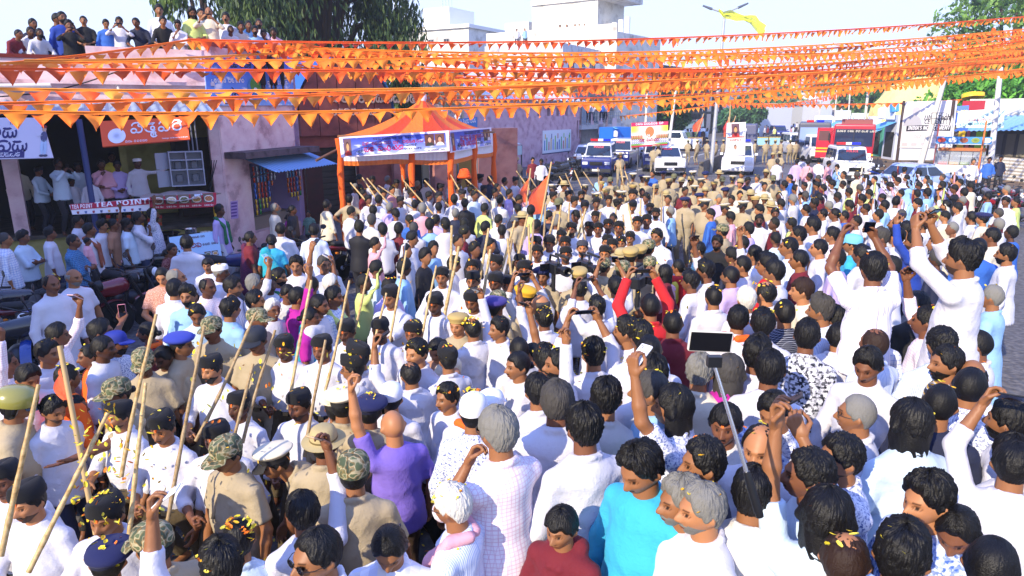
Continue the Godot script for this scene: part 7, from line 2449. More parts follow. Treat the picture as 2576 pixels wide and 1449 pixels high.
static func build_head(lon_n:int,lat_n:int,old:bool)->Array:
	var vs:=PackedVector3Array()
	var cs:=PackedColorArray()
	var ix:=PackedInt32Array()
	for r in lat_n+1:
		var lat:=-PI*0.5+PI*r/lat_n
		for s in lon_n:
			var lon:=lon_of(2.0*s/lon_n-1.0,0.8)
			var p:=head_point(lon,lat,0.0)
			vs.append(p)
			var c:=Color(1,1,1)
			if cos(lon)>0.2:
				var ex:=absf(p.x)-0.031
				var ey:=p.y-0.004
				var brow:=g2(absf(p.x)-0.030,0.019,p.y-0.0235-0.12*(0.03-absf(absf(p.x)-0.032)),0.0055)
				if brow>0.45:c=Color(0.16,0.14,0.13)
				elif pow(ex/0.0145,2)+pow(ey/0.0062,2)<1.0:
					c=Color(1.9,2.4,3.0) if absf(ex)>0.0062 else Color(0.06,0.06,0.06)
				elif pow(ex/0.0185,2)+pow((ey-0.002)/0.0095,2)<1.0:c=Color(0.45,0.42,0.42)
				elif g2(p.x,0.024,p.y+0.066,0.0105)>0.42:c=Color(0.80,0.52,0.52)
				if g2(p.x,0.022,p.y+0.066,0.0022)>0.5:c=Color(0.30,0.2,0.2)
			cs.append(c)
	for r in lat_n:
		for s in lon_n:
			var a:=r*lon_n+s
			var b:=r*lon_n+(s+1) % lon_n
			ix.append_array(PackedInt32Array([a,b+lon_n,b,a,a+lon_n,b+lon_n]))
	return [vs,normals_of(vs,ix),ix,cs]

static func normals_of(v:PackedVector3Array,ix:PackedInt32Array)->PackedVector3Array:
	var nn:=PackedVector3Array()
	nn.resize(v.size())
	for q in range(0,ix.size(),3):
		var a:=v[ix[q]]
		var w:=(v[ix[q+2]]-a).cross(v[ix[q+1]]-a)
		nn[ix[q]]+=w
		nn[ix[q+1]]+=w
		nn[ix[q+2]]+=w
	for i in nn.size():nn[i]=nn[i].normalized()
	return nn
# what grows on a head: a shell over the skull where its kind says so, with strands raised in it

static func growth(kind:String,lon:float,lat:float,p:Vector3,ns:FastNoiseLite)->float:
	var al:=absf(lon)
	if kind in ["beard","stubble","long_beard"]:
		var side:=sstep_s(1.75,1.45,al)
		var t:=side*sstep_s(-0.028,-0.052,p.y+0.018*sstep_s(0.5,1.4,al))
		if al<0.5:t*=1.0-g2(p.x,0.022,p.y+0.066,0.009)*1.2
		if al<0.6 and p.y>-0.048:t=0.0
		var thick:float={"beard":0.009,"stubble":0.0035,"long_beard":0.02}[kind]
		return t*thick*(1.0+0.5*sstep_s(-0.07,-0.11,p.y))-0.0016
	if kind=="moustache":
		var t2:=g2(p.x,0.024,p.y+0.0475+6.0*p.x*p.x,0.0055)*(1.0 if al<0.8 else 0.0)
		return t2*0.0095-0.003
	# hair line: higher in front, down past the ears, low on the neck
	var line:=lerpf(0.066,0.012,sstep_s(0.35,1.15,al))
	line=lerpf(line,-0.02,sstep_s(1.15,1.38,al))
	if al>1.38 and al<1.85:line=lerpf(-0.02,0.016,1.0-absf(al-1.6)/0.25 if absf(al-1.6)<0.25 else 0.0)
	line=lerpf(line,-0.072,sstep_s(1.8,2.3,al))
	var thick:=0.016
	var top:=sstep_s(0.0,0.09,p.y)
	match kind:
		"short":thick=0.007+0.009*top
		"crop":thick=0.006+0.005*top
		"full":thick=0.010+0.016*top+0.007*maxf(0.0,cos(lon-0.5))*top
		"quiff":thick=0.006+0.026*top+0.020*maxf(0.0,cos(lon))*top
		"wavy":thick=0.007+0.027*top
		"curly":thick=0.009+0.016*top
		"fringe":
			thick=0.012+0.016*top
			line -=0.030*sstep_s(0.75,0.2,al)
		"balding":
			line=lerpf(0.115,line,sstep_s(0.7,1.35,al))
			thick=0.009+0.003*top
			thick -=0.016*sstep_s(0.080,0.116,p.y+0.02*ns.get_noise_3d(p.x*40.0,p.y*40.0,p.z*40.0))
		"horseshoe":
			thick=0.009-0.03*sstep_s(0.045,0.068,p.y)
			line=lerpf(0.09,line,sstep_s(0.9,1.4,al))
		"long":
			thick=0.020+0.010*top
			line=lerpf(line,-0.30,sstep_s(1.2,1.5,al))
		"tied":
			thick=0.010+0.006*top
			line=lerpf(0.058,line,sstep_s(0.2,1.0,al))
	var m:=sstep_s(-0.012,0.016,p.y-line)
	return m*thick-(1.0-m)*0.012

static func build_growth(kind:String,lon_n:int,lat_n:int,sd:int)->Array:
	var ns:=FastNoiseLite.new()
	ns.seed=sd
	ns.frequency=1.0
	ns.fractal_octaves=2
	var vs:=PackedVector3Array()
	var keep:=PackedByteArray()
	var ix:=PackedInt32Array()
	var face:bool=kind in ["beard","stubble","moustache","long_beard"]
	var rough:float={"short":0.005,"crop":0.002,"full":0.007,"quiff":0.009,"wavy":0.013,"curly":0.010,"fringe":0.006,"balding":0.003,"horseshoe":0.004,"long":0.006,"tied":0.002}.get(kind,0.002)
	for r in lat_n+1:
		var lat:=-PI*0.5+PI*r/lat_n
		for s in lon_n:
			var lon:=lon_of(2.0*s/lon_n-1.0,0.8 if face else 0.0)
			var p:=head_point(lon,lat,0.0)
			var g:=growth(kind,lon,lat,p,ns)
			var d:=V3(p.x,p.y,p.z+0.004).normalized()
			if g>0.0:
				# strands run from the crown outwards, so they vary quickly round it and slowly along it
				var c:=V3(cos(lon),sin(lon),0.0)
				var fine:=ns.get_noise_3d(c.x*17.0+lat*2.0,c.y*17.0,lat*2.2+sd)
				var clump:=ns.get_noise_3d(d.x*3.2+7.0,d.y*3.2,d.z*3.2+sd)
				if kind=="curly":fine=ns.get_noise_3d(d.x*11.0,d.y*11.0,d.z*11.0)
				g+=(fine*0.9+clump*0.7)*rough*clampf(g/0.008,0.0,1.0)
			vs.append(p+d*g)
			keep.append(1 if g>-0.006 else 0)
	for r in lat_n:
		for s in lon_n:
			var a:=r*lon_n+s
			var b:=r*lon_n+(s+1) % lon_n
			if keep[a]+keep[b]+keep[a+lon_n]+keep[b+lon_n]<1:continue
			ix.append_array(PackedInt32Array([a,b+lon_n,b,a,a+lon_n,b+lon_n]))
	if kind=="tied" or kind=="long":
		pass
	return [vs,normals_of(vs,ix),ix]
# ---------------------------------------------------------------- headgear, in the head's own frame (origin between the ears, face towards +z)

func hat_mesh(kind:String)->ArrayMesh:
	var b:=MB.new()
	b.coloured=true
	match kind:
		"boat_cap":
			b.paint=Color(1,1,1)
			var rings:=[]
			for q in [[0.056,1.0,1.0],[0.085,1.0,1.0],[0.088,0.96,0.985],[0.110,0.90,0.98],[0.135,0.66,0.95],[0.143,0.30,0.88],[0.139,0.06,0.80]]:
				var ring:=[]
				for s in 28:
					var a:=-TAU*s/28
					var cz:=sin(a)
					ring.append(V3(cos(a)*0.092*q[1],q[0]+0.012*cz*cz*signf(cz)*(1.0 if q[0]>0.09 else 0.6),cz*0.113*q[2]-0.004))
				rings.append(ring)
			b.loft(rings,true,false,true,true)
		"peaked_cap":
			b.paint=Color(0.02,0.022,0.03)
			b.lathe([V2(0.094,0.040),V2(0.096,0.082)],28,V3(0,0,-0.004),Basis(Vector3.RIGHT,-0.06),0.95,1.16)
			b.paint=Color(1,1,1)
			b.lathe([V2(0.096,0.080),V2(0.128,0.108),V2(0.134,0.118),V2(0.126,0.128),V2(0.07,0.136),V2(0.0,0.137)],32,V3(0,0.0,0.0),Basis(Vector3.RIGHT,-0.10),0.96,1.10)
			b.paint=Color(0.015,0.015,0.02)
			visor(b,0.050,0.062,0.62,0.040)
			b.paint=Color(0.8,0.6,0.15)
			b.lathe([V2(0.014,0),V2(0.012,0.006),V2(0,0.008)],10,V3(0,0.072,0.106),Basis(Vector3.RIGHT,PI*0.45))
		"beret":
			b.paint=Color(0.4,0.4,0.4)
			b.lathe([V2(0.092,0.040),V2(0.093,0.058)],28,V3(0,0,-0.004),Basis(Vector3.RIGHT,-0.08),0.95,1.16)
			b.paint=Color(1,1,1)
			var rs:=[]
			for q in [[0.056,0.095,0.0],[0.066,0.122,0.012],[0.082,0.130,0.02],[0.104,0.122,0.022],[0.122,0.095,0.018],[0.132,0.05,0.01],[0.135,0.002,0.006]]:
				var ring:=[]
				for s in 28:
					var a:=-TAU*s/28
					ring.append(V3(cos(a)*q[1]*0.93-q[2],q[0]-0.16*(cos(a)*q[1])*-0.5,sin(a)*q[1]*1.08-0.008))
				rs.append(ring)
			b.loft(rs,true,false,false,true)
			b.paint=Color(3,2.4,0.8)
			b.lathe([V2(0.016,0),V2(0.012,0.006),V2(0,0.008)],10,V3(0.045,0.085,0.112),Basis(Vector3.RIGHT,PI*0.42))
		"cap":
			b.lathe([V2(0.095,0.030),V2(0.097,0.060),V2(0.094,0.090),V2(0.083,0.118),V2(0.058,0.137),V2(0.02,0.145),V2(0.0,0.146)],28,V3(0,0,-0.003),Basis(Vector3.RIGHT,-0.06),0.96,1.16)
			visor(b,0.042,0.075,0.72,0.015)
			b.lathe([V2(0.008,0.143),V2(0.007,0.150),V2(0,0.152)],8)
		"slouch":
			b.lathe([V2(0.150,0.048),V2(0.152,0.052),V2(0.100,0.056),V2(0.096,0.075),V2(0.094,0.105),V2(0.080,0.138),V2(0.052,0.156),V2(0.0,0.158)],32,V3(0,0.0,-0.002),Basis(Vector3.RIGHT,-0.05),0.98,1.10)
			b.lathe([V2(0.097,0.050),V2(0.150,0.046)],32,V3(0,0.0,-0.002),Basis(Vector3.RIGHT,-0.05),0.98,1.10)
			b.paint=Color(0.35,0.32,0.25)
			b.lathe([V2(0.0985,0.057),V2(0.0975,0.078)],32,V3(0,0.0,-0.002),Basis(Vector3.RIGHT,-0.05),0.98,1.10)
		"flat_beret":
			b.lathe([V2(0.094,0.038),V2(0.097,0.060),V2(0.114,0.082),V2(0.117,0.100),V2(0.100,0.122),V2(0.055,0.134),V2(0.0,0.136)],28,V3(0,0,-0.006),Basis(Vector3.RIGHT,-0.16),0.95,1.12)
		"round_cap":
			b.lathe([V2(0.092,0.045),V2(0.093,0.085),V2(0.088,0.108),V2(0.07,0.118),V2(0.0,0.120)],28,V3(0,0,-0.004),Basis(Vector3.RIGHT,-0.10),0.95,1.18)
		"helmet":
			b.lathe([V2(0.112,0.020),V2(0.120,0.030),V2(0.122,0.070),V2(0.113,0.115),V2(0.085,0.150),V2(0.045,0.167),V2(0.0,0.170)],32,V3(0,0.0,-0.006),Basis(Vector3.RIGHT,-0.08),0.96,1.12)
			b.paint=Color(0.02,0.02,0.025)
			visor(b,0.035,0.05,0.75,0.02)
			for s in [-1,1]:
				b.lathe([V2(0.0,-0.075),V2(0.03,-0.06),V2(0.04,-0.02),V2(0.045,0.03)],14,V3(s*0.088,0.0,-0.01),Basis.IDENTITY,0.45,1.0)
		"turban":
			for q in 5:
				var pts:=[]
				for s in 25:
					var a:=TAU*s/24.0
					pts.append(V3(cos(a)*(0.098-0.010*absf(q-1.4)),0.050+q*0.022+0.018*sin(a+q*1.3),sin(a)*(0.115-0.010*absf(q-1.4))))
				b.tube(pts,[0.026],8,false)
			b.lathe([V2(0.09,0.10),V2(0.06,0.155),V2(0,0.165)],18)
	return b.done()

func visor(b:MB,y:float,reach:float,half:float,droop:float)->void:
	var up:=[]
	var dn:=[]
	for r in 4:
		var ring:=[]
		var ring2:=[]
		for s in 13:
			var a:=lerpf(-half,half,s/12.0)*1.35
			var k:=r/3.0
			var out:=1.0+reach/0.1*k*pow(maxf(cos(a*0.95),0.0),0.8)
			var p:=V3(sin(a)*0.091*(1.0+(out-1.0)*0.35),y-droop*k*cos(a)-0.015*k*absf(sin(a)),cos(a)*0.108*out)
			ring.append(p)
			ring2.append(p-V3(0,0.004,0))
		up.append(ring)
		dn.append(ring2)
	up.reverse()
	b.loft(up,false,false,false,true)
	b.loft(dn,false,false,false,true)
# ---------------------------------------------------------------- assembling people
var bodies:={}
var heads:=[]
var hands:={}
var growths:={}
var hats:={}
var shared:={}
var petal_spots:=[]
var eye_of:=V3(0,CAMH,0)
const SKINS:=["ac754e","90603e","754a32","583623"]
const HAIRCOL:={"black":"0b0908","soft":"120e0c","brown":"2a180e","grey":"77756f","white":"c9c6bd","mixed":"3f3c39"}

func grow_all(keys:Array)->void:
	var jobs:=[]
	for k in keys:
		if not bodies.has(k):jobs.append(k)
	var out:=[]
	out.resize(jobs.size())
	var work:=func(i:int)->void:
		var q:PackedStringArray=jobs[i].split("/")
		out[i]=build_body(q[0],q[1],int(q[2]))
	var id:=WorkerThreadPool.add_group_task(work,jobs.size(),-1,true)
	WorkerThreadPool.wait_for_group_task_completion(id)
	for i in jobs.size():bodies[jobs[i]]=out[i]

func grow_heads()->void:
	heads=[build_head(68,52,false),build_head(40,30,false),build_head(20,16,false)]
	for k in ["relax","grip","hold","flat"]:
		for l in 3:hands[k+str(l)]=build_hand(k,[0.0065,0.011,0.02][l])

func growth_mesh(kind:String,lod:int)->ArrayMesh:
	var key:=kind+str(lod)
	if not growths.has(key):
		var b:=MB.new()
		var nn:Array=[[150,44],[72,26],[26,16]][lod]
		if kind in ["beard","stubble","moustache","long_beard"]:nn=[[64,60],[40,34],[24,22]][lod]
		b.add(build_growth(kind,nn[0],nn[1],kind.hash() % 97))
		if kind=="tied":
			b.lathe([V2(0,-0.035),V2(0.03,-0.02),V2(0.036,0),V2(0.03,0.022),V2(0,0.034)],14,V3(0,-0.01,-0.118))
		elif kind=="long":
			var rings:=[]
			for q in [[0.01,1.0],[-0.06,1.02],[-0.12,1.0],[-0.17,0.86],[-0.20,0.6]]:
				var ring:=[]
				for s in 17:
					var a:=PI*0.92+PI*1.16*s/16.0
					var w:float=q[1]*(1.0+0.05*sin(s*2.7+q[0]*60.0))
					ring.append(V3(cos(a)*0.094*w,q[0]+0.012*sin(s*1.9),sin(a)*0.108*w-0.002))
				rings.append(ring)
			rings.reverse()
			b.loft(rings,false,false,false,true)
		growths[key]=b.done()
	return growths[key]

func skin_mat(i:int)->StandardMaterial3D:
	var key:="skin%d" % i
	if not mats.has(key):
		var m:=StandardMaterial3D.new()
		m.albedo_color=C(SKINS[i])
		m.vertex_color_use_as_albedo=true
		m.roughness=0.48
		m.metallic_specular=0.42
		m.normal_enabled=true
		m.normal_texture=texs.pores
		m.normal_scale=0.25
		m.uv1_triplanar=true
		m.uv1_scale=Vector3.ONE*9.0
		mats[key]=m
	return mats[key]

func hair_mat(c:String)->StandardMaterial3D:
	return mat(HAIRCOL[c],0.5 if c in ["black","soft"] else 0.65,{"bump":"strands","bs":0.8,"tri":11.0,"spec":0.4})

func cloth(spec:String)->StandardMaterial3D:
	if CLOTH.has(spec):
		return mat(CLOTH[spec],0.85,{"bump":"folds","bs":0.5,"tri":2.0,"sheen":0.15})
	if texs.has("print_"+spec):
		var key:="cloth_"+spec
		if not mats.has(key):
			var m:=StandardMaterial3D.new()
			m.albedo_texture=texs["print_"+spec]
			m.uv1_triplanar=true
			m.uv1_scale=Vector3.ONE*3.4
			m.roughness=0.85
			mats[key]=m
		return mats[key]
	return mat(spec,0.85,{"bump":"folds","bs":0.5,"tri":2.0,"sheen":0.15})

const CLOTH:={
	"white":"cccbd4","cream":"d6ccb4","offwhite":"cac7c2","sky":"8fb9dd","pale":"bfd2e2","aqua":"35a9cf","teal":"1f7f8f","blue":"2f62b8","royal":"1d3f9c","navy":"161d38",
	"black":"131316","char":"26262b","khaki":"a8987a","khaki2":"978a70","brown":"4a3322","olive":"4c3f27","orange":"ef6414","maroon":"6b1220","red":"c01a20","magenta":"a8148c",
	"purple":"7a64c0","lav":"b9a6d8","pink":"d9a0ac","lime":"c4d27a","yellow":"e0d24a","green":"1e6b43","grey":"6f7076","jeans":"23304f","tan":"a5775a","rust":"8c4a30","tealgrn":"1f5f55",
}

func hand_xf(hd:Array,pose:String)->Transform3D:
	var s:float=hd[0]
	var dir:Vector3=hd[2]
	var kind:String=hd[3]
	var pn:=V3(-s,0,0)
	if kind=="hold":pn=V3(-s*0.8,0.1,-0.5)
	elif kind=="flat":pn=V3(-s*0.3,0.9,0)
	if pose in ["fold","hips","chin"]:pn=V3(-s*0.3,0,-1)
	if pose=="rail":pn=V3(-s*0.3,-1,0)
	var z:=(pn-dir*pn.dot(dir)).normalized()
	var x:=dir.cross(z)
	if s>0:x=-x
	return Transform3D(Basis(x,dir,z),hd[1])

func limits(d:float)->int:
	return 0 if d<7.2 else (1 if d<13.5 else 2)

func person(x:float,y:float,o:Dictionary)->Dictionary:
	var s:float=o.get("s",1.0)
	var pose:String=o.get("pose","stand")
	var outfit:String=o.get("fit","shirt")
	var mirror:bool=o.get("mir",false)
	var root:=Vector3.ZERO
	var turn:=0.0
	var lod:=1
	var hd:Vector3=bodies["%s/%s/2" % [pose,outfit]].head if bodies.has("%s/%s/2" % [pose,outfit]) else V3(0,1.6,0.02)
	if o.has("d"):
		root=at(x,y,o.d)
		if o.has("gy"):
			s=clampf((root.y-float(o.gy))/hd.y,0.55,1.2)
	for it in 5:
		turn=atan2(-root.x,-root.z)+deg_to_rad(o.get("to",0.0)) if it else deg_to_rad(o.get("to",0.0))
		var off:=Basis(Vector3.UP,turn)*(hd*V3(-1 if mirror else 1,1,1))*s
		if o.has("d"):
			root=at(x,y,o.d)-off
			if o.has("gy"):root.y=o.gy
		else:
			var g:float=o.get("gy",ground_height(root.x,root.z))
			var p:=on_level(x,y,g+hd.y*s)
			root=p-off
			root.y=ground_height(root.x,root.z) if not o.has("gy") else float(o.gy)
	var dist:=(root+V3(0,1.6,0)).distance_to(eye_of)
	lod=o.get("lod",limits(dist))
	var bkey:="%s/%s/%d" % [pose,outfit,lod]
	if not bodies.has(bkey):bodies[bkey]=build_body(pose,outfit,lod)
	var B:Dictionary=bodies[bkey]
	var t:=thing(o.get("name","person"),o.get("label","man in the crowd"),"person",root,turn,o.get("group",""))
	t.scale=V3(s*o.get("wide",1.0),s,s*o.get("wide",1.0))
	var flip:=Transform3D(Basis.from_scale(V3(-1,1,1)),Vector3.ZERO) if mirror else Transform3D.IDENTITY
	# body
	var lk:Array=o.get("look",[0.0,0.0])
	var hx:=Transform3D(Basis(Vector3.UP,deg_to_rad(lk[0]))*Basis(Vector3.RIGHT,deg_to_rad(lk[1])),B.head*(V3(-1,1,1) if mirror else Vector3.ONE))
	hx.origin+=V3(0,-0.02,0)+hx.basis*V3(0,0.02,0)
	var key:="%s/%s/%s" % [bkey,mirror,lk]
	if not shared.has(key):
		var b:=MB.new()
		b.coloured=true
		b.add(B.skin,flip)
		for h in B.hands:b.add(hands[h[3]+str(lod)],flip*hand_xf(h,pose))
		b.add(heads[lod],hx)
		shared[key]=b.done()
	var ck:="%s/%s" % [bkey,mirror]
	if not shared.has(ck+"top"):
		for q in ["top","low"]:
			var b:=MB.new()
			b.add(B[q],flip)
			shared[ck+q]=b.done()
	part("body",shared[key],skin_mat(o.get("skin",1)),t)
	var woman:bool=outfit=="saree"
	part("blouse" if woman else ("kurta" if outfit=="kurta" else ("tshirt" if outfit=="tee" else ("hooded_jacket" if outfit=="hood" else "shirt"))),shared[ck+"top"],cloth(o.get("top","white")),t)
	part("saree" if woman else "trousers",shared[ck+"low"],cloth(o.get("low","black")),t)
	# hair, beard, headgear, glasses
	var head:={"origin":hx}
	if o.get("hair","short")!="none":
		var g:=part("hair",growth_mesh(o.get("hair","short"),lod),hair_mat(o.get("hc","black")),t)
		g.transform=hx
	for f in o.get("face",[]):
		var g:=part("moustache" if f=="moustache" else "beard",growth_mesh(f,lod),hair_mat(o.get("hc","black")) if f!="stubble" or o.get("hc","") in ["grey","white"] else mat("#"+C(SKINS[o.get("skin",1)]).darkened(0.55).to_html(false),0.8),t)
		g.transform=hx
	if o.has("hat"):
		if not hats.has(o.hat):hats[o.hat]=hat_mesh(o.hat)
		var g:=part({"boat_cap":"felt_cap","peaked_cap":"peaked_cap","beret":"beret","cap":"cap","slouch":"brimmed_hat","flat_beret":"beret","round_cap":"white_cap","helmet":"helmet","turban":"turban"}[o.hat],hats[o.hat],hat_mat(o.hat,o.get("hatc","")),t)
		g.transform=hx
	if o.get("glasses",false) and lod<2:
		if not shared.has("glasses"):
			var b:=MB.new()
			for sd in [-1,1]:
				var pts:=[]
				for q in 13:pts.append(V3(sd*0.033+cos(TAU*q/12)*0.023,0.003+sin(TAU*q/12)*0.017,0.095))
				b.tube(pts,[0.0018],5,false)
				b.tube([V3(sd*0.056,0.008,0.094),V3(sd*0.080,0.008,0.06),V3(sd*0.084,0.004,-0.005)],[0.0018],5)
			b.tube([V3(-0.01,0.006,0.097),V3(0.01,0.006,0.097)],[0.0018],5)
			shared.glasses=b.done()
			var d:=MB.new()
			for sd in [-1,1]:d.lathe([V2(0.022,0),V2(0.0,0.001)],12,V3(sd*0.033,0.003,0.0945),Basis(Vector3.RIGHT,PI*0.5),1.0,0.75)
			shared.lenses=d.done()
		var g:=part("glasses",shared.glasses,mat("15130f",0.3),t)
		g.transform=hx
		if o.get("sun",false):
			part("lens",shared.lenses,mat("0b0908",0.08),g)
	if o.get("mark",false) and lod<2:
		if not shared.has("mark"):
			var b:=MB.new()
			b.box(V3(0.015,0.026,0.006),V3(0,0.042,0.089),Basis(Vector3.RIGHT,-0.25))
			shared.mark=b.done()
		var g:=part("forehead_mark",shared.mark,mat("e8691a",0.8),t)
		g.transform=hx
	if OUTFITS[outfit].has("belt") and lod<2 and not pose in ["bend","rail"]:
		if not shared.has("belt"):
			var b:=MB.new()
			b.lathe([V2(0.150,-0.020),V2(0.156,-0.018),V2(0.156,0.018),V2(0.150,0.020)],32,V3(0,0.955,0),Basis.IDENTITY,1.08,0.82)
			shared.belt=b.done()
			var d:=MB.new()
			d.box(V3(0.05,0.036,0.008),V3(0,0.955,0.131))
			shared.buckle=d.done()
		var g:=part("belt",shared.belt,mat("4a1510" if outfit=="uniform" and o.get("rank",0) else "17120f",0.45),t)
		part("buckle",shared.buckle,mat("b9ad8a",0.3,{"metal":0.9}),g)
	if OUTFITS[outfit].has("badge") and lod<2:
		if not shared.has("patch"):
			var b:=MB.new()
			b.bevel_box(V3(0.058,0.072,0.010),0.004)
			shared.patch=b.done()
			var d:=MB.new()
			d.lathe([V2(0.018,0),V2(0.010,0.006),V2(0,0.007)],8,V3(0,0,0.003),Basis(Vector3.RIGHT,PI*0.5))
			shared.emblem=d.done()
		for sd in [-1.0,1.0]:
			var hh:Array=B.hands[0] if sd<0 else B.hands[1]
			var up:Vector3=B.tilt*V3(sd*0.168,1.365,-0.012)
			var mid:=up.lerp(hh[1],0.27)+V3(sd*0.078,0,0)
			if not pose in ["stand","march","bend","point"] or (pose in ["point"] and sd<0):continue
			mid=up+V3(sd*0.075,-0.12,-0.01)
			if pose=="bend":mid=up+V3(sd*0.07,-0.10,0.07)
			if mirror:mid.x=-mid.x
			var g:=part("sleeve_patch",shared.patch,mat("1c1f4a",0.8),t,mid,V3(0,PI*0.5*signf(mid.x),0))
			part("emblem",shared.emblem,mat("d8a24a",0.5),g)
	if o.has("scarf"):
		var sk:="scarf"+str(lod)
		if not shared.has(sk):
			var b:=MB.new()
			for sd in [-1,1]:
				b.add(grow([bn(V3(0.03*sd,1.47,-0.085),V3(0.10*sd,1.46,-0.01),0.036,0.036,0.02),bn(V3(0.10*sd,1.46,-0.01),V3(0.085*sd,1.30,0.125),0.036,0.045,0.02,1.2,0.6),bn(V3(0.085*sd,1.30,0.125),V3(0.09*sd,0.98,0.145),0.045,0.06,0.02,1.2,0.45)],0.02 if lod==0 else 0.03))
			shared[sk]=b.done()
		part("scarf",shared[sk],cloth(o.scarf),t)
	var res:={"node":t,"body":B,"hx":hx,"flip":flip,"s":s,"turn":turn,"root":root,"d":(root-eye_of).dot(CAM_F),"lod":lod}
	if o.get("petals",0)>0:
		var pr:=RandomNumberGenerator.new()
		pr.seed=int(x*7+y*13)
		for q in int(o.petals):
			var dx:=pr.randf_range(-0.085,0.085)
			var dz:=pr.randf_range(-0.09,0.09)
			var top:=0.125 if not o.has("hat") else 0.142
			var hp:=V3(dx,(top+0.012)*sqrt(maxf(0.05,1.0-dx*dx/0.0115-dz*dz/0.0135))*(1.0 if not o.has("hat") else 1.0),dz)
			petal_spots.append(t.transform*(hx*hp))
		for q in int(o.petals)/3:
			var a:=pr.randf_range(-0.16,0.16)
			petal_spots.append(t.transform*(B.tilt*V3(a,1.475-absf(a)*0.3,pr.randf_range(-0.06,0.05))))
	return res

func hat_mat(kind:String,c:String)->StandardMaterial3D:
	match kind:
		"boat_cap":return mat(c if c else "0b0b0e",0.9,{"vc":true,"sheen":0.3,"bump":"weave","bs":0.5,"tri":8.0})
		"peaked_cap":return mat(c if c else "d8cdb0",0.75,{"vc":true})
		"beret":return mat(c if c else "131a4a",0.9,{"vc":true,"sheen":0.4})
		"slouch":return mat(c if c else "b19f6e",0.85,{"vc":true,"bump":"weave","bs":0.5,"tri":8.0})
		"flat_beret":return mat(c if c else "b49a5c",0.85,{"vc":true})
		"round_cap":return mat("e4e2e0",0.85,{"vc":true})
		"helmet":return mat("8f8a3c",0.25,{"vc":true,"coat":0.6})
		"turban":return mat("e8590f",0.85,{"vc":true,"bump":"folds","bs":0.8,"tri":5.0})
	if c=="camo":return mat("ffffff",0.85,{"vc":true,"tex":"camo","tri":2.6})
	return mat(c if c else "dcdcdc",0.8,{"vc":true})

func hand_place(pr:Dictionary,side:int)->Array:
	var h:Array=pr.body.hands[side]
	var x:Transform3D=hand_xf(h,"")
	var t:Transform3D=pr.node.transform
	return [t*(pr.flip*(x*V3(0,0.075,0.028))),t,t*(pr.flip*(x*V3(0,0.0,0.0)))]
# ---------------------------------------------------------------- what people hold

func phone_model(case_hex:String,label:String,lit:="0a0b10")->Node3D:
	var t:=thing("phone",label,"phone",Vector3.ZERO,0.0,"phones held up in the crowd")
	if not shared.has("phone"):
		var b:=MB.new()
		var rings:=[]
		for q in [[-0.0045,0.003],[-0.0030,0.0],[0.0030,0.0],[0.0045,0.003]]:
			var ring:=[]
			for s in 24:
				var a:=TAU*s/24
				var c:=V2(cos(a),sin(a))
				ring.append(V3(signf(c.x)*(0.0295-q[1])+c.x*0.009,signf(c.y)*(0.0720-q[1])+c.y*0.009,q[0]))
			rings.append(ring)
		b.loft(rings,true,true,true)
		shared.phone=b.done()
		shared.screen=box_mesh(V3(0.070,0.150,0.0012),V3(0,0,0.0050))
		var c:=MB.new()
		c.bevel_box(V3(0.026,0.0024,0.030),0.002,V3(0.017,0.056,-0.0055),Basis(Vector3.RIGHT,-PI*0.5))
		shared.camera_bump=c.done()
		var l:=MB.new()
		for q in [V3(0.011,0.063,-0.0066),V3(0.023,0.063,-0.0066),V3(0.011,0.050,-0.0066)]:l.lathe([V2(0.0045,0),V2(0.004,0.0012),V2(0,0.0013)],10,q,Basis(Vector3.RIGHT,-PI*0.5))
		shared.lens=l.done()
	part("case",shared.phone,mat(case_hex,0.35),t)
	part("screen",shared.screen,mat(lit,0.06),t)
	var g:=part("camera_bump",shared.camera_bump,mat(case_hex,0.3),t)
	part("lens",shared.lens,mat("08080a",0.05),g)
	return t

func hold_phone(pr:Dictionary,how:String,case_hex:String,label:String)->void:
	var t:=phone_model(case_hex,label)
	var face:Vector3=pr.node.transform*(pr.hx*V3(0,0.0,0.08))
	var p:Vector3
	var land:=how=="wide"
	if how=="wide":
		p=((hand_place(pr,0)[0] as Vector3)+(hand_place(pr,1)[0] as Vector3))*0.5
	else:
		p=hand_place(pr,1 if how=="left" else 0)[0]
	var z:=(face-p).normalized()
	if how=="down":z=(z+Vector3.UP*0.6).normalized()
	var up:=Vector3.UP
	var x:=up.cross(z).normalized()
	up=z.cross(x)
	var bas:=Basis(x,up,z)
	if land:bas=Basis(up,-x,z)
	t.transform=Transform3D(bas,p+up*(0.02 if land else 0.035))

func bamboo(a:Vector3,b:Vector3,r:float,label:String,tone:="c2a878")->Node3D:
	var t:=thing("bamboo_stick",label,"stick",(a+b)*0.5,0.0,"bamboo sticks carried by the marchers")
	var L:=a.distance_to(b)
	var m:=MB.new()
	var pts:=[]
	var rad:=[]
	var sd:=RandomNumberGenerator.new()
	sd.seed=int(a.x*1000+b.z*77)
	var n:=int(L/0.17)
	var bow:=V3(sd.randf_range(-1,1),0,sd.randf_range(-1,1))*0.012
	for k in n*3+1:
		var f:=float(k)/(n*3)
		var q:=a.lerp(b,f)-t.position+bow*sin(f*PI*1.4)
		pts.append(q)
		rad.append(r*lerpf(1.0,0.72,f)*(1.17 if k % 3==0 and k>0 and k<n*3 else 0.97))
	m.tube(pts,rad,9)
	part("cane",m.done(),mat(tone,0.55,{"tex":"bamboo","tri":3.0}),t)
	return t
# ---------------------------------------------------------------- the crowd: place of each head on the photograph, kind, traits | what singles the person out

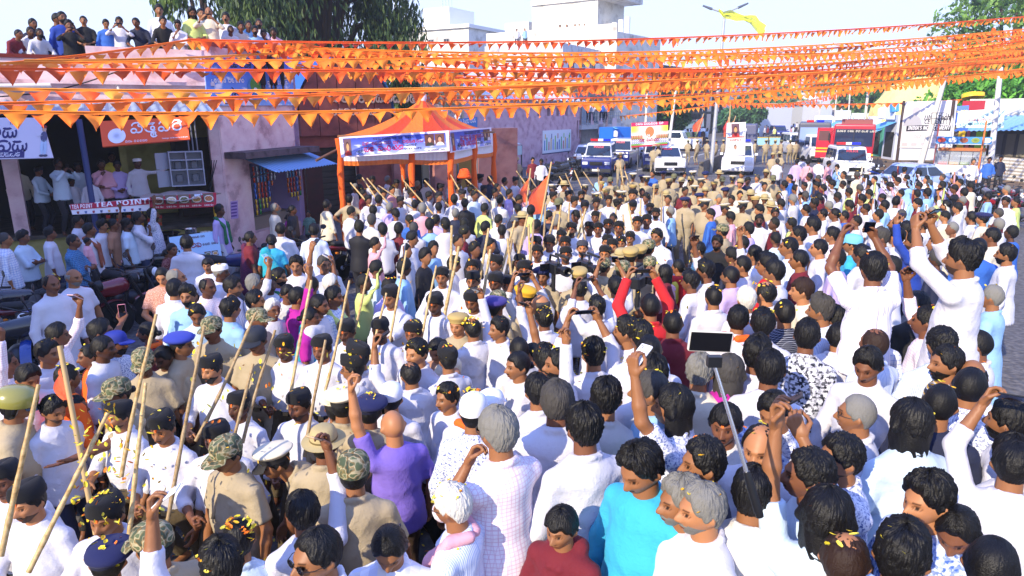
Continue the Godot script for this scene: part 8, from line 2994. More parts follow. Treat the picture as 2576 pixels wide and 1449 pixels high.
const PEOPLE:="""
73 1265 M t-48 lk0,2 stubble moustache k0 s1.03 pt4|black-capped bearded marcher in white,second from the left at the bottom
270 1299 M t-30 lk-5,5 moustache k1 s1.03 pt30|black-capped marcher with flower petals heaped on his cap,bottom left
13 1212 M t-30 k2 s1.02 lk0,-5|black-capped marcher half cut by the lower left frame edge
298 1049 M t-58 stubble k1 lk0,-7|black-capped marcher in sharp left profile,stick before his face
410 1079 M t-42 k1 lk10,8 moustache pt10|striding marcher in rolled white sleeves and brown trousers looking down
546 1105 M t-28 k2 lk0,1 pt8|black-capped marcher half hidden behind the camouflage capped policeman
600 1025 M t-42 moustache k3 lk0,-5|moustached marcher right of the bearded fair marcher
753 1022 M t-35 stubble k2 pt8 lk0,1|black-capped marcher left of the khaki helmet shaped hat
533 929 M t-45 beard k0 lk0,3 pt8|fair bearded marcher with orange forehead mark beside the blue beret
716 876 M t-25 k3 lk0,5 pt6|dark marcher with petals falling past his face
810 879 M t-30 k2 lk0,-1|black-capped marcher right of the petal covered face,stick at his chest
872 836 M t-25 k3 lk0,5|black-capped marcher with lowered eyes near the cream peaked caps
957 833 M t-20 stubble k3 lk0,2|black-capped marcher with two crossing sticks before him
1040 839 M t-25 k2 moustache lk0,3 pt14|black-capped marcher with petals on his cap left of the dark woman
983 749 M t-28 k1 point m lk0,7 s1.05|black-capped marcher stretching his arm out to the left
1095 766 M t-22 k3 moustache lk0,8|black-capped dark marcher looking down in the middle of the lane
1112 699 M t-12 k1 moustache lk0,-2|black-capped moustached marcher standing behind the looking-down one
1190 759 M t-24 k2 moustache lk0,10 pt16|black-capped marcher bowing his head,petals on his cap
1190 709 M t-14 k1 beard lk0,0|black-capped bearded marcher left of the tall crossing sticks
1247 713 M t-20 k3 moustache lk0,3|black-capped dark marcher left of the young one with orange forehead
1277 719 M t-5 k1 lk0,4|young black-capped marcher with bright orange forehead mark
1188 676 M t-8 k1 lk0,-5|young black-capped marcher behind the bearded pair
1247 666 M t-40 k2 lk0,-5|black-capped marcher in left profile behind the young one
1320 683 M t-4 k2 beard s1.06 wide1.1 lk0,-5|burly black-capped marcher with full black beard
1352 639 M t-10 k2 moustache lk0,-5|black-capped moustached marcher left of the video cameras
1307 663 M t-10 k3 lk0,-5|black-capped marcher just behind the burly bearded one
1382 613 M t-14 k2 lk0,7|black-capped marcher looking down behind the video cameras
1423 643 M t4 k2 stubble lk0,-5|black-capped gaunt marcher right of the first video camera
1422 616 M t-6 k2 lk0,-5|black-capped marcher with stick crossing his cap
1465 626 M t0 k0 beard ^boat_cap:3a3a44 lk0,-5|fair marcher in a faded grey cap
1348 616 M t-20 k2 lk0,-5|black-capped marcher behind the moustached one
1437 579 M t-10 k2 beard lk0,-5|bearded marcher beside two parallel sticks
1412 598 M t-12 k2 lk0,-5|black-capped marcher left of the bearded one among the sticks
1482 576 M t-16 k3 lk0,-5|dark marcher in front of the tall orange flag's line
1498 549 M t-8 k2 lk0,-5|black-capped marcher far up the lane left of the big officer
1505 579 M t-4 k2 moustache lk0,-5|moustached marcher in the middle of the far lane
1530 569 M t2 k3 lk0,-5|young dark marcher in the far lane
1557 576 M t-8 k2 moustache lk0,-5|moustached marcher next to the young dark one
1528 611 M t-6 k0 lk0,-5|marcher with a white flower on his cap
1540 623 M t-2 k0 s1.03 lk0,-5|fair round faced marcher with his cap low
1562 614 M t-4 k1 lk0,-5|smiling marcher beside the round faced one
1585 601 M t-8 k1 moustache lk0,2|marcher with orange brow looking down
1603 563 M t0 k1 lk0,-5|handsome young marcher with bare throat
1627 558 M t2 k2 lk0,-5|stern marcher right of the young bare throated one
1650 539 M t-14 k2 beard lk0,-5|bearded marcher at the lane's right edge
1635 526 M t-4 k3 beard lk0,-5|marcher with long dark beard near the policemen
1522 639 M t-8 k0 lk0,0 pt16 g|marcher in glasses with petals on his cap
888 929 M t-100 k1 g pt20 lk0,1|black-capped man in glasses and orange collar from behind at left
900 899 M t-140 k1 pt18 lk0,-5|black cap strewn with petals seen from behind at left
1125 906 M t-150 k1 pt26 lk0,-5|black-capped head heaped with petals below the dark woman
1393 496 M t60 k1 stubble stand s1.0 lk0,-5|first of the standing marchers beside the big orange flag
1432 493 M t40 k1 stand lk0,-5|second of the standing marchers beside the orange flag
1445 508 M t50 k1 moustache stand lk0,7|standing marcher looking down,third from the flag
1463 494 M t20 k1 beard stand lk0,-5|standing bearded marcher fourth from the flag
1592 493 M t-6 k0 stand s1.12 wide1.12 lk0,-5|tall broad man in white with black cap in the far lane
1500 514 M t10 k2 lk0,-5|marcher by the far end of the stick rows
1532 506 M t8 k1 g lk0,-5|bespectacled marcher at the far end of the lane
1555 514 M t100 k2 lk0,-5|marcher turned right at the far end of the lane
36 1020 P ^helmet t75 lk0,18 k1 moustache wide1.12|policeman in a khaki riding helmet at the lower left edge
295 989 P ^cap:camo t-62 point m hair:tied k2 lk0,4|policewoman in camouflage cap holding her arm out
573 1145 P ^cap:camo t-52 lk0,10 k1 moustache s1.03|policeman in camouflage cap with shield patch on his sleeve
698 1165 P ^peaked_cap t-75 bend k1 lk0,12|police officer in cream peaked cap bending over
816 1122 P ^slouch t165 k2|policeman from behind in a stiff khaki brimmed hat
848 1029 P ^peaked_cap t165 k1|officer in petal covered cream peaked cap at the lane's right side
388 1375 P ^cap:camo t205 k1 lk20,8|policeman from behind in brown and grey camouflage cap,bottom left
273 1415 P ^beret t160 k1 pt24|policeman in navy beret strewn with petals at the bottom edge
456 866 P ^beret:2b3a9a t70 k1 g s1.02|officer in bright blue beret and glasses turning right
533 829 P ^cap:camo t-32 k2 moustache s1.02|moustached policeman in camouflage cap behind the blue beret
645 856 P ^cap:22262e t-28 lk0,8 k2 moustache|smiling policeman in dark cap
361 909 P ^cap:camo t-15 lk0,14 k3|policewoman in camouflage cap with shaded face left of the blue beret
648 806 P ^cap:camo t55 k2 hair:none|policeman in pale camouflage cap facing right
865 1022 P ^peaked_cap t150 k1 pt10|officer in cream peaked cap from behind beside the navy beret
930 1037 P ^beret t165 k2 pt30 s1.02|policeman in navy beret covered with petals beside the bald man
890 1179 P ^cap:camo t175 k1 s1.03|policeman in camouflage cap from behind near the bald man
1152 819 P ^flat_beret t-25 k0 lk0,4|young fair policeman in khaki beret
1318 749 P ^flat_beret:d8a41e t-120 k1|policeman in a yellowish cap by the raised phones
1242 776 P ^beret:3a2f7a t150 k2|policeman in violet beret from behind in the lane
1253 763 P ^cap:camo t160 k1|policeman in camouflage cap behind the violet beret
1365 696 P ^beret t-12 k1 moustache|moustached officer in navy beret under the video camera
1587 646 P ^flat_beret t165 k1|khaki capped policeman from behind,left of two alike
1610 639 P ^flat_beret t160 k2|khaki capped policeman from behind,right of two alike
1632 626 P ^cap:camo t150 k1|policeman in camouflage cap from behind near the moustached man in white
1635 669 P ^cap:camo t150 k1 petals|policeman in green and orange cap in the lane's right edge
1562 649 P ^slouch t150 k1|policeman in khaki brimmed hat behind the video cameras
1520 673 P ^cap:camo t140 k1|policeman in camouflage cap right of the second video camera
1567 683 P ^cap:camo t150 k2|policeman in camouflage cap below the khaki brimmed hat
1457 699 P ^flat_beret t170 k1|policeman in yellow khaki beret under the second video camera
1297 556 P ^cap:55565a t-20 k1 moustache|policeman in grey cap watching the lane from its left side
1315 551 P ^slouch t50 k2|policeman in brimmed hat beside the grey capped one
878 503 P t175 k1 hips|policeman from behind with hands on hips by the canopy
1724 509 P ^beret t-20 k1|officer in navy beret at the lane's far right side
2472 549 P ^beret:191f4f t-112 k0 top:cream|officer in navy beret and cream uniform at the right
988 1072 S tee purple black t-155 high m k0 hair:none s1.02 wide1.08|bald man in lilac polo shirt raising his right arm
1253 1089 S rolled white t-140 hc:grey hair:full g sun k1 s1.07 chin m wide1.05|grey haired man in sunglasses and white shirt
1468 1079 S shirt white t-150 hair:wavy k2 s1.03|thick haired man in white right beside the grey haired man
1618 1179 S shirt aqua t-42 hair:wavy moustache k1 lk0,22 s1.0 wide1.1|stout man in bright aqua blue shirt looking down
1413 1329 K hood maroon t-30 hair:fringe k1 s.84 lk0,8|boy in maroon hooded jacket
1140 1275 S shirt white t-118 hc:white hair:full g k1 s.92 lk0,8 sc:pink pt24|white haired old man in glasses with pink scarf
982 1369 S patch jeans t-12 hair:short k1 s.9 lk0,38|young man in patchwork white shirt looking straight down
1352 985 S shirt white t-160 hair:full k1 high s1|man behind the grey haired one with his bare forearm raised
1125 1002 S shirt white t-50 hair:full moustache k1 pt10|moustached man in white shirt turning left
1188 1015 S shirt white t175 k2 pt20 sc:orange|man with petals in his hair and orange scarf seen from behind
1192 1037 S white t165 ^cap:e8e8ea k1|man in white cap right of the moustached man
1235 1024 S pale t165 ^cap:f0f0f2 k1|second white capped man just behind the grey haired man
985 1005 S white t170 ^cap:e4e6ea k0 pt6|man in white cap with grey hair behind the bald man
1402 1015 S white t180 hc:mixed k2|man with greying crown above the thick haired man
1525 1005 S offwhite t172 hair:wavy k1|black haired man in pale olive shirt from behind
1692 1025 S floral t-95 hair:long k1 phone m ph:tall:e8e8ec|long haired young man in floral shirt with white phone
1712 1265 S white t-60 hc:grey moustache stubble k1 s.97|grey haired man with white moustache beside the aqua shirt
1635 985 S sky t-90 stubble hc:mixed k1|man in blue striped shirt behind the long haired one
600 1349 S white t175 k1 pt40|man from behind with petals in his hair,bottom left
556 1407 S white t190 hair:quiff k1 pt36 phone m ph:tall:f0f0f0|young man at the bottom edge filming with a white framed phone
761 1275 S white t-165 k2 phone ph:side:caa27a hair:full|man holding a tan phone sideways toward the marchers
798 1399 S white t-60 hair:short k1 moustache g sun|man in sunglasses turned left at the bottom edge
2290 1065 S shirt pale t-140 hair:long long_beard k1 s1.03|long haired bearded man in pale blue shirt from behind
2364 1019 S tee navy t175 hair:crop k1|man in navy tee with cropped hair from behind
2154 1044 S white t-85 hc:grey hair:crop g k1|cropped grey haired man in glasses facing left
1824 1072 S white t-8 hair:fringe moustache k2 mark|moustached man with fringe and yellow forehead mark
1947 1032 S leaf t-20 hair:full k1 lk0,26|man with thick black hair bowed toward the phone
1914 1125 S white t-15 hair:balding k0 moustache lk0,10|half bald man with sunlit orange forehead behind the upright phone
1767 1169 S tee navy t-70 hair:curly k1|short curly haired man at the lower right
1764 1285 S white t-62 hc:grey hair:full moustache stubble k0 s1.0|grey bearded old man in white facing left
1894 1245 S white t170 k1 hair:full|black haired man from behind under the selfie stick
2034 1199 S white t-78 hair:curly k2 moustache|curly haired man in profile by the raised arm
2114 1155 S white t-60 hair:curly k1 both ph:tall:1a1a1e|man whose raised hands hold a black phone upright
2080 1302 S rolled white t175 hair:long k1 high ph:none m s1.0|long haired man from behind holding up the selfie stick
2125 1409 S white t180 hair:balding hc:brown k0|brown balding head from behind at the bottom edge
2334 1262 S leaf t-42 hair:wavy moustache k0 s1.02 lk0,6|moustached man in blue floral shirt with shaded brow
2410 1332 S white t-10 hair:short k2 lk0,32|man bowing his head at the lower right
2547 1172 S white t-170 k1 both ph:wide:111114|man at the right edge holding a large black phone high
2534 1062 S white t-100 beard hair:full k1|bearded man at the right edge in left profile
2494 1429 S white t175 k1|black haired head at the bottom right corner
2267 1405 S black t178 k1|dark haired head between the brown balding one and the corner
2440 975 S white t172 k1|broad backed man in white shirt right of the navy tee
2544 1152 S white t-150 k1 hair:full|man in white before the right frame edge
2195 679 S violet black t-150 gy.9 both k2 s1.0 ph:tall:1a1c22 hair:fringe|boy in violet striped shirt lifted above the crowd filming
2422 654 S white black t-105 gy.9 both k1 hair:quiff s1.08 ph:tall:15151a|curly topped young man in white with both arms up at right
2494 749 S kurta sky black t-100 hc:grey k1 s.98|grey haired old man in light blue kurta at right
2530 641 S white t-92 beard k1 hair:full|bearded man in white looking left at the right edge
2460 624 S tee blue t-155 hair:crop k2|man in bright blue polo from behind
2494 596 S cream t-100 k2 hair:short|man in pale yellow shirt facing left
1972 789 S navystripe t-150 hair:crop k1|man with faded haircut and navy striped tee
2064 783 S white t-100 hc:mixed stubble k1|greying moustached man in left profile
2100 806 S white t-120 hair:full k2|black haired man behind the print shirt
2030 848 S news t178 k2 hair:full s1.03|man in black and white newsprint shirt from behind
2110 849 S white t176 k1 hair:short|man in plain white shirt from behind,right of the newsprint shirt
2197 816 S plaid t180 hair:curly k2|curly haired man behind the brown haired profile
2197 866 S thin t-128 k2 hc:brown hair:balding|man with thinning brown hair and striped shirt
2184 919 S white t-18 moustache k2 lk0,22 hair:full|moustached man in white looking down at right
2380 916 S rugby t-60 beard k1 hair:full|bearded man with striped rugby shirt behind
2444 946 S white t175 hair:horseshoe k1|balding man from behind lower right
2367 869 S white t-150 hair:curly k1|curly haired man right of the dark leaning head
2457 869 S white t-92 k2 hair:crop|cropped haired man in profile below the blue kurta
2017 733 S cream t-85 hc:brown hair:fringe k0|brown fringed youth in cream facing left
1919 816 S white t178 k2 pt14 hair:full|black haired man with petals from behind beside the selfie phone
1857 806 S white t170 k1 hair:full sc:orange|man with orange scarf behind the large selfie phone
1904 896 S white t165 k2 hair:quiff|big haired man from behind right of the selfie phone
1937 933 S white t176 k2 hair:full|black haired man in the middle of the lower right
1760 939 S cream t170 hc:grey k1 hair:wavy|wild grey haired man under the selfie phone
1834 939 S magenta t172 hc:mixed hair:long k1|long greying haired person under the selfie stick
2314 769 S black t-150 k2 hair:full lk0,35|dark haired man leaning forward at right
2330 809 S white t-92 k2 phone ph:tall:15151a|man with a black phone upright at right
2139 769 S bluecheck t-140 k1|man in dark check shirt beside the violet striped boy
2379 519 S white t-90 k0 phone|tall man in white raising a phone at the right rear
2420 506 S offwhite t-90 hc:grey k2|grey haired man with towel at the right rear
2484 496 S sky t-95 k2|man in blue before the parked white car
2530 509 S white t-30 k2|man in white at the far right rear
2444 546 S white t-110 k1 g hair:full|bespectacled man beside the navy beret
2320 566 S white t-95 k1 stubble hair:full|bearded man in profile left of the upright phone
2250 563 S offwhite t-90 k1 hair:balding g sun|balding man in sunglasses at right
2280 579 S white t-100 k1|man behind the balding one in sunglasses
2217 599 S leaf t-85 stubble hc:mixed k2|man in blue leaf print shirt
2254 596 S white t-92 k0 hair:full|fair young man in profile with phone before him
2297 609 S royal t-100 k1 hair:full phone m ph:tall:241410|young man in royal blue behind raised hands
2167 643 S white t-120 k2 hair:full|black haired man under the raised hands
2144 616 S aqua t-100 ^cap:6fb8d8 k1|man in sky blue cap
2177 526 S white t-80 k2|man in white looking left behind the crowd
2224 519 S sky t-95 k1 hair:full|young man in aqua trimmed shirt looking left
2167 503 S white t-90 k1|tall man in white in the right rear row
2194 513 S thin t-90 k1|man in striped shirt in the right rear row
2254 509 S floral t175 k2|man in patterned white shirt from behind
2124 543 S blue t-80 k1|man in teal blue shirt right of the middle
2070 539 S white t-85 k1|man in white at the centre of the right crowd
2100 536 S offwhite t-90 k2|moustached man in profile at the centre right
2027 529 S white t-95 k1 phone|man raising his phone in the right crowd's middle
2044 569 S white t-100 k1 hair:full|young man in profile below the middle phones
2007 593 S white t-85 k1 hair:curly|curly haired man looking up left
1950 539 S white t5 k2|boy facing the camera among the raised phones
1910 556 S white t0 k3 beard|bearded dark man facing the camera
1804 613 S black t-20 k3 beard|dark bearded man facing left in the crowd
1757 629 S bluecheck t-90 k1 hair:short|man in blue check in the crowd by the lane
2060 626 S white t-85 k0|fair man in white looking up
2010 656 S maroon t-95 k1|man in maroon looking left
1930 669 S red t-95 k1|boy with red collar looking left
1897 643 S white t-110 k1|man in white left of the red collar
1947 686 S white t-110 k1 hair:full|tall black haired man with neat cut
1867 669 S white t-95 k1 high|man stretching one arm up straight
1774 683 S white t-100 k2 pt12 phone ph:side:15161c|petal haired man holding a phone sideways
1737 709 S white t-110 k2 pt16|petal haired man at the crowd's left flank
1794 749 S white t-150 k1 pt14|petal haired man behind the red screened phone
1924 739 S white t-120 hair:balding k0 pt10|balding man with petals on his scalp
1877 756 S white t-150 hc:white hair:full k1|white haired man in the middle right
1837 696 S lav t-120 k1|man in lavender in the middle right
1817 583 S khaki uniform t-120 ^cap:camo k1|camouflage capped guard in the thick of the crowd
1984 623 S white t-85 k1|man in profile below the curly haired one
2094 593 S white t-100 k1 hair:full|black haired man left of the red wristbands
1652 596 S white t-25 k1 moustache hair:full s1.05 pt14|big moustached man in white standing at the lane's right edge
1102 879 W tan cream t-32 k1 hair:tied lk0,25 s.96|young dark haired woman looking down by the lane
1048 889 S white t-42 k0 moustache hair:full s1.04 pt16|fair stout moustached man in white,petals in his hair
1255 829 S white t-62 k1 hair:full pt12|man in white with petals,profile to the left
1188 829 S white t-150 hair:balding k1 phone pt40 ph:side:1a1a1e|petal strewn balding man with a sideways phone
1032 943 S white t-150 hair:balding k1 phone m ph:tall:16161c|balding man holding a dark phone upright at his left
1305 883 S offwhite t-150 hair:crop k1 phone ph:side:18181c|cropped haired man with raised forearms
1302 919 S offwhite t-60 hair:tied k1|woman with tied hair beside the cropped haired man
1338 896 S cream t-50 hair:tied k0|fair faced woman looking left in the crowd
1405 916 S white t-75 beard k1 hair:short pt8|bearded man looking up left in the crowd
1372 903 S white t-160 k2 pt18|petal haired man behind the fair faced woman
1492 893 S white t-160 k1 hair:wavy pt30 both ph:side:1a1a1e|wavy haired man with a phone held sideways above him
1368 803 S white t-155 k2 pt40 high m|petal covered man with white sleeve raised
1358 769 S offwhite t-100 hc:mixed hair:horseshoe k0|half bald man below the video camera
1458 729 S white t-165 k2 hair:full|black haired man under the second video camera
1575 836 S white t-95 k1 hair:full pt10|man with sideburn looking left at the crowd's edge
1612 849 S white t-150 k2 pt22|petal haired man right of the sideburned one
1632 883 S white t-165 hair:crop k1|cropped head beside the blue white sleeve
1642 946 S white t-165 hair:wavy k1|big wavy haired man at the centre right
1692 816 S maroon t-165 k2 hair:crop|man in maroon shirt from behind holding a phone
1635 773 S red t-160 hair:crop k1 both ph:wide:17171b|cropped haired man in dark red holding a big black phone
1502 776 S white t-150 k2 both ph:wide:121216|man with a wide black phone above the crowd
1335 759 S offwhite t-160 k1 both ph:wide:14141a|man lifting a black phone two handed by the yellow cap
1548 723 S white t-160 k1 hair:full both ph:tall:2a3a5a|man holding up a blue screened phone
1672 689 W pink maroon t-120 hair:long k1 s.96|long haired woman from behind in the crowd
1705 673 W yellow red t-110 hair:tied k1 s.95|woman with dark plait at the crowd's flank
750 749 S magenta t105 k1 high s1.0 hair:short|man in magenta shirt reaching his arm up
781 799 W magenta tealsaree t72 k2 hair:tied s.96|woman in magenta blouse and blue saree looking right
803 769 S white t62 k2 hair:short|man in white behind the blue saree
686 779 S white t28 hc:white hair:full g k2 front s.97|old white haired man in glasses with joined palms
643 759 S white t75 beard k1 hair:full|bearded man in white profile behind the smiling policeman
586 723 S stripe t70 stubble hair:full hc:soft k1|bearded man in striped white shirt facing right
580 779 S sky t125 hair:quiff k1 pt14 s1.02|quiffed man in sky blue from behind,petals in his hair
523 723 S white t45 hair:balding k3|dark man in white with receding hair
496 789 S pale t-4 k2 lk0,26 pt4|man in pale blue looking down behind the policemen
473 746 S sky t-22 beard k1 hair:quiff s1.03|bearded young man in sky blue shirt facing left
440 729 S white t150 k1 hair:full|man in white from behind with thick black hair
443 699 S white t80 hc:grey hair:balding g stubble k0|grey bearded man in glasses near the motorcycles
410 694 S tee paisley jeans t-18 k0 lk0,26 front hair:crop ph:low:15151a|man in brown patterned tee reading his phone
556 686 S white t72 ^round_cap g k3 hc:grey|man in white cap and glasses with check scarf
523 669 K stripe t-18 k1 s.9 hair:fringe|boy in striped shirt beside the white cap
470 613 S white t172 k1 hair:full s1.02|man in white from behind before the tea stall board
640 716 S white t92 hc:grey hair:curly k1 phone ph:side:7fb8e0|grey curly haired man holding a light blue phone
678 716 S white t28 k3 hair:short sc:green|dark man with green scarf
701 699 S lav t62 beard k1 point|bearded man in lavender reaching out
723 739 S offwhite t18 k2 lk0,24|young man looking down beside the magenta shirt
786 719 S tee aqua t150 k2 phone ph:side:e0d8cc|man in aqua tee from behind holding a phone
833 716 S white t80 hc:white hair:full k1|white haired man right of the aqua tee
816 666 S white t20 hc:mixed g k1 phone ph:tall:16161a|man in glasses holding a phone,right of the orange flag stall
840 749 S plaid t65 k2 sc:lime|man with lime towel on his shoulder
746 669 S white t-10 k1|man in white right of the teal saree
133 1029 S shirt white t32 hair:full k1 lk0,18 pt10 s.98|young man in white with messy petal strewn hair looking down
193 1022 K floral t62 k2 s.88 hair:short|boy in purple floral shirt turning right
223 893 S orange t-72 k2 hair:crop pt4|man in bright orange shirt facing left
293 863 S white t58 ^cap:1f2f8a beard k2 rugby|smiling bearded man in blue cap and printed jersey
413 896 S khaki uniform t-40 hair:tied k3 lk0,20|dark woman looking down beside the blue beret
370 836 S maroon t-112 hair:tied k2 sc:orange s.93|woman with orange scarf from behind by the road
120 886 S white t48 k1 hair:full pt4|smiling young man in white at left
146 843 S white t75 k2 hair:full phone m ph:tall:e3b4b4|man raising a pink phone in the left street
16 913 S pinkcheck t70 k2 high|smiling man at the left edge throwing petals
68 946 S white t28 k1 lk0,20|man with broad forehead at the lower left
170 946 S orange t112 k2 pt6|man carrying the small orange flag
253 833 S pale t80 k2 side m ph:tall:d8889a hair:full|man holding a pink phone out at arm's length
260 873 S white t62 moustache k3|moustached man behind the blue cap
130 716 S kurta white t30 hair:balding moustache k2 s1.04|balding man in long white kurta
186 699 S tee white t38 hair:horseshoe stubble hc:grey k1 wide1.12|stout bald bearded man in white polo
13 604 S plaid jeans t80 k1 hair:crop hc:mixed|man in plaid shirt at the far left edge
58 598 S pale black t58 fold k2|man in pale blue with folded arms by the veranda
126 589 S white t80 k2|man in white profile right of the folded arms
196 558 S white t72 k2|tall man in white behind the man with the child
185 608 S bluecheck jeans t68 k2 fold|man in blue check shirt carrying a child
220 608 K pink t72 k2 s.55 gy.62 hair:fringe|small child in pink held by the man in blue check
225 579 S white t80 k2 sc:rust|man in white with a brown scarf by the stall
258 569 S white t58 k1|man in white leaning by the awning post
286 566 S tan t70 k2 high m hair:short|man in tan shirt holding up one bare arm
320 566 S pale t80 k3|man in pale shirt right of the raised arm
348 548 S white t80 k3 chin|man in white at the tea stall's left post
386 541 S white t82 k2 high|man in white gripping the stall roof with raised arm
553 531 S dhoti lav white t62 k3 sc:green|man in lavender shirt and white dhoti by the yellow post
693 524 S cream t82 hc:grey g sun stubble hair:balding k1|grey moustached man in glasses before the snack strips
630 599 W maroon plumsaree t95 hair:tied k2 s.96|woman in maroon blouse and plum saree
683 606 W aqua tealsaree t172 hair:tied k2 s.94|woman in bright teal saree with flowers in her hair
706 578 S white t170 k2|man in white from behind beyond the teal saree
790 581 S thin t172 k2 hair:full|man in thin striped shirt from behind by the white motorcycle
736 529 W char brown t80 hair:tied k2 s.93|woman wrapped in a dark shawl at the corner shop
725 548 K magenta t80 k2 s.68 hair:tied|girl in bright pink at the corner shop
776 538 K greenf t-20 k2 s.68 hair:short|small child in green print by the corner shop
823 516 S cream t120 k2|man in cream shirt right of the corner shop
433 629 W maroonf t40 k2 hair:tied s.92|woman in maroon print near the tea stall board
420 639 K maroonf t80 k2 s.72 hair:tied|girl in maroon print by the tea stall
43 425 V cream t18 k3 d15.6|first man from the left on the dark veranda,in cream
96 431 V pale t55 k2 front d15.3 lk0,20 ph:low:15151a|man on the veranda looking at his phone
146 413 V pale t40 k3 face d15.0 ph:tall:1a1a22|man filming with both hands on the veranda
196 421 V pale t20 k3 d16|man in pale blue behind the veranda post
180 458 V white t30 k3 d15.4 s.9|man sitting low at the veranda's edge
255 415 V pink t10 chin k3 d15.6|man in pinkish white with hand at his chin
295 418 V lav t4 k3 front d15.8|man in purple check shirt on the veranda
346 411 V white t22 side m k3 d15.9 ^round_cap|man in white cap reaching to the meter cabinet
225 455 V white t-20 k3 d15.2|man in white beside the blue awning post
281 395 V yellow t10 k3 d17.2|man in yellow at the back of the veranda
46 87 R maroon t40 k2 d15.6|young man in maroon first from the left on the roof
77 81 R white t20 k3 d15.8|man in white second from the left on the roof
83 61 R navy t30 k2 d16.6 stand|man standing behind the pair in white at the roof's left
100 84 R white t18 k3 d15.6 beard|man in white leaning on the left parapet
143 46 R navy t60 k2 d16.8 face|man holding a phone upright behind the blue shirt on the roof
156 45 R royal t22 k2 d16.2 stand beard|tall man in royal blue shirt on the roof
173 65 R black t10 k2 d15.9 face|man in black filming over the left parapet
210 53 R black t-4 k1 d16.1 front|man in black with bracelets filming from the roof
266 60 R blue t10 k1 d16.2 stand lk0,20|young man in blue looking down from the roof
300 56 R white t-6 k2 d16.2 face|man in white with a sideways phone on the roof
343 58 R navy t-20 k2 d16.2 lk0,10|man in navy leaning over with a pale phone
400 27 R stripe t4 k1 d16.9 stand|tall man in striped shirt on the roof
410 55 R black t8 k1 d16.2|man in black leaning below the striped shirt
448 63 R white t-10 k2 d16.4 chin lk0,20|man in white wiping his face on the roof
483 32 R lime t14 k2 d16.6 front beard hair:long lk0,20|bearded man in lime yellow shirt on the roof
525 32 R cream t-6 k1 d16.8 face hair:balding|man in cream uniform filming with a pale phone on the roof
506 36 R white t10 k1 d17.4 stand|fair man between the lime shirt and the cream uniform
568 46 R white t-10 k1 d17.4 moustache stand|moustached man standing behind the leaning row on the roof
580 76 R white t10 k3 d17.2|dark man in white leaning left of three on the roof
606 68 R offwhite t12 k2 d17.4|man in offwhite leaning on the roof edge
625 65 R sky t15 k2 d17.8|man in sky blue in the roof's right row
641 78 R sky t8 k2 d17.6 beard|bearded man in sky blue leaning low on the roof
651 60 R white t4 k2 d18.4 stand beard|smiling bearded man behind the roof's right row
663 87 R navy t0 k2 d17.8 s.8|boy peering over the roof edge at right
688 83 R pink t-8 k3 d18.2|last man at the right end of the roof crowd
"""

const KINDS:={
	"M":{"pose":"march","fit":"tucked","top":"white","low":"olive","hat":"boat_cap","mark":true,"group":"marchers in white shirts and black caps"},
	"P":{"pose":"stand","fit":"uniform","top":"khaki","low":"khaki2","group":"police officers along the procession"},
	"S":{"pose":"stand","fit":"rolled","top":"white","low":"black","group":"spectators in the street"},
	"W":{"pose":"stand","fit":"saree","top":"magenta","low":"plumsaree","hair":"tied","group":"women in the crowd"},
	"K":{"pose":"stand","fit":"short","top":"white","low":"char","s":0.8,"group":"children in the crowd"},
	"V":{"pose":"stand","fit":"shirt","top":"white","low":"char","gy":0.98,"group":"people on the dark veranda"},
	"R":{"pose":"rail","fit":"rolled","top":"white","low":"char","gy":4.26,"group":"people on the roof terrace"},
}

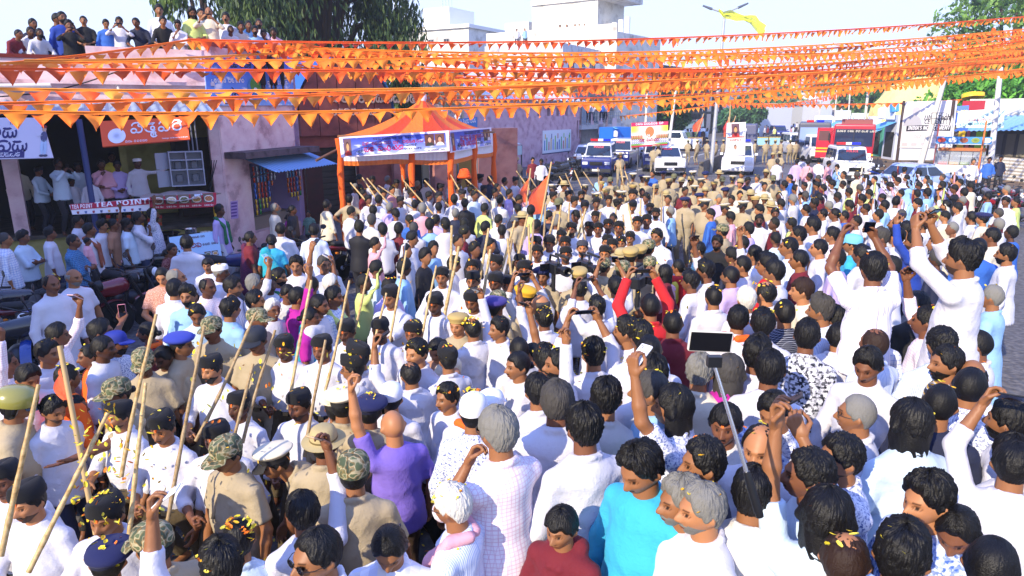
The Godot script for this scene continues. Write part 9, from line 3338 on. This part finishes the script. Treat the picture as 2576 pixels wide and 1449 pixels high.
func read_person(line:String)->Dictionary:
	var halves:=line.split("|")
	var w:=halves[0].split(" ",false)
	var o:Dictionary=KINDS[w[2]].duplicate()
	o.x=float(w[0])
	o.y=float(w[1])
	o.label=halves[1]
	var r:=RandomNumberGenerator.new()
	r.seed=int(o.x*31+o.y*17)
	o.skin=[0,1,1,2,2,3][r.randi() % 6]
	o.face=[]
	var first:=true
	for k in range(3,w.size()):
		var t:String=w[k]
		if POSES.has(t):o.pose=t
		elif OUTFITS.has(t):o.fit=t
		elif t in ["moustache","stubble","beard","long_beard"]:o.face=o.face+[t]
		elif t.begins_with("top:"):o.top=t.substr(4)
		elif t.begins_with("hair:"):o.hair=t.substr(5)
		elif t.begins_with("hc:"):o.hc=t.substr(3)
		elif t.begins_with("sc:"):o.scarf=t.substr(3)
		elif t.begins_with("ph:"):o.ph=t.substr(3)
		elif t.begins_with("wide"):o.wide=float(t.substr(4))
		elif t.begins_with("lk"):o.look=[float(t.substr(2).get_slice(",",0)),float(t.substr(2).get_slice(",",1))]
		elif t.begins_with("pt"):o.petals=int(t.substr(2))
		elif t.begins_with("gy"):o.gy=float(t.substr(2))
		elif t.begins_with("^"):
			o.hat=t.substr(1).get_slice(":",0)
			if t.contains(":"):o.hatc=t.get_slice(":",1)
			if o.hat=="cap" and o.has("hatc") and o.hatc!="camo" and o.hatc.length()!=6:o.erase("hatc")
		elif t=="m":o.mir=true
		elif t=="mark":o.mark=true
		elif t=="g":o.glasses=true
		elif t=="sun":o.sun=true
		elif CLOTH.has(t) or texs.has("print_"+t):
			if first:o.top=t
			else:o.low=t
			first=false
		elif t[0]=="t" and t.substr(1).is_valid_float():o.to=float(t.substr(1))
		elif t[0]=="s" and t.substr(1).is_valid_float():o.s=float(t.substr(1))
		elif t[0]=="d" and t.substr(1).is_valid_float():o.d=float(t.substr(1))
		elif t[0]=="k" and t.substr(1).is_valid_float():o.skin=int(t.substr(1))
		elif t[0]=="l" and t.substr(1).is_valid_float():o.lod=int(t.substr(1))
	if w[2]=="R" and o.x<190.0:o.gy=3.96
	if not o.has("hair"):o.hair=["short","full","short","quiff","crop","wavy"][r.randi() % 6]
	if o.has("hat") and o.hair!="none":o.hair="tied" if o.hair=="tied" else "crop"
	if not o.has("s") or (w[2] in ["S","M","P"] and o.get("s",1.0)==1.0):o.s=r.randf_range(0.96,1.04) if w[2]!="K" else 0.8
	if w[2]=="S":
		if o.low=="black":o.low=["black","navy","char","jeans","brown","black"][r.randi() % 6]
		if o.fit=="rolled":o.fit=["rolled","shirt","short","rolled"][r.randi() % 4]
		if o.top=="white" and r.randf()<0.24:o.top=["thin","pale","violet","pinkcheck","offwhite","floral"][r.randi() % 6]
		if o.face.is_empty() and r.randf()<0.5:o.face=[["moustache","stubble"][r.randi() % 2]]
		if not o.has("petals") and r.randf()<0.2:o.petals=5
	if not o.has("wide"):o.wide=r.randf_range(0.97,1.08)
	return o

func build_people()->void:
	grow_heads()
	var list:=[]
	var keys:={}
	for line in PEOPLE.split("\n",false):
		var o:=read_person(line)
		list.append(o)
		var g:=on_level(o.x,o.y,1.75)
		var d:float=o.get("d",absf((g-eye_of).length()))
		for l in [limits(d),2]:keys["%s/%s/%d" % [o.pose,o.fit,l]]=true
	grow_all(keys.keys())
	var made:=[]
	for o in list:
		var p:=person(o.x,o.y,o)
		p.o=o
		made.append(p)
		if o.has("ph"):
			var q:PackedStringArray=o.ph.split(":")
			if q[0]!="none":hold_phone(p,("wide" if o.pose in ["both","face"] and q[0] in ["wide","side"] else "tall2" if o.pose in ["both","face"] else q[0]),q[1],"phone of the "+o.label)
		elif o.pose=="phone":hold_phone(p,"tall","17181d","phone of the "+o.label)
		elif o.pose in ["both","face"]:hold_phone(p,"wide","17181d","phone of the "+o.label)
	build_crowd(made)
	build_carried(made)
	build_petals()
# the rest of the crowd, past the three hundred that show largest: one mass

func build_crowd(made:Array)->void:
	var r:=RandomNumberGenerator.new()
	r.seed=1234
	var kinds:=["stand/rolled","stand/shirt","phone/shirt","stand/short","fold/shirt","both/shirt","stand/uniform","march/tucked","high/shirt"]
	for k in kinds:
		var q:PackedStringArray=k.split("/")
		bodies[k]=build_body(q[0],q[1],3)
	var head3:=build_head(14,11,false)
	var hair3:=build_growth("short",16,12,3)
	var face3:=build_growth("full",18,12,4)
	var b:=MB.new()
	b.coloured=true
	var spots:=[]
	for p in made:spots.append([p.o.x,p.o.y,p.d])
	var todo:=[]
	# regions of the photograph that the mass fills: x0, x1, y0, y1, how many tries, kinds, facing
	var regions:=[
		[1500,1960,436,520,420,[6,6,6,3],0.0],[1380,1520,470,520,60,[6,3],10.0],[870,1420,448,500,260,[7,0,7,1],60.0],[870,1400,496,580,360,[0,1,3,4],170.0],
		[1960,2420,440,560,600,[0,1,2,3,5,8],-100.0],[1640,2000,510,640,460,[0,2,1,5,8,2],-100.0],[1700,2300,560,760,600,[0,1,2,3,5,2],-110.0],[1500,2480,760,1100,420,[0,1,3],-140.0],
		[900,1260,560,720,320,[0,1,2,3],70.0],[1280,1640,470,560,160,[7,7,0],0.0],[2350,2570,470,760,120,[0,1],-90.0],[1080,2500,1100,1440,240,[0,1],-150.0],[2480,2600,760,1440,80,[0,1],-120.0],
		[640,1000,700,900,70,[0,1,3],60.0],[0,180,940,1080,20,[0,1],60.0]]
	for e in regions:
		for k in int(e[4]):
			var x:=r.randf_range(e[0],e[1])
			var y:=r.randf_range(e[2],e[3])
			var g:=on_level(x,y,1.65)
			var gh:=ground_height(g.x,g.z)
			g=on_level(x,y,gh+1.62)
			var d:=(g-eye_of).dot(CAM_F)
			if d<7.6:continue
			var free:=true
			var near:=0.35*FPX/d
			for s in spots:
				var dx:float=s[0]-x
				if absf(dx)>near*1.6:continue
				var dy:float=(s[1]-y)*1.5
				if dx*dx+dy*dy<near*near*0.62:
					free=false
					break
			if not free:continue
			# nobody stands in the marchers' lane
			var lane:=(g.x+3.0)*0.838+(g.z+4.3)*0.546
			if lane>-1.0 and lane<1.5 and g.z>-14.0 and not e[5].has(7):continue
			spots.append([x,y,d])
			todo.append([kinds[e[5][r.randi() % e[5].size()]],g,e[6]+r.randf_range(-35,35),gh,r.randf_range(0.95,1.04)])
	# people further off, each at a place of his own: x, y of the head, distance, height of the floor, facing, kind
	for e in [[1480,260,53.5,2.8,30,4],[1490,256,53.8,2.8,0,0],[1514,258,55.0,2.8,170,1],[1523,258,55.4,2.8,150,4],[1300,109,64.0,9.4,0,0],[1320,105,63.6,9.4,20,1],[1408,102,62.0,9.5,0,4],[1425,100,61.8,9.5,-10,0],[1446,99,61.5,9.5,10,0],[1457,98,61.3,9.5,0,1],[1470,98,61.0,9.5,0,3],[1483,97,60.8,9.5,5,0],[1499,97,60.5,9.5,0,1],
		[1945,386,33.0,0,10,6],[1962,384,34.0,0,-20,6],[1956,402,29.0,0,165,3],[2006,396,29.0,0,175,0],[2020,390,31.0,0,170,1],[2034,400,28.5,0,175,0],[2062,392,29.5,0,178,1],[2085,400,28.0,0,100,0],[2108,418,26.0,0,-60,4],[1645,372,40.0,0,178,6],[1656,370,41.0,0,140,6],[1560,405,33.0,0,20,6],[2275,430,25.0,0,150,0],[2450,400,29.0,0,20,0],[2520,388,31.0,0,30,0],[2490,398,30.0,0,10,1],[1340,392,30.0,0,5,0],[1362,398,29.0,0,0,1],[1300,400,30.0,0,0,6]]:
		var hp:=at(e[0],e[1],e[2])
		todo.append([kinds[e[5]],V3(hp.x,float(e[3])+1.62,hp.z),float(e[4]),float(e[3]),1.0])
	for k in 14:todo.append([kinds[6],on_level(1735+k*21+r.randf_range(-6,6),356,1.62),r.randf_range(120,240),0.0,1.0])
	for k in 46:
		var q:=at(r.randf_range(1850,2010),300,r.randf_range(85,125))
		todo.append([kinds[[0,1,3,4][r.randi() % 4]],V3(q.x,1.62,q.z),r.randf_range(0,360),0.0,1.0])
	for k in 18:
		var q:=at(r.randf_range(1690,1800),310,r.randf_range(74,82))
		todo.append([kinds[[0,1,3][r.randi() % 3]],V3(q.x,1.62,q.z),r.randf_range(0,360),0.0,1.0])
	var shirts:=["white","white","white","offwhite","white","pale","sky","cream","white","lav","black","navy","pink","white","blue","maroon","lime"]
	for e in todo:
		var B:Dictionary=bodies[e[0]]
		var uni:bool=(e[0] as String).ends_with("uniform")
		var mar:bool=(e[0] as String).ends_with("tucked")
		var g:Vector3=e[1]
		var x:=Transform3D(Basis(Vector3.UP,atan2(-g.x,-g.z)+deg_to_rad(e[2]))*Basis.from_scale(Vector3.ONE*e[4]),V3(g.x,e[3],g.z))
		b.paint=C(SKINS[[0,1,1,2,2,3][r.randi() % 6]]).srgb_to_linear()
		b.add(B.skin,x)
		var hx:=x*Transform3D(Basis.from_euler(V3(r.randf_range(-0.1,0.3),r.randf_range(-0.5,0.5),0)),B.head)
		var hd:=head3.duplicate()
		hd.resize(3)
		b.add(hd,hx)
		b.paint=C(CLOTH["khaki" if uni else ("white" if mar else shirts[r.randi() % shirts.size()])]).srgb_to_linear()
		b.add(B.top,x)
		b.paint=C(CLOTH["khaki2" if uni else ("olive" if mar else ["black","navy","char","jeans"][r.randi() % 4])]).srgb_to_linear()
		b.add(B.low,x)
		b.paint=C(HAIRCOL[["black","black","black","soft","black","black","soft","black","black","mixed","black","grey"][r.randi() % 12]]).srgb_to_linear()
		b.add(hair3 if r.randf()<0.5 else face3,hx)
		if uni or mar:
			var hk:String=["peaked_cap","slouch","slouch","beret","peaked_cap","cap","flat_beret"][r.randi() % 7] if uni else "boat_cap"
			if not hats.has(hk):hats[hk]=hat_mesh(hk)
			var tone:Color=C({"peaked_cap":"d8cdb0","slouch":"b19f6e","beret":"131a4a","cap":"6a6a4a","flat_beret":"b49a5c","boat_cap":"0b0b0e"}[hk]).srgb_to_linear()
			var arr:Array=hats[hk].surface_get_arrays(0)
			var cc:PackedColorArray=arr[Mesh.ARRAY_COLOR].duplicate()
			for q in cc.size():cc[q]=cc[q]*tone
			b.add([arr[Mesh.ARRAY_VERTEX],arr[Mesh.ARRAY_NORMAL],arr[Mesh.ARRAY_INDEX],cc],hx)
		elif r.randf()<0.35:
			for q in 6:petal_spots.append(hx*V3(r.randf_range(-0.07,0.07),0.135,r.randf_range(-0.08,0.08)))
	print("mass ",todo.size()," tris ",b.i.size()/3)
	var m:=part("crowd",b.done(),mat("ffffff",0.75,{"vc":true}),self)
	tag(m,"rest of the dense crowd and the people further off along the street","crowd","","stuff")

const STICKS:=[
	[97,968,2,1400,3.55],[270,1040,72,1440,3.8],[390,790,305,1200,4.7],[366,962,320,1392,4.15],[513,820,421,1315,4.75],[648,785,492,1110,5.4],[690,830,610,1115,5.6],[637,915,535,1305,5.0],[782,705,725,1030,6.0],[817,856,766,1150,5.55],
	[882,705,812,1005,6.5],[930,676,875,890,7.2],[1022,630,965,946,7.3],[972,738,930,906,6.9],[1097,668,1058,865,7.5],[1136,568,1132,770,9.0],[1154,620,1107,850,8.2],[1228,575,1205,722,9.8],[1233,628,1207,808,8.8],[1295,555,1260,690,10.3],
	[1277,600,1295,777,9.4],[1287,603,1272,697,9.9],[1328,540,1304,640,11.2],[1330,563,1336,733,9.8],[1342,553,1334,697,10.6],[1397,535,1367,650,11.6],[1410,516,1398,646,12.2],[1433,580,1409,653,11.4],[1372,513,1366,656,12.8],[1474,525,1439,650,12.3],
	[1433,510,1426,620,13.6],[1460,527,1479,650,12.4],[1512,533,1492,650,12.8],[1551,522,1547,622,13.8],[1580,511,1600,615,14.0],[1568,540,1574,622,13.6],[1613,500,1606,620,14.6],[1667,480,1660,592,15.2],[1646,465,1638,570,16.0],
	[1503,422,1513,515,18.0],[1468,432,1497,475,19.5],[1445,428,1464,474,20.0],[1423,436,1441,480,20.0],[1408,444,1427,476,20.0],[1560,410,1570,480,20.0],[1571,430,1586,470,20.0],[1331,442,1356,484,19.5],[1299,430,1327,469,19.8],[1263,465,1277,482,19.0],
	[882,460,915,499,17.0],[912,447,936,484,17.6],[922,448,958,489,17.4],[952,467,996,496,17.2],[1010,442,1022,469,18.2],[1014,454,1053,497,17.6],[1068,454,1113,501,17.4],[1133,440,1157,480,18.4],[1167,447,1210,485,18.6],[1230,444,1251,474,19.6]]

func nearest_label(made:Array,x:float,y:float,used:Dictionary,only:="")->String:
	var best:=""
	var bd:=1e9
	for p in made:
		if only and not (p.o.get("hat","")==only):continue
		if used.has(p.o.label):continue
		var d:float=V2(p.o.x-x,p.o.y-y).length()
		if d<bd:
			bd=d
			best=p.o.label
	used[best]=true
	return best

func build_carried(made:Array)->void:
	var used:={}
	var rr:=RandomNumberGenerator.new()
	rr.seed=8
	for e in STICKS:
		var b:=at(e[0],e[1],e[4]+0.05)
		var a:=at(e[2],e[3],e[4]-0.15)
		var dir:=(a-b).normalized()
		var far:bool=e[4]>8.0
		if far:a=b+dir*maxf(a.distance_to(b),1.55)
		bamboo(a,b,0.0148 if not far else 0.024,"bamboo stick beside the "+nearest_label(made,e[0]*0.4+e[2]*0.6,e[1]*0.4+e[3]*0.6,used),["c2a878","d0b888","a89270","c8b080"][rr.randi() % 4])
	# flags
	for e in [["big saffron swallow tailed flag on a pole above the far marchers",1385,424,1367,520,15.6,0.62,1.05],["smaller saffron flag left of the big flag",1333,438,1326,500,18.0,0.35,0.75],["small saffron flag in front of the man at lower left",152,925,168,1000,4.4,0.13,0.22],["saffron flag beside the lamp post's poster",1770,290,1762,312,60.0,1.2,1.4],["saffron flag right of the lamp post",1850,296,1838,330,58.0,1.0,1.6],["red flag on the far left roadside",1832,298,1831,322,62.0,0.6,1.4]]:
		var t:=thing("flag",e[0],"flag")
		var p:=at(e[1],e[2],e[5])
		var q:=at(e[3],e[4],e[5])
		part("flag_pole",pole_mesh(p+V3(0.02,0.15,0),q+(q-p).normalized()*0.9,0.014+e[5]*0.0004,0.016+e[5]*0.0004),mat("b89a68",0.6),t)
		var m:=MB.new()
		var rings:=[]
		for k in 11:
			var f:=k/10.0
			var ring:=[]
			for s in 6:
				var u:=s/5.0
				var w:float=e[6]*(0.25+0.75*sin(minf(f*1.5,1.0)*PI*0.5))*(1.0-0.35*f*f)
				ring.append(p+V3(0,-f*e[7],0)+(q-p).normalized()*0.0+V3(-u*w*(0.75 if s else 0.0),-0.25*u*e[7]*(1.0-f),0.12*e[6]*sin(u*5.0+f*4.0))+V3((q-p).x*f,0,0))
			rings.append(ring)
		rings.reverse()
		m.loft(rings,false,false,false,true)
		part("cloth",m.done(),mat("f0600c" if not (e[0] as String).begins_with("red") else "d8301a",0.7,{"back":0.5,"bump":"folds","bs":0.8,"tri":1.5}),t)
	# orange turban held up, video cameras, selfie stick
	for e in [[1393,672,8.9,"first black video camera held above the lane on a grip",0.5],[1472,668,9.2,"second black video camera with side screen, right of the first",0.4],[1606,708,8.2,"shoulder video camera among the policemen at the lane's right",2.6]]:
		var t:=thing("video_camera",e[3],"camera",at(e[0],e[1],e[2]),e[4])
		var b:=MB.new()
		b.bevel_box(V3(0.12,0.14,0.26),0.02)
		part("body",b.done(),mat("17181b",0.4),t)
		b=MB.new()
		b.lathe([V2(0.05,0.0),V2(0.055,0.1),V2(0.065,0.12),V2(0.065,0.2),V2(0.045,0.2),V2(0.03,0.15),V2(0,0.14)],18,V3(0,0,0.13),Basis(Vector3.RIGHT,PI*0.5))
		part("lens_barrel",b.done(),mat("101114",0.35),t)
		part("handle",tube_mesh([V3(0,0.07,0.12),V3(0,0.15,0.10),V3(0,0.15,-0.08),V3(0,0.07,-0.1)],[0.016],8),mat("17181b",0.5),t)
		part("microphone",tube_mesh([V3(0.06,0.16,-0.05),V3(0.06,0.16,0.26)],[0.018],8),mat("202226",0.9),t)
		part("side_screen",box_mesh(V3(0.14,0.09,0.012),V3(-0.15,0.02,0.02)),mat("0c0d12",0.1),t)
		part("grip",tube_mesh([V3(0,-0.07,0),V3(0,-0.32,0.0)],[0.03,0.026],10),mat("141518",0.6),t)
	var s:=thing("selfie_stick","silver selfie stick with black grip reaching up at lower right","selfie stick")
	var lo:=at(1912,1300,2.55)
	var hi:=at(1796,915,2.5)
	part("shaft",tube_mesh([lo.lerp(hi,0.2),lo.lerp(hi,0.6),hi],[0.0085,0.0075,0.006],12),mat("d6d8de",0.25,{"metal":0.9}),s)
	part("grip",tube_mesh([lo,lo.lerp(hi,0.05),lo.lerp(hi,0.22),lo.lerp(hi,0.30)],[0.014,0.017,0.016,0.013],14),mat("141519",0.4),s)
	part("clamp",box_mesh(V3(0.05,0.04,0.03),hi+V3(0,0.01,0)),mat("141519",0.4),s)
	var ph:=phone_model("cfcac0","large phone in pale case clamped on the selfie stick","0a0a0e")
	ph.transform=Transform3D(Basis(V3(0.06,1,0.02).normalized(),V3(-1,0.06,0.05).normalized(),V3(0.06,-0.02,1).normalized()).orthonormalized(),at(1787,859,2.45))
	var tp:=thing("orange_bundle","bundle of orange cloth lifted over the heads under the canopy","cloth",at(1168,445,18.0))
	var tm:=MB.new()
	for q in 4:
		var pts:=[]
		for k in 17:pts.append(V3(cos(TAU*k/16.0)*(0.14-q*0.02),q*0.05+0.02*sin(TAU*k/16.0+q),sin(TAU*k/16.0)*(0.14-q*0.02)))
		tm.tube(pts,[0.05],8,false)
	part("cloth",tm.done(),mat("ee560c",0.8),tp)

func build_petals()->void:
	var r:=RandomNumberGenerator.new()
	r.seed=55
	var pts:=petal_spots.duplicate()
	var tilt:=pts.size()
	# petals in the air over the lower left and along the lane
	for e in [[180,330,1010,1330,4.3,110],[480,760,860,1250,5.4,60],[700,1000,880,1250,5.8,50],[1100,1700,520,760,11.0,120],[1500,2000,450,620,15.0,110],[1000,1900,640,960,7.5,90],[250,420,1060,1400,4.6,40]]:
		for k in int(e[5]):
			var d:float=e[4]*r.randf_range(0.85,1.15)
			pts.append(at(r.randf_range(e[0],e[1]),r.randf_range(e[2],e[3]),d))
	# and on the trodden lane
	for k in 5200:
		var f:=r.randf()
		var p:=V3(-3.4,0,-3.6).lerp(V3(4.2,0,-14.8),f)+V3(0.838,0,0.546)*(r.randfn()*0.75)
		p.y=ground_height(p.x,p.z)+0.012+r.randf()*0.012
		pts.append(p)
	var m:=MB.new()
	m.loft([[V3(-0.006,0,-0.014),V3(0,0.003,-0.016),V3(0.006,0,-0.014)],[V3(-0.010,0.002,0),V3(0,-0.002,0),V3(0.010,0.002,0)],[V3(-0.005,0.003,0.015),V3(0,0.001,0.017),V3(0.005,0.003,0.015)]],false)
	var mm:=MultiMesh.new()
	mm.transform_format=MultiMesh.TRANSFORM_3D
	mm.use_colors=true
	mm.mesh=m.done()
	mm.instance_count=pts.size()
	for k in pts.size():
		var bas:=Basis.from_euler(V3(r.randf_range(-0.6,0.6),r.randf()*TAU,r.randf_range(-0.6,0.6)) if k<tilt or k>pts.size()-5200 else V3(r.randf()*TAU,r.randf()*TAU,0))
		mm.set_instance_transform(k,Transform3D(bas*Basis.from_scale(Vector3.ONE*r.randf_range(0.7,1.25)),pts[k]))
		mm.set_instance_color(k,C(["f2d21e","f5dc3a","f0b41a","e87a12","f5e04a"][r.randi() % 5]).srgb_to_linear())
	var o:=MultiMeshInstance3D.new()
	o.multimesh=mm
	o.material_override=mat("ffffff",0.6,{"vc":true,"back":0.4})
	o.name="flower_petals"
	add_child(o)
	tag(o,"yellow and orange flower petals thrown over heads, caps and lane","petals","","stuff")


static func V3(x:float,y:float,z:float)->Vector3:
	return Vector3(x,y,z)


static func V2(x:float,y:float)->Vector2:
	return Vector2(x,y)


static func C(h:String)->Color:
	return Color.html(h)
